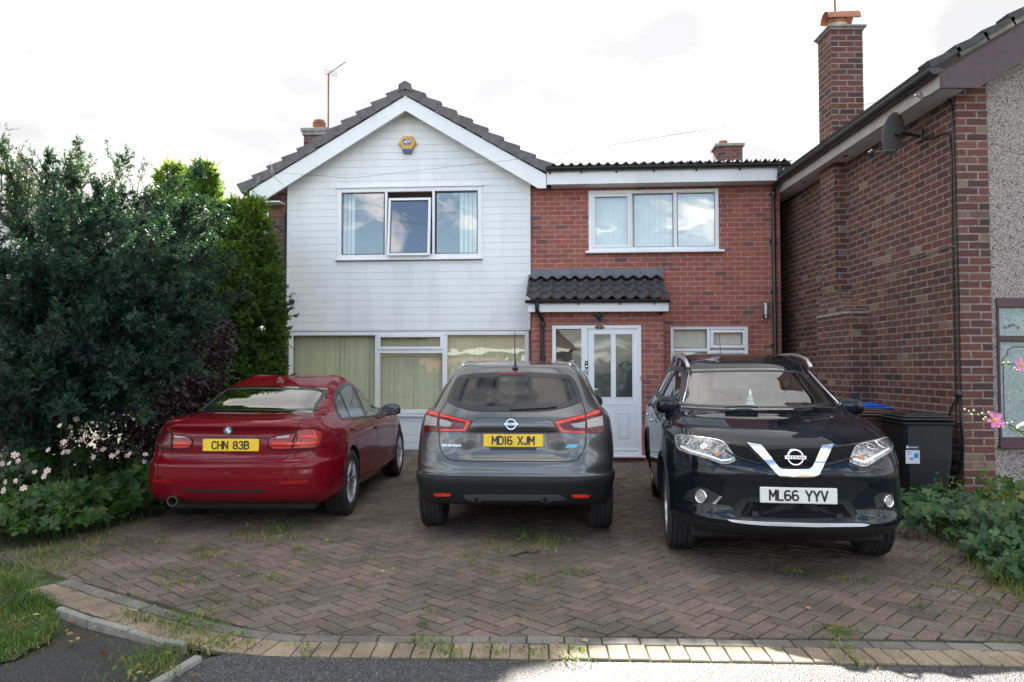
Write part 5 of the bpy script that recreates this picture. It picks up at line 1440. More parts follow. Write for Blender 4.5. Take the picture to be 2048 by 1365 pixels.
def dentQ(F):
    x, y, z = F[..., 0], F[..., 1], F[..., 2]
    # recess round the number plate
    ss = lambda a, b_, v: np.clip((v-a)/(b_-a), 0, 1)**2*(3-2*np.clip((v-a)/(b_-a), 0, 1))
    wd = .30+.12*np.clip((1.0-z)/.3, 0, 1)
    m_ = (y < .6)*ss(0, 1, 1-ss(wd, wd+.05, np.abs(x)))*ss(.70, .76, z)*(1-ss(.955, .985, z))
    F[..., 1] += .035*m_
    return F
q = Car("grey_crossover", (.005, 6.43), R(-3), "metallic grey crossover with yellow rear plate parked tail out in the middle", RQ, (.80, 3.44), .345, .785, .215, .385, PG,
        lambda c: .583 if abs(c.x) < 1 else 0, PL, dents=(dentQ,))
tail = inpoly([(-.66,.66),(-.75,.98),(-.70,1.2),(-.5,1.5),(.5,1.5),(.70,1.2),(.75,.98),(.66,.66)])
doorR = inpoly([(1.25,.40),(1.25,1.05),(1.6,1.42),(2.2,1.45),(2.2,.40)]); doorF = inpoly([(2.2,.40),(2.2,1.45),(2.9,1.35),(3.3,1.05),(3.3,.40)])
bon = inpoly([(-.72,3.4),(-.72,4.2),(.72,4.2),(.72,3.4)])
QRW = K([(400,215),(432,185),(560,168),(700,163),(820,161),(950,163),(1080,168),(1218,186),(1250,215),(1285,290),(1300,345),(1303,372),(1200,412),(1050,440),(820,444),(540,440),(430,414),(337,372),(345,340),(365,285)])
QSW = [(.80,1.20),(.88,1.32),(1.3,1.42),(2.3,1.45),(2.75,1.37),(3.0,1.17),(1.9,1.13)]; QWS = [(-.64,1.13),(-.52,1.43),(.52,1.43),(.64,1.13)]
q.split([("tailgate", lambda c, n: c.y < .6 and n.y < -.3 and tail(c.x, c.z)), ("door#1", lambda c, n: abs(n.x) > .5 and c.x > 0 and doorR(c.y, c.z)), ("door#2", lambda c, n: abs(n.x) > .5 and c.x > 0 and doorF(c.y, c.z)),
         ("door#3", lambda c, n: abs(n.x) > .5 and c.x < 0 and doorR(c.y, c.z)), ("door#4", lambda c, n: abs(n.x) > .5 and c.x < 0 and doorF(c.y, c.z)), ("bonnet", lambda c, n: n.z > .5 and c.z < 1.12 and bon(c.x, c.y))],
        cuts=((QRW, 'px', 4), (QSW, ('x', -1), .02), (QSW, ('x', 1), .02), (QWS, ('y', -1), .02)))
def glass(car, name, poly, mat, view='px', band=.05, step=None, off=.004):
    o = car.patch(name, poly, mat, view=view, off=off, depth=.001, step=step)
    px = view == 'px'; ip = inset(poly, 5.2 if px else band*.48); mb = MB(); car.line(ip + [ip[0]], band, view=view, off=off+.002, mb=mb); mb.build("glass_border", MT['black'], o, fix=False); return o
rw = glass(q, "rear_window", QRW, GTINT)
cabin(q, 2.05, 1.15, .62, .37, SEAT, 2.62, 1.52, 3.35, 1.06)
q.patch("brake_light", K([(722,168),(905,168),(903,184),(724,184)]), LRD, off=.012)
for pts, nm in (([(205,426),(284,456),(279,592),(172,590),(176,520)], 1), ([(288,458),(400,484),(520,513),(478,592),(283,592)], 1), ([(1331,461),(1425,424),(1458,500),(1456,600),(1336,600)], 1), ([(1092,514),(1327,463),(1331,600),(1150,598)], 1)):
    tl = q.patch("tail_light", K(pts), LRD, off=.008, step=4)
for pts in ([(212,436),(280,464),(279,478),(200,462)], [(290,466),(505,514),(470,584),(290,584),(290,572),(455,570),(482,522),(290,480)], [(1335,470),(1425,435),(1432,455),(1335,486)], [(1110,520),(1324,472),(1325,488),(1140,532),(1172,582),(1328,586),(1328,598),(1160,592)]):
    q.patch("light_bar", K(pts), LO, off=.011, step=4)
for pts in ([(197,474),(272,496),(268,548),(182,545)], [(290,500),(345,510),(379,530),(362,553),(290,550)], [(1339,508),(1447,478),(1453,545),(1342,562)], [(1226,535),(1325,519),(1327,561),(1250,559)]):
    q.patch("reversing_lens", K(pts), LW, off=.0125, step=4)
q.line(K([(337,372),(310,418),(286,458),(281,592),(285,680),(308,745),(370,792),(500,799),(820,802),(1220,800),(1290,765),(1330,690),(1335,600),(1329,462),(1322,420),(1303,372)]), .007)
q.line(K([(482,583),(700,585),(930,586),(1145,590)]), .006)
q.line(K([(482,590),(520,520),(560,492),(620,488),(820,487),(1020,489),(1060,498),(1092,514)]), .003)  # tailgate crease above the plate: its shade drawn as a thin dark line
q.line(K([(150,884),(240,882)]), .006); q.line(K([(1400,892),(1500,886)]), .006)
q.line(K([(487,900),(490,975),(430,1010),(360,1022)]), .003); q.line(K([(1208,900),(1206,1000)]), .003); q.line(K([(1125,1005),(1128,955),(1205,952)]), .003)
for pts in ([(240,1033),(300,1030),(366,1036),(360,1052),(255,1052)], [(1232,1044),(1300,1040),(1367,1044),(1350,1062),(1246,1062)]): q.patch("reflector", K(pts), LO, off=.006, step=4)
q.patch("skid_plate", K([(452,1046),(520,1040),(820,1042),(1120,1042),(1165,1048),(1195,1074),(1090,1078),(1072,1090),(1020,1090),(1005,1078),(600,1076),(575,1088),(535,1088),(510,1074),(478,1072)]), flat("satin_grey_plastic", (.055,.06,.066), .45), off=.012, step=6)
for cx_ in (552, 1042): q.patch("tow_eye", K(disc(cx_, 1069, 15)), PL, off=.02, step=3)
q.patch("rear_wiper", K([(790,400),(870,388),(960,381),(1060,390),(1126,404),(1124,416),(1050,425),(960,430),(795,437)]), MT['black'], off=.022, depth=-.004)
o, Mq = q.plate(K([(814,652)])[0], "MD16 XJM", YEL, up=(0,-1,.10), off=.016)
mb = MB(); mb.box(-.205, .20, -.082, -.056, -.016, -.006, M=Mq); hb = mb.build("plate_surround", MT['black'], q.root)
def ringbadge(car, p, r, txt, view='px', off=.012, up=None):
    M = car.frame_at(p, view, off, upright=up)
    mb = MB(); mb.lathe([(r, -.008),(r, .0),(r*.93,.006),(r*.80,.006),(r*.74,0),(r*.74,-.008)], 32, M); mb.box(-r*1.2, r*1.2, -r*.22, r*.22, -.006, .008, M=M, bev=.002)
    b_ = mb.build("emblem", MT['chrome'], car.root, smooth=True, angle=35)
    mb = MB(); plate_text(mb, txt, r*.30, M @ Matrix.Translation((0,0,.0085)), stroke=.2, gap=.2, sx=1.5); mb.build("emblem_lettering", INK, b_, fix=False)
ringbadge(q, K([(798,536)])[0], .050, "NISSAN", up=(0,-1,.18))
mb = MB(); plate_text(mb, "QASHQAI", .021, q.frame_at(K([(372,686)])[0], off=.004), stroke=.19, gap=.25, sx=1.55); mb.build("model_lettering", MT['chrome'], q.root, fix=False)
M = q.frame_at(K([(1230,692)])[0], off=.003); mb = MB(); mb.poly([M @ Vector(p) for p in ((-.055,-.014,0),(.04,-.014,0),(.055,.014,0),(-.035,.014,0))], M.to_3x3() @ Vector((0,0,.004))); mb.build("blue_badge", flat("sky_blue", (.10,.42,.62), .3), q.root)
for sx in (-1, 1):
    mb = MB(); P = []
    for k in range(15):
        f = k/14; y = .62+1.75*f; z = 1.50+.075*math.sin(math.pi*min(1, max(0, f)))**.35; P.append((sx*(.50+.045*math.sin(math.pi*f)), y, z))
    mb.tube(P, .017, 8); mb.build("roof_rail", MT['chrome'], q.root, smooth=True)
h, n_ = q.hit(K([(828,134)])[0], 'px'); mb = MB(); mb.lathe([(0,.05),(.008,.045),(.02,.015),(.03,0)], 12, Matrix.Translation(h)); mb.tube([h+Vector((0,0,.03)), h+Vector((.0,-.10,.17)), h+Vector((.005,-.2,.34))], [.007,.004,.003], 6); mb.build("aerial", MT['black'], q.root, smooth=True)
def later_mirrors():
    p = q.Mi @ at_depth(1186, 802, 9.3); mirror(q, (p.x-.01, 2.9, p.z), 1, MT['black']); mirror(q, (-p.x+.01, 2.9, p.z), -1, MT['black'])
for sg in (1, -1):
    glass(q, "side_window", QSW, GTINT, view=('x', -sg), step=.06, band=.06)
glass(q, "windscreen", QWS, GCLR, view=('y', -1), step=.08, band=.06)
mb = MB(); mb.box(-.62, .62, .7, 3.9, .25, .34, bev=.02); mb.tube([(-.3,.5,.30),(.35,.5,.29)], .045, 8); mb.box(-.55,.55,.72,.88,.27,.33,bev=.01); mb.build("underbody", MT['matt_black'], q.root)
q.wheels('single'); q.finish()

# ---------------------------------------------------------------- red saloon
K = crop(280, 720, 3.531); K2 = crop(560, 740, 4.55)
RB = [(.5,4.1,.58,.66,.55,.1,.15,.2,.3,.24,.22,.18,.18,.22),
 (.14,4.42,.80,.82,.78,.12,.2,.25,.35,.27,.24,.20,.20,.22),
 (.035,4.57,.865,.875,.86,.17,.25,.3,.4,.33,.31,.26,.28,.30),
 (.0,4.62,.885,.893,.88,.18,.28,.32,.45,.45,.44,.42,.45,.45),
 (.0,4.62,.89,.902,.89,.19,.3,.34,.5,.58,.58,.58,.58,.56),
 (.006,4.62,.889,.905,.89,.195,.31,.34,.5,.635,.64,.65,.62,.60),
 (.036,4.60,.886,.906,.89,.20,.32,.34,.5,.66,.67,.70,.67,.65),
 (.055,4.55,.87,.90,.87,.20,.32,.36,.5,.82,.82,.81,.78,.76),
 (.068,4.45,.835,.885,.83,.20,.3,.40,.5,.93,.925,.90,.88,.85),
 (.040,4.38,.785,.873,.81,.20,.3,.41,.5,.982,.972,.94,.92,.885),
 (.048,4.36,.77,.87,.80,.19,.3,.42,.5,1.000,.985,.955,.93,.90),
 (.10,4.27,.745,.86,.77,.17,.3,.42,.5,1.022,1.01,.97,.945,.915),
 (.38,3.9,.715,.83,.73,.12,.25,.38,.42,1.045,1.035,.995,.98,.96),
 (.74,3.42,.70,.79,.69,.10,.2,.26,.35,1.075,1.06,1.02,1.0,.99),
 (1.10,3.05,.655,.71,.62,.10,.15,.20,.36,1.21,1.20,1.18,1.19,1.17),
 (1.46,2.70,.595,.63,.54,.09,.12,.16,.3,1.33,1.335,1.34,1.33,1.30),
 (1.66,2.50,.52,.56,.47,.08,.1,.14,.3,1.375,1.385,1.395,1.38,1.36),
 (2.0,2.35,.2,.25,.2,.04,.05,.1,.1,1.405,1.415,1.42,1.41,1.40)]
bcar = Car("red_saloon", (-2.57, 6.80), R(-1.5), "red saloon with yellow rear plate parked at the left beside the hedge", RB, (1.02, 3.83), .335, .785, .225, .368, PR,
        lambda c: .0, PL)
lid = inpoly([(-.62,.64),(-.72,.80),(-.72,1.03),(-.6,1.2),(.6,1.2),(.72,1.03),(.72,.80),(.62,.64)])
dR = inpoly([(1.45,.36),(1.3,.75),(1.2,1.02),(1.5,1.3),(2.35,1.33),(2.35,.36)]); dF = inpoly([(2.35,.36),(2.35,1.33),(2.9,1.22),(3.35,1.0),(3.38,.36)])
bon = inpoly([(-.72,3.45),(-.72,4.35),(.72,4.35),(.72,3.45)])
BRW = K([(612,194),(700,189),(880,186),(1100,190),(1325,202),(1303,272),(1262,333),(1210,379),(800,378),(402,374),(432,338),(520,264)])
BWS = [(-.62,1.04),(-.50,1.3),(.50,1.3),(.62,1.04)]
bcar.split([("boot_lid", lambda c, n: c.y < .78 and c.z < 1.08 and n.x**2 < .5 and lid(c.x, c.z)), ("door#1", lambda c, n: abs(n.x) > .5 and c.x > 0 and dR(c.y, c.z)), ("door#2", lambda c, n: abs(n.x) > .5 and c.x > 0 and dF(c.y, c.z)),
            ("door#3", lambda c, n: abs(n.x) > .5 and c.x < 0 and dR(c.y, c.z)), ("door#4", lambda c, n: abs(n.x) > .5 and c.x < 0 and dF(c.y, c.z)), ("bonnet", lambda c, n: n.z > .5 and c.z < 1.02 and bon(c.x, c.y))],
           cuts=((BRW, 'px', 3.5), (BWS, ('y', -1), .02)))
GSR = cglass("saloon_rear_glass", (.40,.46,.44), .22, 1.3)
glass(bcar, "rear_window", BRW, GSR, band=.045); glass(bcar, "windscreen", BWS, GCLR, view=('y', -1), step=.08, band=.06)
cabin(bcar, 2.45, 1.78, .36, .36, SEAT, 2.85, 1.34, 3.40, .98)
mb = MB(); mb.box(-.56,.56,.80,1.28,.985,1.0); mb.build("parcel_shelf", SEAT, bcar.root)
LP = [([(130,526),(222,515),(225,622),(123,612)], LRD), ([(228,528),(350,545),(371,580),(352,618),(300,628),(230,622)], LR), ([(918,549),(1100,520),(1068,628),(940,632),(908,600)], LR), ([(1112,490),(1215,488),(1290,515),(1268,600),(1240,620),(1076,628)], LR)]
for pts, mt_2 in LP:
    tl = bcar.patch("tail_light", K(pts), mt_2, off=.006, step=4); bcar.line(K(pts+[pts[0]]), .009, off=.0075, mb=(t_ := MB())); t_.build("lamp_seal", GAP, tl, fix=False)
for pts in ([(240,585),(350,588),(345,597),(240,595)], [(930,585),(1080,588),(1078,598),(935,597)], [(1092,585),(1262,578),(1258,590),(1090,598)], [(1125,536),(1205,534),(1232,543),(1212,500),(1222,498),(1248,552),(1125,546)], [(1085,612),(1235,608),(1233,616),(1083,622)], [(930,617),(1070,617),(1068,624),(935,624)], [(240,612),(345,610),(335,618),(240,620)]):
    bcar.patch("light_bar", K(pts), LO, off=.009, step=4)
for pts in ([(248,533),(335,548),(340,553),(250,551)], [(968,542),(1055,534),(1052,553),(965,557)]): bcar.patch("reversing_lens", K(pts), LW, off=.010, step=4)
bcar.line(K([(402,374),(300,400),(222,425),(222,515),(228,622),(240,695),(285,722),(560,733),(880,730),(985,718),(1035,690),(1062,640),(1106,510),(1125,452),(1165,415),(1215,380)]), .007)
bcar.line(K([(372,543),(500,546),(700,549),(905,549)]), .006)  # boot lid edge crease, its shading put in as a dark strip
bcar.line(K([(320,690),(480,712),(860,716),(960,700)]), .003)
bcar.line(K([(1320,205),(1340,170),(1370,155)]), .004)
for pts in ([(98,842),(195,850),(228,873),(102,866)], [(988,858),(1080,852),(1192,853),(1165,875),(975,879)]): bcar.patch("reflector", K(pts), LR, off=.004, step=4)
bcar.line(K([(88,880),(280,888),(600,896),(900,892),(1100,882),(1300,850),(1400,830)]), .004)
bcar.patch("bumper_insert", K([(288,914),(600,918),(880,917),(898,922),(870,935),(600,937),(320,930)]), PL, off=.006)
o, M = bcar.plate(K([(643,603)])[0], "CHN 83B", YEL, up=(.0,-1,.03), off=.012, wd=.515)
M = bcar.frame_at(K([(631,500)])[0], off=.022, upright=(0,-1,.08))
mb = MB(); mb.lathe([(.041,-.02),(.041,.003),(.039,.006),(.037,.003)], 32, M); eb = mb.build("emblem", MT['chrome'], bcar.root, smooth=True, angle=35)
mb = MB(); mb.lathe([(.037,.0035),(.0,.0035)], 32, M); mb.build("emblem_ring", INK, eb)
for k, mt_2 in enumerate((flat("emblem_blue", (.05,.30,.62), .3), MT['upvc'])):
    mb = MB()
    for a0 in (0, 2): a = R(90)*(a0+k)+R(0); mb.add([M @ Vector((0,0,.0048))] + [M @ Vector((.023*math.cos(a+R(90)*i/8), .023*math.sin(a+R(90)*i/8), .0048)) for i in range(9)], [(0,i,i+1) for i in range(1,9)])
    mb.build("emblem_quarter", mt_2, eb, fix=False)
mb = MB(); plate_text(mb, "BMW", .009, M @ Matrix.Translation((0,.0295,.0045)), gap=.6, sx=1.2); mb.build("emblem_lettering", MT['upvc'], eb, fix=False)
bcar.patch("boot_release", K(disc(680, 556, 11)), MT['black'], off=.01, step=3)
P = bcar.hit(K([(250,975)])[0], 'px')[0]; mb = MB(); Mx = Matrix.Translation((P.x, .03, P.z-.02)) @ Matrix.Rotation(R(90), 4, 'X')
mb.lathe([(.030,-.30),(.033,.0),(.040,.03),(.046,.03),(.046,0),(.046,-.2)], 24, Mx); mb.build("exhaust_pipe", flat("exhaust_steel", (.16,.15,.14), .4, metal=.9), bcar.root, smooth=True, angle=40)
# shark fin
h, n_ = bcar.hit(K([(995,158)])[0], 'px'); mb = MB()
mb.add([h+Vector(p) for p in ((-.03,-.06,-.01),(.03,-.06,-.01),(.034,.08,-.01),(-.034,.08,-.01),(-.006,-.055,.06),(.006,-.055,.06),(.004,-.02,.062),(-.004,-.02,.062))], [(0,1,5,4),(1,2,6,5),(2,3,7,6),(3,0,4,7),(4,5,6,7)]); mb.build("roof_aerial", PR, bcar.root, smooth=True, angle=60)
# side glass with black surround (right flank), mirrored simple one on the left
bcar.patch("window_surround", K2([(484,245),(510,178),(552,134),(640,120),(722,142),(800,192),(862,272),(922,372),(948,402),(930,420),(760,438),(562,458),(522,400),(492,330)]), MT['black'], off=.003, step=4)
for pts in ([(500,292),(534,222),(624,434),(562,444),(528,390)], [(545,202),(590,158),(638,150),(772,425),(640,435)], [(672,154),(760,184),(826,250),(906,402),(792,424)]):
    bcar.patch("side_window", K2(pts), CGL, off=.007, step=4)
bcar.line(K2([(575,462),(640,530),(662,600),(705,680),(722,760),(716,950)]), .006); bcar.line(K2([(800,436),(862,520),(886,600),(882,720),(876,880)]), .006); bcar.line(K2([(1000,430),(1036,520),(1032,700),(1026,838)]), .005)
bcar.line(K2([(716,962),(870,902),(1030,838)]), .004)
bcar.line(K2([(490,487),(515,480),(556,481),(580,510),(592,560),(590,598),(540,603),(524,580),(510,535),(490,487)]), .003)
for (cx_, cy_) in ((686, 536), (896, 520)):
    hd = bcar.patch("door_handle", K2([(cx_-34,cy_+6),(cx_-20,cy_-14),(cx_+20,cy_-16),(cx_+32,cy_-2),(cx_+20,cy_+10),(cx_-20,cy_+16)]), PR, off=.028, depth=.0, step=3, rnd_=1)
def mirror(car, c_, sx, mat, face=-1, w_=.125, h_=.075, d_=.075):
    """door mirror housing; face -1: the glass looks to the rear of the car"""
    e = empty("door_mirror", (0,0,0)); e.parent = car.root; c_ = Vector(c_)
    vs = []; fs = []; nu_, nv = 24, 14
    pw = lambda v, e_: math.copysign(abs(v)**e_, v)
    for j in range(nv+1):
        b_ = -math.pi/2 + math.pi*j/nv
        for i in range(nu_):
            a = 2*math.pi*i/nu_; X = pw(math.cos(b_), .6)*pw(math.cos(a), .7)*w_; Z = pw(math.cos(b_), .6)*pw(math.sin(a), .75)*h_; Y = pw(math.sin(b_), .9)*d_
            if Y < 0: Y *= .25
            X *= 1 - .10*(Z/h_) if X*sx > 0 else 1
            Z -= .018*(X*sx/w_ < 0)*abs(X/w_)
            vs.append(c_ + Vector((X, Y*1.0, Z)))
    for j in range(nv):
        for i in range(nu_): fs.append((j*nu_+i, j*nu_+(i+1)%nu_, (j+1)*nu_+(i+1)%nu_, (j+1)*nu_+i))
    mb = MB(); mb.add(vs, fs); mb.build("mirror_housing", mat, e, smooth=True)
    mb = MB(); P = [c_ + Vector((pw(math.cos(2*math.pi*k/28), .7)*w_*.88, -d_*.25-.003, pw(math.sin(2*math.pi*k/28), .75)*h_*.84)) for k in range(28)]
    mb.add(P, [tuple(range(28))]); mb.build("mirror_glass", carglass("mirror_glass", (.03,.045,.06)), e, fix=False)
    mb = MB(); mb.box(c_.x-sx*.20, c_.x-sx*.04, c_.y-.015, c_.y+.045, c_.z-h_-.012, c_.z-h_+.022, bev=.01); mb.build("mirror_arm", MT['black'], e)
p = bcar.Mi @ at_depth(782, 819, 6.8+3.0); mirror(bcar, (p.x, 3.02, p.z), 1, MT['black'])
mirror(bcar, (-p.x, 3.02, p.z), -1, PR)
bcar.patch("side_window", [(1.2,1.06),(1.5,1.29),(2.4,1.33),(2.9,1.22),(3.2,1.03)], CG, view=('x', 1), step=.06)
mb = MB(); mb.box(-.70, .70, .35, 4.2, .17, .26, bev=.02); mb.build("underbody", MT['matt_black'], bcar.root)
bcar.wheels('double'); bcar.finish()

later_mirrors()
# ---------------------------------------------------------------- black SUV facing the camera
K = crop(1260, 690, 3.25); K3 = crop(1280, 700, 6.825)
RXT = [(.45,4.22,.60,.70,.55,.1,.18,.2,.3,.26,.24,.22,.24,.26),
 (.12,4.45,.80,.83,.74,.12,.26,.25,.35,.28,.26,.25,.27,.28),
 (.03,4.57,.87,.885,.84,.14,.32,.3,.42,.36,.34,.32,.33,.335),
 (.0,4.63,.90,.905,.88,.15,.36,.3,.45,.48,.48,.44,.42,.395),
 (.0,4.61,.905,.912,.89,.15,.38,.3,.46,.60,.60,.58,.55,.50),
 (.02,4.61,.905,.912,.89,.15,.40,.3,.48,.74,.74,.74,.70,.64),
 (.05,4.62,.902,.91,.885,.15,.42,.3,.5,.86,.87,.87,.82,.76),
 (.07,4.58,.895,.905,.875,.15,.44,.3,.5,.97,.98,.97,.93,.87),
 (.08,4.52,.885,.897,.86,.15,.46,.3,.5,1.03,1.04,1.03,1.0,.935),
 (.09,4.42,.87,.885,.835,.15,.44,.3,.5,1.07,1.08,1.07,1.045,.985),
 (.12,3.95,.84,.865,.79,.15,.30,.3,.45,1.12,1.12,1.11,1.10,1.085),
 (.16,3.42,.80,.835,.75,.14,.14,.3,.32,1.17,1.175,1.16,1.15,1.15),
 (.30,3.06,.72,.75,.67,.12,.12,.3,.3,1.36,1.36,1.34,1.33,1.31),
 (.42,2.70,.62,.65,.59,.10,.10,.3,.28,1.54,1.55,1.54,1.51,1.47),
 (.50,2.52,.54,.58,.53,.08,.08,.3,.28,1.605,1.62,1.62,1.585,1.54),
 (.8,2.30,.27,.3,.25,.05,.05,.2,.2,1.64,1.66,1.665,1.64,1.60)]
x = Car("black_suv", (2.66, 9.86), R(172), "glossy black SUV with white front plate parked nose out on the right", RXT, (.995, 3.63), .355, .755, .225, .395, PB,
        lambda c: .40 if c.y > 4.0 else .36, PL)
dR = inpoly([(1.25,.40),(1.25,1.12),(1.35,1.5),(2.1,1.53),(2.1,.40)]); dF = inpoly([(2.1,.40),(2.1,1.53),(2.7,1.45),(3.25,1.15),(3.28,.40)])
bon = inpoly([(-.70,3.42),(-.78,4.0),(-.70,4.45),(-.3,4.6),(.3,4.6),(.70,4.45),(.78,4.0),(.70,3.42)])
XWS = K([(352,163),(620,156),(930,155),(1110,172),(1170,222),(1240,300),(1300,382),(1288,402),(1100,424),(700,424),(330,408),(325,380),(335,260)])
XSW = [(.72,1.24),(.80,1.41),(1.2,1.48),(2.1,1.51),(2.55,1.44),(3.05,1.20),(2.1,1.18)]; XRW = [(-.58,1.2),(-.50,1.5),(.50,1.5),(.58,1.2)]
x.split([("bonnet", lambda c, n: n.z > .35 and c.z < 1.16 and bon(c.x, c.y)), ("door#1", lambda c, n: abs(n.x) > .5 and c.x > 0 and dR(c.y, c.z)), ("door#2", lambda c, n: abs(n.x) > .5 and c.x > 0 and dF(c.y, c.z)),
         ("door#3", lambda c, n: abs(n.x) > .5 and c.x < 0 and dR(c.y, c.z)), ("door#4", lambda c, n: abs(n.x) > .5 and c.x < 0 and dF(c.y, c.z))],
        cuts=((XWS, 'px', 4), (XSW, ('x', -1), .02), (XSW, ('x', 1), .02), (XRW, ('y', 1), .02)))
glass(x, "windscreen", XWS, GWS, band=.05)
cabin(x, 2.15, 1.25, .66, .38, SEATB, 2.72, 1.58, 3.42, 1.12)
mb = MB(); c_ = x.on_plane(K([(782,388)])[0], 3.12); mb.lathe([(0,0),(.045,0),(.02,.035),(.032,.04),(.014,.075),(.022,.08),(.008,.115),(0,.14)], 12, Matrix.Translation((c_.x, c_.y, c_.z))); mb.build("dashboard_ornament", MT['upvc'], x.root, smooth=True, angle=30)
x.patch("grille", K([(605,640),(765,656),(920,662),(1080,664),(1315,662),(1475,648),(1432,738),(1275,778),(1205,858),(1150,872),(980,868),(905,800),(860,772),(690,725)]), MT['matt_black'], off=.003)
def mesh_pat(name, c0, c1, sc):
    m, t, b = newmat(name); c_ = N(t, "ShaderNodeTexCoord"); mp = N(t, "ShaderNodeMapping"); mp.inputs["Scale"].default_value = (sc, sc, sc*1.8); t.links.new(c_.outputs["Object"], mp.inputs[0])
    vo = N(t, "ShaderNodeTexVoronoi"); vo.feature = 'DISTANCE_TO_EDGE'; vo.inputs["Randomness"].default_value = .15; t.links.new(mp.outputs[0], vo.inputs["Vector"]); vo.inputs["Scale"].default_value = 1
    t.links.new(ramp(t, vo.outputs["Distance"], [(.04, c1), (.10, c0)]), b.inputs["Base Color"]); b.inputs["Roughness"].default_value = .6; b.inputs["Specular IOR Level"].default_value = .05; return m
MG = mesh_pat("grille_mesh", (.002,.002,.002), (.022,.024,.027), 55)
for pts in ([(622,650),(762,668),(880,786),(700,722)], [(868,680),(1236,676),(1182,790),(1160,798),(990,798),(962,786)], [(1318,672),(1458,655),(1425,732),(1265,772)]):
    x.patch("grille_mesh", K(pts), MG, off=.006, depth=0)
x.patch("grille_trim", K([(760,653),(852,667),(908,733),(964,800),(988,811),(1075,814),(1160,811),(1180,799),(1212,738),(1245,671),(1318,664),(1270,756),(1225,842),(1190,857),(1080,860),(972,853),(943,832),(855,742)]), MT['chrome'], off=.028, depth=.0, step=4)
x.line(K([(620,688),(700,735),(850,775)]), .012, off=.012, mb=(cb_ := MB())); cb_.build("grille_bar", PL, x.root, fix=False); cb_ = MB(); x.line(K([(1262,786),(1360,762),(1432,742)]), .012, off=.012, mb=cb_); cb_.build("grille_bar", PL, x.root, fix=False)
ringbadge(x, K([(1068,732)])[0], .060, "NISSAN", off=.035, up=(0,1,.12))
# head lamps
m, t, b = newmat("headlamp_housing"); t.links.new(ramp(t, noise(t, 26, 4, .6, dist=1.5), [(.3, (.02,.022,.025)), (.5, (.12,.125,.13)), (.6, (.42,.43,.44)), (.72, (.05,.055,.06))]), b.inputs["Base Color"])
b.inputs["Metallic"].default_value = .5; b.inputs["Roughness"].default_value = .15; b.inputs["Coat Weight"].default_value = 1; b.inputs["Coat Roughness"].default_value = .01; HLM = m
HLS = [([(300,592),(345,590),(470,606),(590,628),(642,676),(682,746),(655,766),(600,771),(500,737),(380,702),(320,672),(302,630)], [((372,632), 26), ((482,662), 24)], (572,716), [(345,600),(430,612),(462,650),(440,668),(355,640)], [(330,668),(400,700),(500,728),(600,762),(655,755),(670,742),(600,748),(505,715),(400,685),(340,655)]),
       ([(1425,762),(1448,702),(1482,656),(1600,626),(1665,606),(1700,642),(1690,690),(1620,735),(1522,790)], [((1628,650), 28), ((1560,665), 22)], (1502,735), [(1490,664),(1570,646),(1560,690),(1490,710)], [(1440,752),(1520,775),(1615,724),(1680,686),(1678,672),(1610,708),(1520,755),(1450,740)])]
for poly_, prj, amb, refl_, drl in HLS:
    hl = x.patch("headlight", K(poly_), HLM, off=.006, step=5)
    for (c_, r_) in prj:
        M = x.frame_at(K([c_])[0], off=.008); rr = r_/3.25/270
        mb = MB(); mb.lathe([(rr,-.006),(rr*1.02,.002),(rr*.9,.004),(rr*.8,-.001),(rr*.5,.003),(0,.006)], 24, M); mb.build("projector", CGL if r_ != 24 else MT['chrome'], hl, smooth=True)
        mb = MB(); mb.lathe([(rr*1.02,-.004),(rr*1.14,.003),(rr*1.2,-.004)], 24, M); mb.build("projector_ring", MT['chrome'], hl, smooth=True)
    x.patch("amber_lamp", K(disc(amb[0], amb[1], 15, 14, 12)), AMB, off=.012, step=3, parent=hl)
    x.patch("running_light", K(drl), MT['upvc'], off=.011, step=4, parent=hl)
    x.line(K(poly_ + [poly_[0]]), .009, off=.008, mb=(t_ := MB())); t_.build("lamp_edge", MT['chrome'] if False else LW, hl, fix=False)
x.line(K([(290,442),(345,485),(382,540),(398,600)]), .006)
x.line(K([(398,603),(590,626),(760,651),(920,660),(1080,662),(1320,659),(1480,640),(1660,603)]), .008)
x.line(K([(1350,430),(1480,500),(1600,580),(1640,612)]), .005)
# bumper details
x.patch("lower_grille", K([(742,996),(850,993),(1330,1008),(1385,1010),(1430,1035),(1472,1105),(1462,1142),(1080,1148),(700,1127),(655,1098),(700,1035)]), MT['matt_black'], off=.003)
x.patch("grille_mesh", K([(765,1020),(1380,1035),(1440,1120),(1080,1130),(715,1112)]), MG, off=.006, depth=0)
x.line(K([(650,1098),(700,1035),(745,996),(850,991)]), .012, off=.008, mb=(t_ := MB())); t_.build("grille_bar", PL, x.root, fix=False); t_ = MB(); x.line(K([(1335,1006),(1385,1010),(1432,1035),(1475,1105)]), .012, off=.008, mb=t_); t_.build("grille_bar", PL, x.root, fix=False)
for c_ in ((815,1100),(1357,1115)): x.patch("radar_cover", K([(c_[0]-20,c_[1]-16),(c_[0]+20,c_[1]-16),(c_[0]+20,c_[1]+18),(c_[0]-20,c_[1]+18)]), PL, off=.02, step=4)
x.patch("bumper_strip", K([(632,1134),(760,1144),(900,1152),(1200,1160),(1500,1161),(1552,1170),(1500,1177),(1200,1180),(900,1172),(760,1160),(650,1146)]), flat("silver_plastic", (.55,.56,.57), .35, metal=.3), off=.018, step=6)
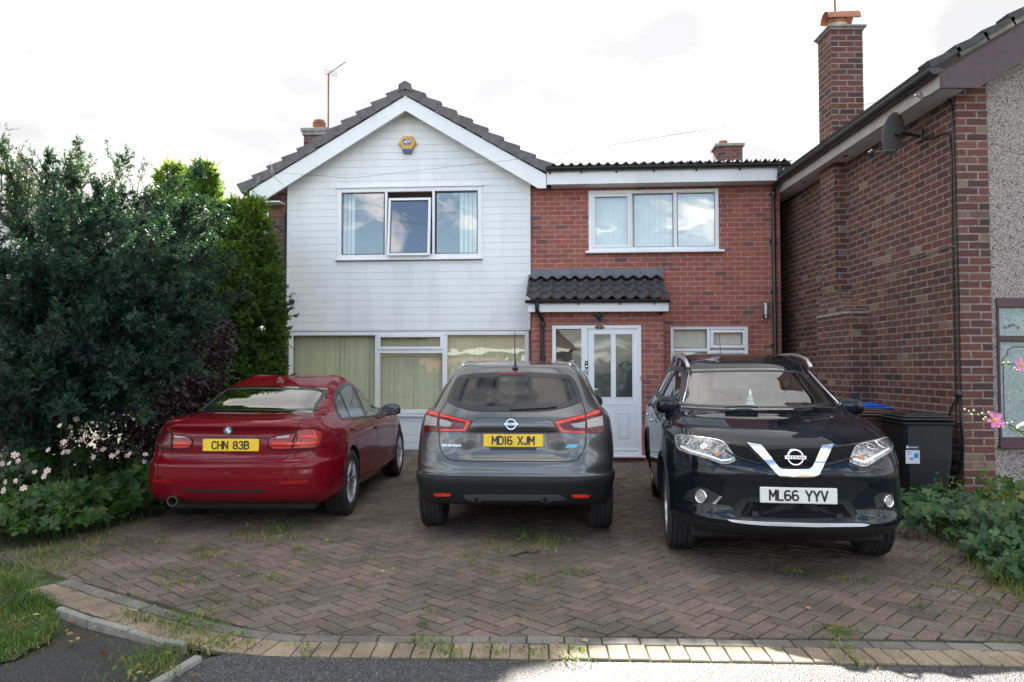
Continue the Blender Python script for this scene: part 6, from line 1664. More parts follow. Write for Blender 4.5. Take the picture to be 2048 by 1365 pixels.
for pts, c_, r_ in (([(350,1000),(385,945),(440,925),(500,935),(600,988),(545,1040),(400,1022)], (466,985), 44), ([(1580,992),(1640,960),(1705,965),(1722,1040),(1600,1062)], (1675,1016), 38)):
    x.patch("fog_recess", K(pts), MT['black'], off=.003, step=4)
    M = x.frame_at(K([c_])[0], off=.010); rr = r_/3.25/275
    mb = MB(); mb.lathe([(rr*.86,.0),(rr*.93,.008),(rr,.006),(rr*1.03,-.008)], 28, M); fl = mb.build("fog_light", MT['chrome'], x.root, smooth=True)
    mb = MB(); mb.lathe([(rr*.86,.001),(rr*.6,-.004),(rr*.3,.002),(0,.004)], 24, M); mb.build("fog_lens", LW, fl, smooth=True)
x.patch("fog_trim", K([(535,1030),(585,985),(600,985),(560,1035)]), MT['chrome'], off=.008, step=3)
o, M = x.plate(K([(1092,979)])[0], "ML66 YYV", WHP, up=(0,1,.02), off=.016)
# wipers, mirrors, rails, side glass
mb = MB(); x.tube_on(K([(620,424),(700,414),(780,414),(830,424)]), .008, off=.02, mb=mb); x.tube_on(K([(1120,428),(1180,418),(1240,420),(1330,424)]), .008, off=.02, mb=mb); mb.build("wiper", MT['black'], x.root, smooth=True)
def on_plane_y(car, px, py, y):
    o_, d_ = car.ray_local(px, py); return o_ + d_*((y-o_.y)/d_.y)
best = min((abs(on_plane_y(x, 1332, 806, y_).x + on_plane_y(x, 1676, 803, y_).x), y_) for y_ in [2.2+.02*k for k in range(60)])
pm = on_plane_y(x, 1332, 806, best[1]); print("mirror", pm, best)
mirror(x, (pm.x, 3.05, pm.z), 1, PB, w_=.115, h_=.082, d_=.09); mirror(x, (-pm.x, 3.05, pm.z), -1, PB, w_=.115, h_=.082, d_=.09)
for sg in (1, -1):
    q_ = [(.62,1.22),(.70,1.42),(1.2,1.50),(2.1,1.53),(2.55,1.46),(3.12,1.19),(2.1,1.17)]
    glass(x, "side_window", q_, GCLR, view=('x', -sg), step=.06, band=.06)
    pb_ = MB(); x.line([(1.17,1.20),(1.15,1.48)], .07, view=('x', -sg), off=.010, mb=pb_, dens=.06); pb_.build("door_pillar", MT['black'], x.root, fix=False); pb_ = MB(); x.line([(2.10,1.18),(2.09,1.51)], .08, view=('x', -sg), off=.010, mb=pb_, dens=.06); pb_.build("door_pillar", MT['black'], x.root, fix=False)
    mb = MB(); x.tube_on([(.64,1.205),(1.4,1.175),(2.1,1.16),(2.9,1.17),(3.12,1.185)], .007, view=('x', -sg), off=.006, mb=mb); x.tube_on([(3.14,1.19),(2.9,1.32),(2.6,1.465),(2.3,1.53)], .006, view=('x', -sg), off=.006, mb=mb); mb.build("window_trim", MT['chrome'], x.root, smooth=True)
    for l in ([(2.1,1.16),(2.1,.8),(2.12,.42)], [(3.22,1.12),(3.24,.8),(3.25,.42)], [(1.2,1.16),(1.25,.95),(1.38,.7),(1.42,.45)], [(1.42,.42),(2.3,.40),(3.25,.42)]): x.line(l, .006, view=('x', -sg))
    for yy in (1.42, 2.35):
        mb = MB(); x.tube_on([(yy,.985),(yy+.05,.99),(yy+.14,.985),(yy+.18,.98)], .013, view=('x', -sg), off=.03, mb=mb); mb.build("door_handle", MT['chrome'], x.root, smooth=True)
    mb = MB(); P = []
    for k in range(17):
        f = k/16; y = .55+2.05*f; P.append((sg*(.575+.03*math.sin(math.pi*f)), y, 1.535+.125*math.sin(math.pi*(f**.9))**.42-.02*f))
    mb.tube(P, .020, 8); mb.build("roof_rail", RIM, x.root, smooth=True)
    # arch lip
    for ya_ in x.axles:
        mb = MB(); P = []
        for k in range(21):
            a = math.pi*k/20; yy, zz = ya_+.42*math.cos(a), x.wr+.02+.42*math.sin(a); h, n_ = x.hit((yy, zz), ('x', -sg)); P.append(h-n_*.006)
        mb.tube(P, .020, 8); mb.build("arch_trim", PL, x.root, smooth=True)
x.patch("sunroof", [(-.42,1.1),(-.42,2.25),(-.36,2.42),(.36,2.42),(.42,2.25),(.42,1.1)], CG, view=('z', 0), off=.003, step=.06)
h, n_ = x.hit((0, .62), ('z', 0)); mb = MB(); mb.lathe([(0,.03),(.02,.015),(.03,0)], 12, Matrix.Translation(h)); mb.tube([h+Vector((0,0,.02)), h+Vector((0,-.12,.30))], [.005,.003], 6); mb.build("aerial", MT['black'], x.root)
glass(x, "rear_window", XRW, GTINT, view=('y', 1), step=.08, band=.06)
mb = MB(); mb.box(-.70, .70, .35, 4.15, .20, .30, bev=.02); mb.build("underbody", MT['matt_black'], x.root)
x.wheels('single'); x.finish()
# small white ornament behind the windscreen
# ================================================================= ACROSS THE ROAD (seen only as reflections)
def bungalow(cx, cy, w_, label):
    r_ = empty("bungalow", (cx, cy, 0), 0, label, "bungalow")
    mb = MB(); mb.box(-w_/2, w_/2, -4, 4, 0, 2.6); mb.build("wall", MT['brick'], r_)
    mb = MB(); mb.add([(-w_/2-.4,4.5,2.5),(w_/2+.4,4.5,2.5),(w_/2-2,0,5.0),(-w_/2+2,0,5.0),(-w_/2-.4,-4.5,2.5),(w_/2+.4,-4.5,2.5)], [(0,1,2,3),(4,3,2,5),(0,3,4),(1,5,2)]); mb.build("roof", flat("brown_tiles", (.13,.085,.065), .85, var=.3, scale=5), r_, fix=False)
    mb = MB(); mb.box(-w_/2-.4, w_/2+.4, 4.5, 4.53, 2.38, 2.56); mb.build("fascia", MT['board'], r_)
    for x0 in (-w_/2+.8, w_/2-3.2):
        mb = MB(); mb.box(x0, x0+2.4, 3.98, 4.04, .9, 2.2); f = mb.build("window", MT['upvc'], r_)
        for k in (0, 1): mb = MB(); mb.box(x0+.1+k*1.15, x0+1.15+k*1.15, 4.03, 4.05, 1.0, 2.1); mb.build("pane", MT['black'], f)
bungalow(-7, -19, 11, "brick bungalow with brown roof mirrored in the ground floor panes")
bungalow(9, -20, 12, "brick bungalow with brown roof mirrored in the porch glazing")
# ================================================================= PLANTS
def leafmat(name, stops, trans=.35, rough=.55, spec=.4):
    m, t, b = newmat(name); o = t.nodes["Material Output"]
    at = N(t, "ShaderNodeAttribute"); at.attribute_name = "tint"; c = ramp(t, at.outputs["Fac"], stops)
    n_ = ramp(t, noise(t, 1.7, 4), [(.3, (.72,.74,.72)), (.7, (1.25,1.22,1.15))]); c = mixc(t, 1.0, c, n_, 'MULTIPLY')
    t.links.new(c, b.inputs["Base Color"]); b.inputs["Roughness"].default_value = rough; b.inputs["Specular IOR Level"].default_value = spec
    tr = N(t, "ShaderNodeBsdfTranslucent"); c2 = mixc(t, 1.0, c, (1.5,1.7,.7), 'MULTIPLY'); t.links.new(c2, tr.inputs[0])
    mx_ = N(t, "ShaderNodeMixShader"); mx_.inputs[0].default_value = trans; t.links.new(b.outputs[0], mx_.inputs[1]); t.links.new(tr.outputs[0], mx_.inputs[2]); t.links.new(mx_.outputs[0], o.inputs[0]); return m
BARK = flat("bark", (.05,.04,.032), .9, var=.4, scale=14, bmp=.8, bscale=40)
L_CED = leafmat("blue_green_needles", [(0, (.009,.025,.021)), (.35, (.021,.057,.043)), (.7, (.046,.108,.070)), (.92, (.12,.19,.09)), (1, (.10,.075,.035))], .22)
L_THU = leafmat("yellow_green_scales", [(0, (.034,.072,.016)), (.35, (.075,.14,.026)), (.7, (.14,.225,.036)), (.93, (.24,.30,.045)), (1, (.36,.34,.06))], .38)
L_PUR = leafmat("purple_leaves", [(0, (.012,.009,.014)), (.6, (.028,.016,.026)), (1, (.05,.03,.03))], .15, .4)
L_GER = leafmat("lobed_leaves", [(0, (.020,.050,.012)), (.45, (.035,.090,.018)), (.8, (.055,.125,.022)), (.95, (.13,.15,.02)), (1, (.22,.20,.03))], .3, .45)
L_BLU = leafmat("blue_green_lobed", [(0, (.022,.060,.025)), (.45, (.045,.105,.04)), (.75, (.08,.155,.045)), (.93, (.14,.17,.04)), (1, (.24,.12,.03))], .3, .45)
L_GRS = leafmat("grass_blades", [(0, (.030,.075,.010)), (.5, (.062,.145,.014)), (.85, (.11,.205,.025)), (1, (.34,.30,.10))], .35)
L_WEE = leafmat("weed_leaves", [(0, (.055,.085,.016)), (.5, (.10,.16,.02)), (.8, (.18,.21,.04)), (1, (.38,.31,.14))], .3)
def nrm(a): return a/np.maximum(np.linalg.norm(a, axis=-1, keepdims=True), 1e-9)
def sprays(S, Dv, Ln, Nv, nl, ll, lw, spread=.75, droop=.0, r=rng):
    """fronds: start S, direction Dv, length Ln, plane normal Nv; nl leaf pairs each of length ll, width lw -> quads"""
    T = len(S); f = (np.arange(nl)+.6)/nl; Dv = nrm(Dv); B = nrm(np.cross(Dv, Nv))
    base = S[:, None] + Dv[:, None]*(Ln[:, None]*f)[..., None]; base[..., 2] -= droop*(Ln[:, None]*f)**2
    out_v = []; 
    for sg in (-1, 1):
        b = base + r.normal(0, .004, base.shape)
        k = (1-.45*f)[None, :, None]
        d = nrm(Dv[:, None] + B[:, None]*sg*spread + r.normal(0, .28, base.shape))
        l = ll*k*r.uniform(.65, 1.3, (T, nl, 1)); sd = nrm(np.cross(d, nrm(Nv[:, None] + r.normal(0, .45, base.shape))))*(lw*k)
        tip = b + d*l; mid = b + d*l*.5
        out_v.append(np.stack([b, mid-sd, tip, mid+sd], axis=2).reshape(-1, 4, 3))
    V = np.concatenate(out_v); F = np.arange(len(V)*4).reshape(-1, 4); return V.reshape(-1, 3), F
def spines_to_twigs(spines, per_m, tl, bias, up=.15, r=rng, rad=.05):
    """spines: list of (points, weight). Twigs leave the spine all around, biased along it"""
    S = []; Dd = []; Ln = []
    for P, wt in spines:
        P = np.asarray(P, float); seg = np.diff(P, axis=0); L_ = np.linalg.norm(seg, axis=1); cum = np.r_[0, np.cumsum(L_)]; n = max(3, int(cum[-1]*per_m*wt))
        u = np.sort(r.uniform(.04, 1.0, n)); s_ = u*cum[-1]; i = np.clip(np.searchsorted(cum, s_)-1, 0, len(seg)-1); p = P[i] + seg[i]*((s_-cum[i])/L_[i])[:, None]; d = nrm(seg[i])
        rd = r.normal(0, 1, (n, 3)); rd -= d*(rd*d).sum(1, keepdims=True); rd = nrm(rd)
        dd = nrm(d*bias + rd + np.array([0, 0, up])); S.append(p); Dd.append(dd); Ln.append(tl*(1.25-.75*u)*r.uniform(.5, 1.35, n))
    return np.concatenate(S), np.concatenate(Dd), np.concatenate(Ln)
def curve_pts(a, b, sag, n=7, j=.05, r=rng):
    a, b = np.array(a, float), np.array(b, float); f = np.linspace(0, 1, n)[:, None]; P = a + (b-a)*f; P[:, 2] += (sag*4*f*(1-f))[:, 0]; P[1:-1] += r.normal(0, j, (n-2, 3)); return P

def tree(name, label, group, spines, trunk_pts, trunk_r, mat, per_m, tl, nl, ll, lw, bias=1.0, up=.15, cat="tree", spread=.75, droop=.3, tintf=None, limbs=True):
    root = empty(name, tuple(trunk_pts[0]) if False else (0,0,0), 0, label, cat, group)
    S, Dd, Ln = spines_to_twigs(spines, per_m, tl, bias, up)
    # second order: short side twigs
    k = 3; idx = np.repeat(np.arange(len(S)), k); f = rng.uniform(.25, .95, len(idx)); S2 = S[idx] + Dd[idx]*(Ln[idx]*f)[:, None]
    D2 = nrm(Dd[idx] + rng.normal(0, .55, (len(idx), 3))); L2 = Ln[idx]*.5
    S = np.concatenate([S, S2]); Dd = np.concatenate([Dd, D2]); Ln = np.concatenate([Ln, L2])
    Nv = nrm(rng.normal(0, .5, S.shape) + np.array([0, -.3, .8]))
    V, F = sprays(S, Dd, Ln, Nv, nl, ll, lw, spread, droop)
    tint = np.tile(np.repeat(rng.uniform(0, .75, len(S)), nl), 2) + rng.uniform(-.12, .25, len(F))
    if tintf is not None: tint = tintf(V.reshape(-1, 4, 3)[:, 0], tint)
    mesh_np("crown", V, F, mat, root, cols=np.clip(tint, 0, 1))
    mb = MB(); mb.tube(trunk_pts, trunk_r, 8)
    if limbs:
        for P, wt in spines: 
            mb.tube([tuple(p) for p in P[:-1]], [max(.004, .022*(1-i/len(P))) for i in range(len(P)-1)], 5)
    mb.build("trunk", BARK, root, smooth=True)
    return root
# --- the big dark conifer at the left
def cw(px, py, Y): p = at_depth(px, py, Y); return np.array([p.x, p.y, p.z])
base = np.array([-5.6, 8.6, 0.0])
sp = []
r2 = np.random.default_rng(4)
tips = []
# tip targets measured over the visible outline: (px, py, Y)
for (a, b_, Y, w_) in [(445,545,7.8,1),(440,600,7.9,1),(430,500,7.9,1),(405,455,8,1),(440,450,8.3,.8),(385,415,8.2,1),(350,400,8.3,1),(300,390,8.4,1),(250,385,8.2,1),(200,370,8.2,1),(150,360,8.1,1),(100,370,8.2,1),(55,365,8.3,1),(10,340,8.2,1),
        (420,640,7.8,1),(395,655,7.6,1),(370,690,7.5,.9),(345,700,7.6,.9),(400,560,7.3,1),(350,520,7.2,1),(300,480,7.2,1),(240,450,7.3,1),(180,450,7.2,1),(110,440,7.3,1),(40,440,7.3,1),
        (340,600,7.0,1),(290,560,6.9,1),(220,540,6.9,1),(150,530,7.0,1),(70,520,6.9,1),(10,520,7,1),(320,660,7.0,1),(270,640,6.8,1),(200,620,6.8,1),(120,620,6.8,1),(40,610,6.8,1),(-20,600,6.9,1),
        (300,730,7.0,1),(240,720,6.8,1),(170,700,6.7,1),(100,700,6.7,1),(30,700,6.7,1),(260,770,7.0,.8),(200,780,6.9,.9),(130,770,6.8,1),(60,780,6.8,1),(0,770,6.8,1),(150,815,7.0,.6),(60,830,7,.7),(10,840,6.9,.8),(100,800,7.0,.8),(320,770,7.4,.5),(350,745,7.6,.5)]:
    tip = cw(a, b_, Y); 
    start = base + np.array([r2.uniform(-.4,.5), r2.uniform(-.3,.2), max(.5, (tip[2])*.45)]); 
    P = curve_pts(start, tip, .16, 7, .06, r2); sp.append((P, w_))
    for k in range(2):
        f = r2.uniform(.45, .85); q0 = P[int(f*6)]; tp = tip + r2.normal(0, .22, 3) + np.array([.0, 0, .05]); sp.append((curve_pts(q0, tp, .05, 5, .03, r2), .9*w_))
sp_main = sp; sp = []
# upright leaders against the sky
for (a, b_, Y) in [(5,290,8),(62,300,8.2),(110,330,8.3),(160,290,8.2),(150,310,8.1),(215,280,8.3),(235,330,8.3),(290,318,8.4),(262,335,8.4),(278,345,8.2),(30,330,8.2),(85,345,8.2),(190,345,8.2),(310,372,8.4),(128,330,8.3)]:
    tip = cw(a, b_, Y); q0 = cw(a+r2.uniform(-25,25), 440, Y); sp.append((curve_pts(q0, tip, .0, 6, .035, r2), .55))
for (a0, b0, a1, b1) in [(120,400,12,285),(90,390,20,300),(110,390,60,285),(75,400,-5,305)]: sp.append((curve_pts(cw(a0,b0,8.0), cw(a1,b1,8.0), .06, 7, .02, r2), .5))
lead_sp = sp; sp = sp_main
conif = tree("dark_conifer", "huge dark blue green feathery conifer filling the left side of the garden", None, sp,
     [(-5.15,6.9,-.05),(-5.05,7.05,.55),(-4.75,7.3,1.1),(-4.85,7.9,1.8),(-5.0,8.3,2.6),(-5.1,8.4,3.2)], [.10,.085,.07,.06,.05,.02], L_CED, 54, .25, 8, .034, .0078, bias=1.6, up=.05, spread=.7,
     tintf=lambda p, t_: t_*.7 + .22*np.sin(p[:, 0]*5.1+p[:, 2]*3.3)*np.sin(p[:, 2]*5.7-p[:, 0]*2.3+p[:, 1]*4) + np.clip((p[:, 2]-2.2)*.20, 0, .34))  # dark clump gaps and sunlit upper foliage painted into the leaf tint
S, Dd, Ln = spines_to_twigs(lead_sp, 75, .10, 1.0, .25); V, F = sprays(S, Dd, Ln, nrm(rng.normal(0, .5, S.shape)+np.array([0,-.3,.8])), 5, .026, .006, .6, .1)
mesh_np("leader_foliage", V, F, L_CED, conif, cols=np.clip(rng.uniform(.1, .9, len(F)), 0, 1))
mb = MB()
for P_, w_ in lead_sp: mb.tube([tuple(p) for p in P_], [max(.002, .010*(1-i/len(P_))) for i in range(len(P_))], 4)
mb.build("leader_stems", BARK, conif)
# --- golden conifers behind
for i, (a, ytop, Y, rr, lab) in enumerate([(346,342,11.9,.50,"slim yellow green conifer with the leftmost pointed tip behind the dark conifer"), (407,336,11.6,.62,"tallest yellow green conifer with a broad tip behind the dark conifer"),
        (462,412,11.3,.58,"rounded yellow green conifer behind the red saloon"), (508,412,11.5,.50,"yellow green conifer touching the brick corner of the clad house"), (440,430,12.2,.6,"green conifer in the second row between the golden tips")]):
    tp = cw(a, ytop, Y); H = tp[2]; c0 = tp.copy(); c0[2] = 0; sp = []
    for k in range(330):
        h = H*(1-r2.uniform(0,1)**1.15*.985); fr = 1-h/H; rad = rr*min(1.0, (fr*2.4)**.75)*r2.uniform(.8, 1.08)*(1 if fr < .8 else .9)
        th = r2.uniform(0, 2*math.pi); 
        if math.sin(th) > .55: continue
        a0 = c0 + np.array([rad*.35*math.cos(th), rad*.35*math.sin(th), max(.05, h-.22)]); b0 = c0 + np.array([rad*math.cos(th), rad*math.sin(th), h+.02]); sp.append((curve_pts(a0, b0, -.03, 4, .015, r2), 1.0))
    for k in range(7): sp.append((curve_pts(c0+np.array([r2.normal(0,.05), r2.normal(0,.05), H-.55]), tp+np.array([r2.normal(0,.09), 0, -r2.uniform(0,.2)]), 0, 4, .01, r2), 1.3))
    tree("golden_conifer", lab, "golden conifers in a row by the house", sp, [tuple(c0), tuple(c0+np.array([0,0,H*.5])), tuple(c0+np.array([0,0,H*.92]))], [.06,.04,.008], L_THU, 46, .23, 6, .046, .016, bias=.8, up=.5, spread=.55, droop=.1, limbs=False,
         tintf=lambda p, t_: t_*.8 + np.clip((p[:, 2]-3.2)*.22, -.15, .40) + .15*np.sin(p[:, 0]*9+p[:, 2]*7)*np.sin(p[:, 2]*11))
# --- purple shrub
def leafy(name, label, cat, centers, n, size, mat, mb_stem=None, group=None, aspect=.62, seed=1, stems=14):
    r_ = np.random.default_rng(seed); root = empty(name, (0,0,0), 0, label, cat, group); C_ = []
    for (c_, rad, k) in centers:
        u = nrm(r_.normal(0, 1, (int(n*k), 3))); rr = r_.uniform(.45, 1.0, (len(u), 1))**.5; C_.append(np.array(c_) + u*rr*np.array(rad))
    P = np.concatenate(C_); P = P[P[:, 2] > .03]; m_ = len(P)
    d = nrm(r_.normal(0, 1, (m_, 3)) + np.array([0, -.3, -.1])); nn = nrm(r_.normal(0, .6, (m_, 3)) + np.array([0, -.45, .7])); sd = nrm(np.cross(d, nn)); nn = np.cross(sd, d)
    s_ = size*r_.uniform(.6, 1.25, (m_, 1)); prof = [(0,0,0), (.3,.42*aspect*1.3,.05), (.7,.40*aspect*1.3,.04), (1,0,-.06), (.7,-.40*aspect*1.3,.04), (.3,-.42*aspect*1.3,.05)]
    V = np.stack([P + d*s_*a + sd*s_*b_ + nn*s_*c_ for a, b_, c_ in prof], axis=1); F = np.arange(m_*6).reshape(-1, 6); F4 = np.concatenate([F[:, [0,1,2,3]], F[:, [0,3,4,5]]])
    tt = r_.uniform(0, 1, m_); mesh_np("foliage", V.reshape(-1, 3), F4, mat, root, cols=np.concatenate([tt, tt]))
    mb = MB(); c0 = centers[0][0]
    for k in range(stems):
        c_, rad, _ = centers[k % len(centers)]; e = (c_[0]+r_.uniform(-.6,.6)*rad[0], c_[1]+r_.uniform(-.6,.6)*rad[1], c_[2]+rad[2]*r_.uniform(0,.7)); b0 = (c_[0]+r_.uniform(-.15,.15), c_[1]+r_.uniform(-.1,.1), 0)
        mb.tube([b0, ((b0[0]+e[0])/2+r_.uniform(-.06,.06), (b0[1]+e[1])/2, e[2]*.5), e], [.012,.008,.004], 5)
    mb.build("stems", BARK, root); return root
leafy("purple_shrub", "dark purple leaved shrub behind the roof of the red saloon", "shrub", [(cw(400,720,9.6),(.42,.35,.62),1), (cw(350,770,9.3),(.40,.35,.5),.8), (cw(430,680,9.8),(.3,.3,.35),.5), (cw(300,800,8.8),(.5,.4,.6),1), (cw(390,820,9.4),(.35,.3,.5),.6)], 1500, .055, L_PUR, seed=3)
leafy("garden_shrub", "dark leafy shrub in shade under the conifer branches", "shrub", [(cw(60,860,8.4),(.7,.4,.5),1), (cw(180,850,8.6),(.7,.4,.55),1), (cw(270,880,8.9),(.5,.4,.5),.8)], 1300, .05, L_PUR, seed=4)
# --- lobed leaves (anemone / geranium beds)
def lobed(P, size, r_, nl=5, tilt=.5):
    """palmate leaves as fans of quads; P (n,3)"""
    n = len(P); nn = nrm(r_.normal(0, tilt, (n, 3)) + np.array([0, -.55, .85])); a = r_.normal(0, 1, (n, 3)); x_ = nrm(np.cross(nn, a)); y_ = np.cross(nn, x_)
    s_ = (size*r_.uniform(.55, 1.25, n))[:, None]; ring_ = []; k = nl*4
    for i in range(k):
        th = 2*math.pi*(i+.5)/k*.93+.22; l = .72+.28*abs(math.cos((i-.0)*math.pi*nl/k*1.0)) ; l = [.62, .92, 1.0, .90][i % 4]; z_ = [.02, -.03, -.10, -.03][i % 4]
        ring_.append(P + (x_*math.cos(th)+y_*math.sin(th))*s_*l + nn*s_*z_)
    c_ = P - nn*s_*.12; V = np.stack([c_]+ring_, axis=1); m_ = k+1; F = []
    base_ = np.arange(n)*m_
    for i in range(k-1): F.append(np.stack([base_, base_+1+i, base_+2+i], axis=1))
    return V.reshape(-1, 3), np.concatenate(F), k-1
def bedplant(root, ctrl, n, size, mat, seed, tintshift=0):
    """ctrl: list of (x, y, radius, height)"""
    r_ = np.random.default_rng(seed); P = []
    for (x, y, rad, h) in ctrl:
        m_ = int(n*rad); a = r_.uniform(0, 2*math.pi, m_); q = np.sqrt(r_.uniform(0, 1, m_)); z = h*np.sqrt(np.maximum(0, 1-q**2*.85))*r_.uniform(.45, 1.05, m_); P.append(np.stack([x+rad*q*np.cos(a), y+rad*.8*q*np.sin(a), z+.02], axis=1))
    P = np.concatenate(P); V, F, k = lobed(P, size, r_); t_ = np.tile(np.clip(r_.beta(2, 2.6, len(P))+tintshift, 0, 1), k); mesh_np("foliage", V, F, mat, root, cols=t_)
    # petioles
    S_ = P[::2]; mb = MB()
    for p in S_[:260]: mb.tube([(p[0]*.97+.03*ctrl[0][0], p[1]+.05, 0), tuple(p)], [.003, .002], 4, cap=False)
    mb.build("stems", L_GER, root)
def gx(px, py): p = ground_at(px, py); return p.x, p.y
PETAL = flat("pale_pink_petal", (.54,.41,.41), .6, var=.08); CORE = flat("yellow_stamens", (.60,.42,.05), .8); 
def flower(root, p, size, seed, mat=PETAL, np_=6, core=CORE, facing=(0,-1,.35)):
    r_ = random.Random(seed); n = (Vector(facing)+Vector((r_.uniform(-.5,.5), r_.uniform(-.3,.3), r_.uniform(-.4,.5)))).normalized(); x_ = n.cross(Vector((0,0,1))).normalized(); y_ = n.cross(x_); mb = MB(); a0 = r_.uniform(0, 6)
    for k in range(np_):
        th = a0+2*math.pi*k/np_+r_.uniform(-.1,.1); d = x_*math.cos(th)+y_*math.sin(th); s_ = n.cross(d); l = size*r_.uniform(.85, 1.1)
        pts = [p+d*l*.12, p+d*l*.55+s_*l*.30+n*l*.10, p+d*l*.92+s_*l*.20+n*l*.06, p+d*l, p+d*l*.92-s_*l*.20+n*l*.06, p+d*l*.55-s_*l*.30+n*l*.10]; mb.add(pts, [(0,1,2,3),(0,3,4,5)])
    f = mb.build("flower", mat, root, fix=False)
    mb = MB(); M = Matrix.Translation(p+n*size*.05) @ n.to_track_quat('Z','Y').to_matrix().to_4x4(); mb.lathe([(size*.26,0),(size*.2,size*.1),(0,size*.16)], 8, M); mb.build("stamens", core, f); return f
# left bed
FL = [(126,557),(80,625),(15,630),(30,860),(135,775),(297,700),(403,690),(376,738),(45,785),(607,378),(828,407),(700,430),(543,447),(410,513),(540,533),(575,528),(797,573),(883,507),(1008,530),(955,563),(1085,563),(1105,545),(1230,615),(1240,550),(650,250),(510,305),(600,315),(697,345),(155,607),(200,838)]
FL = [(x_/4.265, 780+y_/4.265) for x_, y_ in FL]
beds = [([gx(20,1085)+(.55,.42), gx(90,1075)+(.5,.40)], 6.3), ([gx(130,1060)+(.5,.42), gx(200,1045)+(.45,.42)], 6.9), ([gx(250,1030)+(.45,.42), gx(300,1010)+(.4,.45)], 7.6), ([gx(20,1030)+(.6,.62), gx(110,1015)+(.6,.62)], 7.0), ([gx(190,1000)+(.55,.62), gx(270,985)+(.5,.60)], 7.9)]
roots = []
for i, (c_, yy) in enumerate(beds):
    r_ = empty("anemone_plant", (0,0,0), 0, "clump of pale pink anemones with lobed green leaves in the left bed", "plant", "anemones in the bed under the dark conifer"); roots.append(r_)
    bedplant(r_, c_, 300, .072, L_GER, 50+i, .02 if i < 3 else -.12)
lr3 = random.Random(8)
for i, (a, b_) in enumerate(FL):
    k = (0 if b_ > 950 else 3) if a < 110 else (1 if b_ > 960 else 3 if a < 200 else 4); Y = (6.4 if a < 130 else 7.2) + lr3.uniform(-.2, .3); p = at_depth(a, b_, Y)
    flower(roots[k], p, .028*lr3.uniform(.75, 1.2), i)
    mb = MB(); mb.tube([(p.x+lr3.uniform(-.05,.05), p.y+.15, .05), (p.x+lr3.uniform(-.03,.03), p.y+.06, p.z*.6), (p.x, p.y+.006, p.z-.004)], [.003,.0025,.002], 4); mb.build("flower_stem", L_GER, roots[k])
# right bed
r_ = empty("geranium_plant", (0,0,0), 0, "spreading geranium with blue green lobed leaves at the edge of the driveway", "plant")
bedplant(r_, [(4.15,7.4,.45,.30),(3.95,6.7,.5,.34),(4.2,6.1,.5,.36),(3.85,5.75,.42,.26),(3.75,5.2,.4,.22),(4.4,8.0,.35,.25)], 330, .058, L_BLU, 71)
r_ = empty("yellowing_plant", (0,0,0), 0, "leafy plant with yellow green upright shoots under the right window", "plant")
bedplant(r_, [(4.75,7.2,.5,.42),(4.7,6.4,.5,.46),(4.4,5.5,.5,.36),(4.2,4.8,.45,.26)], 340, .052, L_GER, 72, .30)
sp = []
for k in range(26):
    x0 = r2.uniform(4.25, 5.2); y0 = r2.uniform(6.0, 7.4); sp.append((curve_pts((x0, y0, .2), (x0+r2.uniform(-.15,.12), y0+r2.uniform(-.1,.1), r2.uniform(.42,.60)), 0, 5, .02, r2), 1))
S, Dd, Ln = spines_to_twigs(sp, 40, .05, .4, .2); V, F = sprays(S, Dd, Ln, nrm(rng.normal(0,.5,S.shape)+np.array([0,-.5,.6])), 1, .06, .02, .6); mesh_np("foliage", V, F, L_GER, r_, cols=np.clip(rng.uniform(.55, 1, len(F)), 0, 1))
# mallow with pink flowers reaching in from the right
mal = empty("mallow_plant", (0,0,0), 0, "mallow with bright pink flowers on long stalks reaching in from the right", "plant")
BUD = flat("pale_bud", (.35,.42,.18), .6); PK = flat("bright_pink_petal", (.72,.22,.45), .55, var=.12)
mb = MB(); Ym = 4.9
stalks = [[(2110,1250),(2100,1050),(2085,900),(2030,855),(1985,836),(1950,826),(1928,820)], [(2110,1250),(2110,900),(2090,780),(2060,742),(2035,728),(2002,730)]]
for s_ in stalks: mb = MB(); mb.tube([at_depth(a, b_, Ym) for a, b_ in s_], [.006,.005,.0045,.004,.0035,.003,.002][:len(s_)], 5); mb.build("stem", L_GER, mal)
for (a, b_, sz) in ((1990,840,.055),(2042,730,.05),(2000,848,.04)): flower(mal, at_depth(a, b_, Ym-.02), sz, a, PK, 5, CORE)
for (a, b_) in ((1930,820),(1938,824),(1948,822),(1957,830),(1965,828),(1972,836),(1978,826),(2015,848),(2025,846),(2008,727),(2012,732),(2018,726),(1944,830),(1968,840),(2035,742),(2030,738)): 
    p = at_depth(a, b_, Ym); mb = MB(); mb.lathe([(0,-.010),(.008,-.003),(.008,.004),(0,.012)], 7, Matrix.Translation(p)); mb.build("bud", BUD, mal)
P = np.array([cw(a, b_, Ym) for a, b_ in ((2032,862),(2040,850),(2045,868),(2052,845))]); V, F, k = lobed(P, .03, np.random.default_rng(2)); mesh_np("leaf", V, F, L_GER, mal, cols=np.full(len(F), .8))
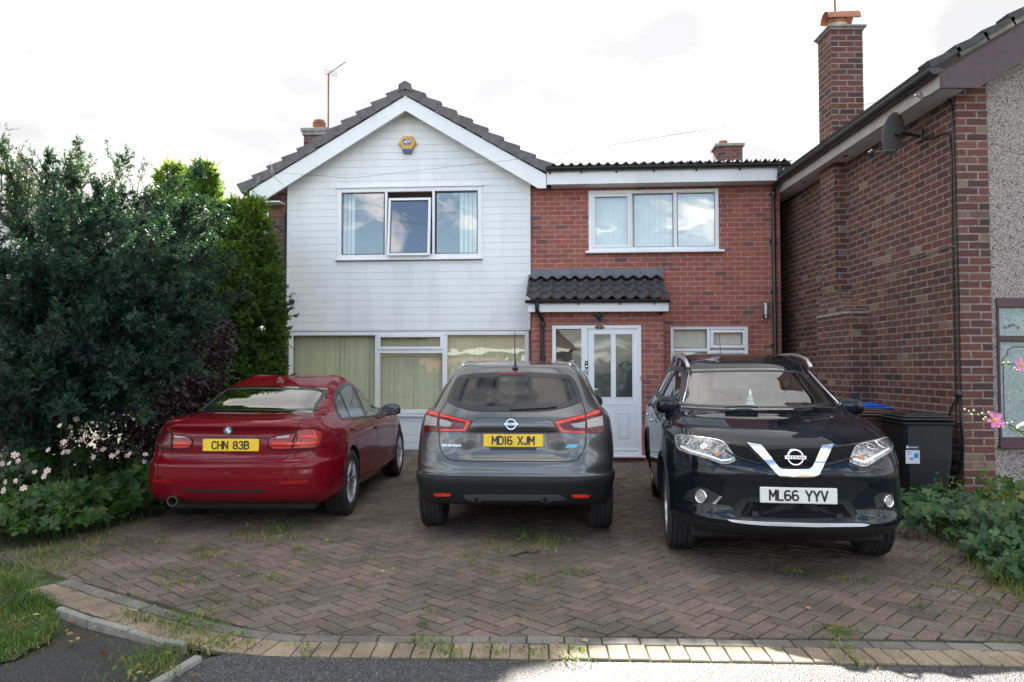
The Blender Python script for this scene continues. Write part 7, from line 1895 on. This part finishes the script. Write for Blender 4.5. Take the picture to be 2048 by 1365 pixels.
# --- grass verge
def blades(P, H, W_, r_, mat, name, label, bend=.5, cat="grass", tint=None):
    n = len(P); a = r_.uniform(0, 2*math.pi, n); d = np.stack([np.cos(a), np.sin(a), 0*a], 1); s_ = np.stack([-np.sin(a), np.cos(a), 0*a], 1); H = H[:, None]; b_ = bend*r_.uniform(.2, 1.2, (n, 1))
    p1 = P + d*H*b_*.35 + np.array([0,0,1])*H*.55; p2 = P + d*H*b_ + np.array([0,0,1])*H*(1-.35*b_); w_ = W_*r_.uniform(.6, 1.3, (n, 1))
    V = np.stack([P-s_*w_, P+s_*w_, p1+s_*w_*.8, p1-s_*w_*.8, p2], axis=1).reshape(-1, 3); b0 = np.arange(n)*5; F = np.concatenate([np.stack([b0, b0+1, b0+2], 1), np.stack([b0, b0+2, b0+3], 1), np.stack([b0+3, b0+2, b0+4], 1)])
    t_ = r_.beta(2, 2, n) if tint is None else tint; o = mesh_np(name, V, F, mat, None, cols=np.tile(t_, 3)); tag(o, label, cat, kind="stuff"); return o
rg = np.random.default_rng(33)
def in_poly_np(x, y, poly):
    c_ = np.zeros(len(x), bool); n = len(poly)
    for i in range(n):
        (ax, ay), (bx_, by_) = poly[i], poly[i-1]; m_ = ((ay > y) != (by_ > y)) & (x < (bx_-ax)*(y-ay)/(by_-ay+1e-12)+ax); c_ ^= m_
    return c_
VP = [gx(-60,1335), gx(0,1322), gx(30,1318), gx(52,1300), gx(70,1290), gx(95,1283), gx(108,1264), gx(108,1240), gx(98,1212), gx(88,1195), gx(60,1178), gx(0,1150), gx(-80,1120), gx(-200,1120), gx(-200,1250)]
X_ = rg.uniform(-5.6, -2.6, 130000); Y_ = rg.uniform(3.6, 6.2, 130000); k_ = in_poly_np(X_, Y_, VP); P = np.stack([X_[k_]+rg.normal(0,.035,k_.sum()), Y_[k_]+rg.normal(0,.035,k_.sum()), 0*X_[k_]-.01], 1)
blades(P, rg.uniform(.015, .065, len(P))*(.75+.45*np.sin(P[:,0]*7)*np.sin(P[:,1]*6))*np.where(rg.random(len(P)) < .12, 1.6, 1), .0022, rg, L_GRS, "grass", "short bright green grass verge in the bottom left corner", bend=.8, tint=np.clip(rg.beta(2,2,len(P))+.22*np.sin(P[:,0]*5+1)*np.sin(P[:,1]*8)+(rg.random(len(P))<.07)*.6, 0, 1))
mb = MB(); mb.add([(x_, y_, -.006) for x_, y_ in VP], [tuple(range(len(VP)))]); o = mb.build("verge_soil", soil, None, fix=False); tag(o, "earth under the grass verge", "ground", kind="structure")
# bed soil
mb = MB(); bp = [(-7,5.9),(-4.35,5.9),(-3.95,6.6),(-3.6,7.8),(-3.75,12.5),(-9,12.5)]; mb.add([(x_, y_, .012) for x_, y_ in bp], [tuple(range(len(bp)))])
bp = [(3.55,4.6),(4.0,8.6),(4.78,8.7),(4.8,8.06),(9,8.06),(9,4.2),(3.9,4.2)]; mb.add([(x_, y_, .012) for x_, y_ in bp], [tuple(range(len(bp)))]); o = mb.build("flower_bed_soil", soil, None, fix=False); tag(o, "dark soil of the flower beds either side of the driveway", "ground", kind="structure")
# --- weeds in the joints
tufts = [(560,1060,1.5),(590,1075,1.1),(520,1075,1.2),(545,1090,.8),(500,1055,1.0),(480,1070,.8),(575,1050,1.3),(600,1100,.7),(400,1100,.9),(420,1110,.8),(405,1120,.9),(440,1100,.6),(360,1150,1.0),(385,1165,1.1),(350,1170,.9),(330,1145,.8),(320,1085,.7),
  (470,1135,.7),(490,1130,.6),(505,1150,.7),(545,1155,.8),(330,1245,1.2),(375,1238,1.2),(385,1250,1.3),(400,1262,1.1),(415,1285,1.1),(440,1290,1.0),(460,1275,1.0),(480,1290,1.1),(350,1262,1.0),(300,1240,1.1),(280,1235,1.0),(250,1230,.9),(420,1225,.8),(435,1205,.9),(415,1190,.7),(520,1210,.7),(310,1330,1.3),(280,1350,1.4),(300,1310,1.2),(330,1320,1.2),(345,1300,1.1),(260,1320,1.0),
  (140,1125,1.1),(110,1140,1.2),(150,1150,.9),(90,1110,1.2),(60,1130,1.1),(190,1110,.7),(170,1095,.8),(660,1085,.7),(700,1080,.6),(745,1075,.6),(640,1120,.5),(740,1120,.6),(745,1150,.5),(610,1125,.5),(980,1090,1.2),(1000,1075,1.2),(1030,1085,1.1),(1060,1075,1.3),(1090,1085,1.2),(1110,1100,1.1),(1120,1080,1.2),(1050,1100,.9),(1010,1105,.9),(940,1110,.8),(950,1130,.6),(990,1145,.6),(1055,1165,1.0),(1050,1155,.8),(1130,1145,.9),(1150,1140,.8),(1165,1150,.8),(1100,1170,.6),(930,1115,.7),(880,1090,.5),(900,1105,.5),
  (860,1220,.5),(850,1250,.6),(835,1285,.8),(870,1290,.9),(905,1310,1.1),(985,1305,.9),(1060,1305,.8),(1145,1310,1.2),(1095,1215,.5),(1045,1240,.4),(1170,1260,.5),(620,1305,.7),(590,1290,.5),(1535,1115,.5),(1580,1140,.8),(1600,1150,.7),(1650,1150,.6),(1700,1160,.6),(1730,1160,.5),(1560,1105,.6),(1840,1215,.6),(1960,1235,.6),(1980,1200,.7),(1880,1170,.6),(1930,1180,.7),(1990,1160,.9),(1680,1265,1.0),(1700,1268,1.1),(1660,1262,.9),(1650,1290,.6),(1690,1295,.8),(1710,1325,.7),(1820,1090,.7),(1870,1120,.8),(1900,1140,.8),
  (880,1045,.4),(830,960,.9),(820,970,.8),(845,1000,.5),(1245,960,.4),(1240,990,.4),(860,1165,.4),(800,1140,.4),(720,1180,.4),(690,1060,.5)]
Pt = []; Ht = []; Tt = []
for (a, b_, s_) in tufts:
    p = ground_at(a, b_); s2 = s_*.072*(p.y/5.0)**.5; n = int(60*s_)+10
    Pt.append(np.stack([p.x+rg.normal(0, s2*.9, n), p.y+rg.normal(0, s2*1.0, n), np.zeros(n)-.004], 1)); Ht.append(rg.uniform(.25, 1.0, n)*s2*.85); Tt.append(np.clip(rg.normal(.35 + .5*(rg.random() < .3), .2, n), 0, 1))
# long taller grasses behind the cars
for (a, b_, n, h) in [(560,1065,60,.13),(520,1070,50,.10),(1065,1080,46,.09),(1110,1088,36,.09),(985,1085,36,.08),(300,1340,90,.10),(345,1310,80,.09),(395,1262,80,.07),(130,1100,70,.13),(60,1120,80,.12),(200,1080,50,.13),(260,1050,50,.14),(1950,1120,60,.14),(1900,1080,60,.14),(1850,1030,60,.12)]:
    p = ground_at(a, b_); Pt.append(np.stack([p.x+rg.normal(0,.13,n), p.y+rg.normal(0,.13,n), np.zeros(n)], 1)); Ht.append(rg.uniform(.35,1,n)*h); Tt.append(np.clip(rg.normal(.5,.25,n), 0, 1))
# fine moss and seedlings all over the joints
n = 9000; xx_ = rg.uniform(-4.2, 4.2, n); yy_ = 4.15+rg.beta(1.1, 2.2, n)*8
m_ = (np.sin(xx_*2.1+1)*np.sin(yy_*1.7)+rg.normal(0,.5,n) > .25) & (yy_ > 4.2 + np.maximum(0, -1.6-xx_)*.7); xx_, yy_ = xx_[m_], yy_[m_]
# snap to nearest joint direction lines of the herringbone
u = (xx_*ca + (yy_-2.5)*sa_)/Wd; v = (-xx_*sa_ + (yy_-2.5)*ca)/Wd; u = np.round(u) + rg.normal(0,.05,len(u)); xs_ = (u*ca - v*sa_)*Wd; ys_ = (u*sa_ + v*ca)*Wd + 2.5
rep = 4; Pm = np.stack([np.repeat(xs_, rep)+rg.normal(0,.008,len(xs_)*rep), np.repeat(ys_, rep)+rg.normal(0,.008,len(xs_)*rep), np.zeros(len(xs_)*rep)-.006], 1); Pt.append(Pm); Ht.append(rg.uniform(.006,.017,len(Pm))); Tt.append(np.clip(rg.normal(.35,.2,len(Pm)),0,1))
blades(np.concatenate(Pt), np.concatenate(Ht), .0020, rg, L_WEE, "weeds", "scattered grass tufts and weeds growing through the paving joints", bend=1.25, cat="weeds", tint=np.concatenate(Tt))
# small broad leaved weeds
Pb = []
for (a, b_, s_) in tufts:
    if s_ > .6:
        p = ground_at(a, b_); n = int(4*s_); Pb.append(np.stack([p.x+rg.normal(0,.05*s_,n), p.y+rg.normal(0,.05*s_,n), rg.uniform(.004,.03,n)], 1))
Pb = np.concatenate(Pb); V, F, k = lobed(Pb, .013, rg, tilt=.35); o = mesh_np("weed_leaves", V, F, L_WEE, None, cols=np.tile(rg.uniform(.2,.9,len(Pb)), k)); tag(o, "small broad weed leaves between the blocks", "weeds", kind="stuff")
# fallen leaves and litter
n = 130; spots_ = []
for (cx_, cy_, sx_, sy_, k) in [(150,1265,60,25,26),(90,1240,50,35,10),(330,1320,40,25,14),(900,1300,60,12,6),(1140,1300,40,14,6),(1960,1220,60,30,10),(2010,1120,40,60,16),(500,1170,200,60,10),(1250,1150,300,70,8),(1240,955,20,20,4),(150,1080,80,20,10),(250,1060,60,14,8)]:
    for _ in range(k): spots_.append((rg.normal(cx_, sx_), rg.normal(cy_, sy_)))
P = np.array([list(ground_at(a, min(1364, max(930, b_))))[:2]+[.006+rg.uniform(0,.01)] for a, b_ in spots_]); m_ = len(P)
d = nrm(np.concatenate([rg.normal(0,1,(m_,2)), rg.normal(0,.12,(m_,1))], 1)); nn = nrm(rg.normal(0,.3,(m_,3))+np.array([0,0,1])); sd = nrm(np.cross(d, nn)); s_ = rg.uniform(.008,.024,(m_,1))
V = np.stack([P+d*s_*a+sd*s_*b_+nn*s_*c_ for a, b_, c_ in [(-1,0,.1),(-.4,.5,.25),(.4,.5,.2),(1,0,0),(.4,-.5,.25),(-.4,-.5,.2)]], 1); F = np.arange(m_*6).reshape(-1,6); F4 = np.concatenate([F[:,[0,1,2,3]],F[:,[0,3,4,5]]])
o = mesh_np("fallen_leaves", V.reshape(-1,3), F4, leafmat("dry_leaf", [(0,(.10,.05,.02)),(.4,(.22,.10,.03)),(.7,(.35,.24,.12)),(1,(.42,.38,.30))], .1, .8), None, cols=np.tile(rg.uniform(0,1,m_),2)); tag(o, "brown and yellow fallen leaves scattered on the ground", "leaves", kind="stuff")
mb = MB(); tw = [(1020,1114),(1035,1112),(1050,1107),(1066,1109),(1080,1104)]; mb.tube([ground_at(a, b_)+Vector((0,0,.012)) for a, b_ in tw], [.006,.009,.010,.008,.005], 7); o = mb.build("fallen_twig", BARK, None, smooth=True); tag(o, "short brown twig lying behind the grey crossover", "twig")
# ragged grass and low green growth between the verge and the flower bed
n = 1700; a_ = rg.uniform(-60, 330, n); t_ = rg.uniform(0, 1, n); b_ = 1170 - .42*a_*(a_ > 0)*.55 - t_*75 + rg.normal(0, 10, n)
keep = rg.random(n) < np.clip(1.15 - np.maximum(a_, 0)/300, .12, 1); Pg = np.array([list(ground_at(x_, max(1010, y_)))[:2]+[.008] for x_, y_ in zip(a_[keep], b_[keep])])
blades(Pg, rg.uniform(.015, .06, len(Pg)), .0022, rg, L_WEE, "rough_grass", "ragged rough grass along the foot of the left flower bed", bend=.9)
n = 5200; a_ = rg.uniform(1800, 2100, n); b_ = rg.uniform(1010, 1215, n); keep = (b_ < 1010 + (a_-1795)*.85 + rg.normal(0, 14, n)) & (b_ > 985 + (a_-1795)*.55); Pg = np.array([list(ground_at(x_, y_))[:2]+[.008] for x_, y_ in zip(a_[keep], b_[keep])])
blades(Pg, rg.uniform(.03, .13, len(Pg)), .0024, rg, L_WEE, "rough_grass", "ragged grass fringe along the foot of the right flower bed", bend=.9)
# ================================================================= BINS, GATES, FAR HOUSE
def wheelie_bin(x0, y0, rz, col, label, lidcol=None, sticker=False, grp="wheelie bins against the right wall"):
    r_ = empty("wheelie_bin", (x0, y0, 0), rz, label, "bin", grp)
    bm_ = flat("bin_plastic", col, .55, var=.25, scale=4, bmp=.1, bscale=200, dirt=tuple(c*.4+.015 for c in col), dirtamt=.4); lm = flat("bin_lid_plastic", lidcol or col, .5, var=.2, scale=4)
    mb = MB(); b0, b1, h = .40, .50, .93; vs = []
    for (hw, hd, z) in ((.20,.25,.06),(.245,.30,.55),(.255,.315,.93)): 
        c_ = .04
        vs += [(-hw+c_,-hd,z),(hw-c_,-hd,z),(hw,-hd+c_,z),(hw,hd-c_,z),(hw-c_,hd,z),(-hw+c_,hd,z),(-hw,hd-c_,z),(-hw,-hd+c_,z)]
    fs = [tuple(range(8))[::-1], tuple(range(16,24))] + [(k*8+i, k*8+(i+1)%8, k*8+8+(i+1)%8, k*8+8+i) for k in (0,1) for i in range(8)]
    mb.add(vs, fs); mb.box(-.27,.27,-.33,.33,.90,.945,bev=.015); mb.build("bin_body", bm_, r_)
    mb = MB(); mb.box(-.285,.285,-.35,.32,.952,.975,bev=.012); mb.box(-.24,.24,-.29,.26,.972,1.005,bev=.02); mb.box(-.18,.18,-.20,.18,1.0,1.02,bev=.012)
    mb.tube([(-.2,.33,.96),(-.2,.40,.98),(.2,.40,.98),(.2,.33,.96)], .014, 8); mb.build("lid", lm, r_)
    for s_ in (-1, 1):
        mb = MB(); mb.lathe([(0,-.025),(.09,-.025),(.10,-.015),(.10,.015),(.09,.025),(0,.025)], 20, Matrix.Translation((s_*.26,.25,.10)) @ Matrix.Rotation(R(90),4,'Y')); mb.build("wheel", MT['matt_black'], r_, smooth=True, angle=35)
    if sticker:
        mb = MB(); mb.box(-.24,-.10,-.318,-.310,.50,.64); st = mb.build("sticker", flat("white_sticker", (.55,.58,.62), .5), r_)
        mb = MB(); mb.box(-.235,-.10,-.3195,-.312,.645,.70); mb.build("sticker_header", flat("dark_sticker", (.02,.03,.06), .5), r_)
        mb = MB(); mb.box(-.155,-.115,-.3205,-.316,.56,.61); mb.box(-.225,-.18,-.3205,-.316,.60,.606); mb.box(-.225,-.18,-.3205,-.316,.62,.626); mb.box(-.20,-.165,-.3205,-.316,.545,.562); mb.build("sticker_print", flat("blue_print", (.03,.18,.45), .5), r_)
        mb = MB(); mb.lathe([(0,.0),(.012,.0)], 10, Matrix.Translation((-.222,-.3205,.673)) @ RX); 
        for k in range(5): mb.box(-.20+.018*k, -.19+.018*k, -.3205, -.319, .666, .676)
        mb.build("sticker_logo", MT['upvc'], r_)
    return r_
wheelie_bin(4.43, 8.25, R(-6), (.008,.009,.010), "black wheelie bin with a white sticker nearest the brick corner", sticker=True)
wheelie_bin(4.28, 9.05, R(-4), (.07,.035,.022), "brown wheelie bin standing between the black bin and the blue lidded one")
bb_ = wheelie_bin(4.52, 9.85, R(3), (.02,.07,.30), "bright blue wheelie bin farthest back behind the black SUV", lidcol=(.02,.13,.50)); bb_.scale = (1, 1, 1.04)
r_ = empty("metal_gate", (4.55, 12.2, 0), 0, "black metal railing gate in the gap between the two houses", "gate"); mb = MB()
for k in range(5): mb.tube([(-.22+.1*k,0,.1),(-.22+.1*k,0,1.46)], .008, 6)
mb.tube([(-.3,0,1.48),(.3,0,1.48)], .012, 6); mb.tube([(-.3,0,1.36),(.3,0,1.36)], .012, 6); mb.tube([(-.3,0,.15),(.3,0,.15)], .012, 6); mb.build("railing", MT['black'], r_)
r_ = empty("garden_gate", (-4.62, 13.3, 0), R(-4.3), "blue painted gate half hidden beside the left corner of the house", "gate"); mb = MB()
for k in range(5): mb.box(-.40+.16*k, -.25+.16*k, 0, .02, .06, 1.78, bev=.004)
mb.build("boards", flat("blue_paint", (.05,.13,.24), .5), r_); mb = MB(); mb.box(-.40,.40,.022,.05,.4,.5); mb.box(-.40,.40,.022,.05,1.4,1.5); mb.build("rail", flat("blue_paint", (.05,.13,.24), .5), r_)
# far house at the left
r_ = empty("distant_house", (-17.0, 27, 0), R(12), "distant pale rendered house with orange chimney pot beyond the conifer", "house")
mb = MB(); mb.box(-5, 3.2, 0, 8, 0, 7.0); mb.build("wall", flat("pale_render", (.62,.60,.56), .8), r_)
mb = MB(); mb.add([(-5.4,-.4,6.9),(3.6,-.4,6.9),(3.6,4,8.6),(-5.4,4,8.6),(-5.4,8.4,6.9),(3.6,8.4,6.9)], [(0,1,2,3),(3,2,5,4),(1,5,2),(0,3,4)]); rf_ = mb.build("roof", MT['tile'], r_, fix=False)
p = at_depth(36, 322, 27.0) - Vector((-17, 27, 0)); mb = MB(); mb.box(p.x-.35, p.x+.35, p.y+.2, p.y+.9, 7.0, p.z-.25); c_ = mb.build("chimney", MT['brick_dark'], rf_)
mb = MB(); mb.lathe([(.13,0),(.15,.0),(.13,.5),(.15,.52),(.12,.54),(0,.54)], 14, Matrix.Translation((p.x, p.y+.5, p.z-.25))); mb.build("chimney_pot", MT['buffpot'], c_, smooth=True, angle=35)
p = at_depth(57, 328, 26.5); o = empty("satellite_dish", (0,0,0), 0, "small dark round dish on the distant pale house above the conifer", "satellite dish")
mb = MB(); M = Matrix.Translation(p) @ Matrix.Rotation(R(75), 4, 'X'); mb.lathe([(0,0),(.12,.01),(.21,.05),(.215,.04),(.12,-.01),(0,-.02)], 24, M); mb.build("dish", flat("dark_dish", (.07,.08,.09), .6), o, smooth=True, angle=40)
mb = MB(); mb.tube([p+Vector((.05,.05,-.02)), p+Vector((.25,.3,-.35))], .03, 6); mb.build("mount_arm", MT['black'], o)
# low wall and garden hedge that close the view behind the conifers
leafy("background_hedge", "dense dark hedge seen in gaps behind the conifers and saloon", "hedge", [((-6.5,13.6,1.0),(1.2,.5,1.2),1),((-8.6,13.2,1.0),(1.4,.5,1.2),1.2),((-11,13.0,1.1),(1.5,.5,1.3),1.2),((-5.2,13.4,.8),(.6,.4,.9),.5)], 2600, .07, L_CED, seed=9, stems=10)
# hedge across the road behind the viewpoint, for reflections
leafy("roadside_hedge", "clipped green hedge across the road mirrored in the front door glass", "hedge", [((x_, -13.5, .8), (1.5,.6,.95), 1) for x_ in range(-10, 12, 3)], 500, .22, L_GER, seed=10, stems=8)
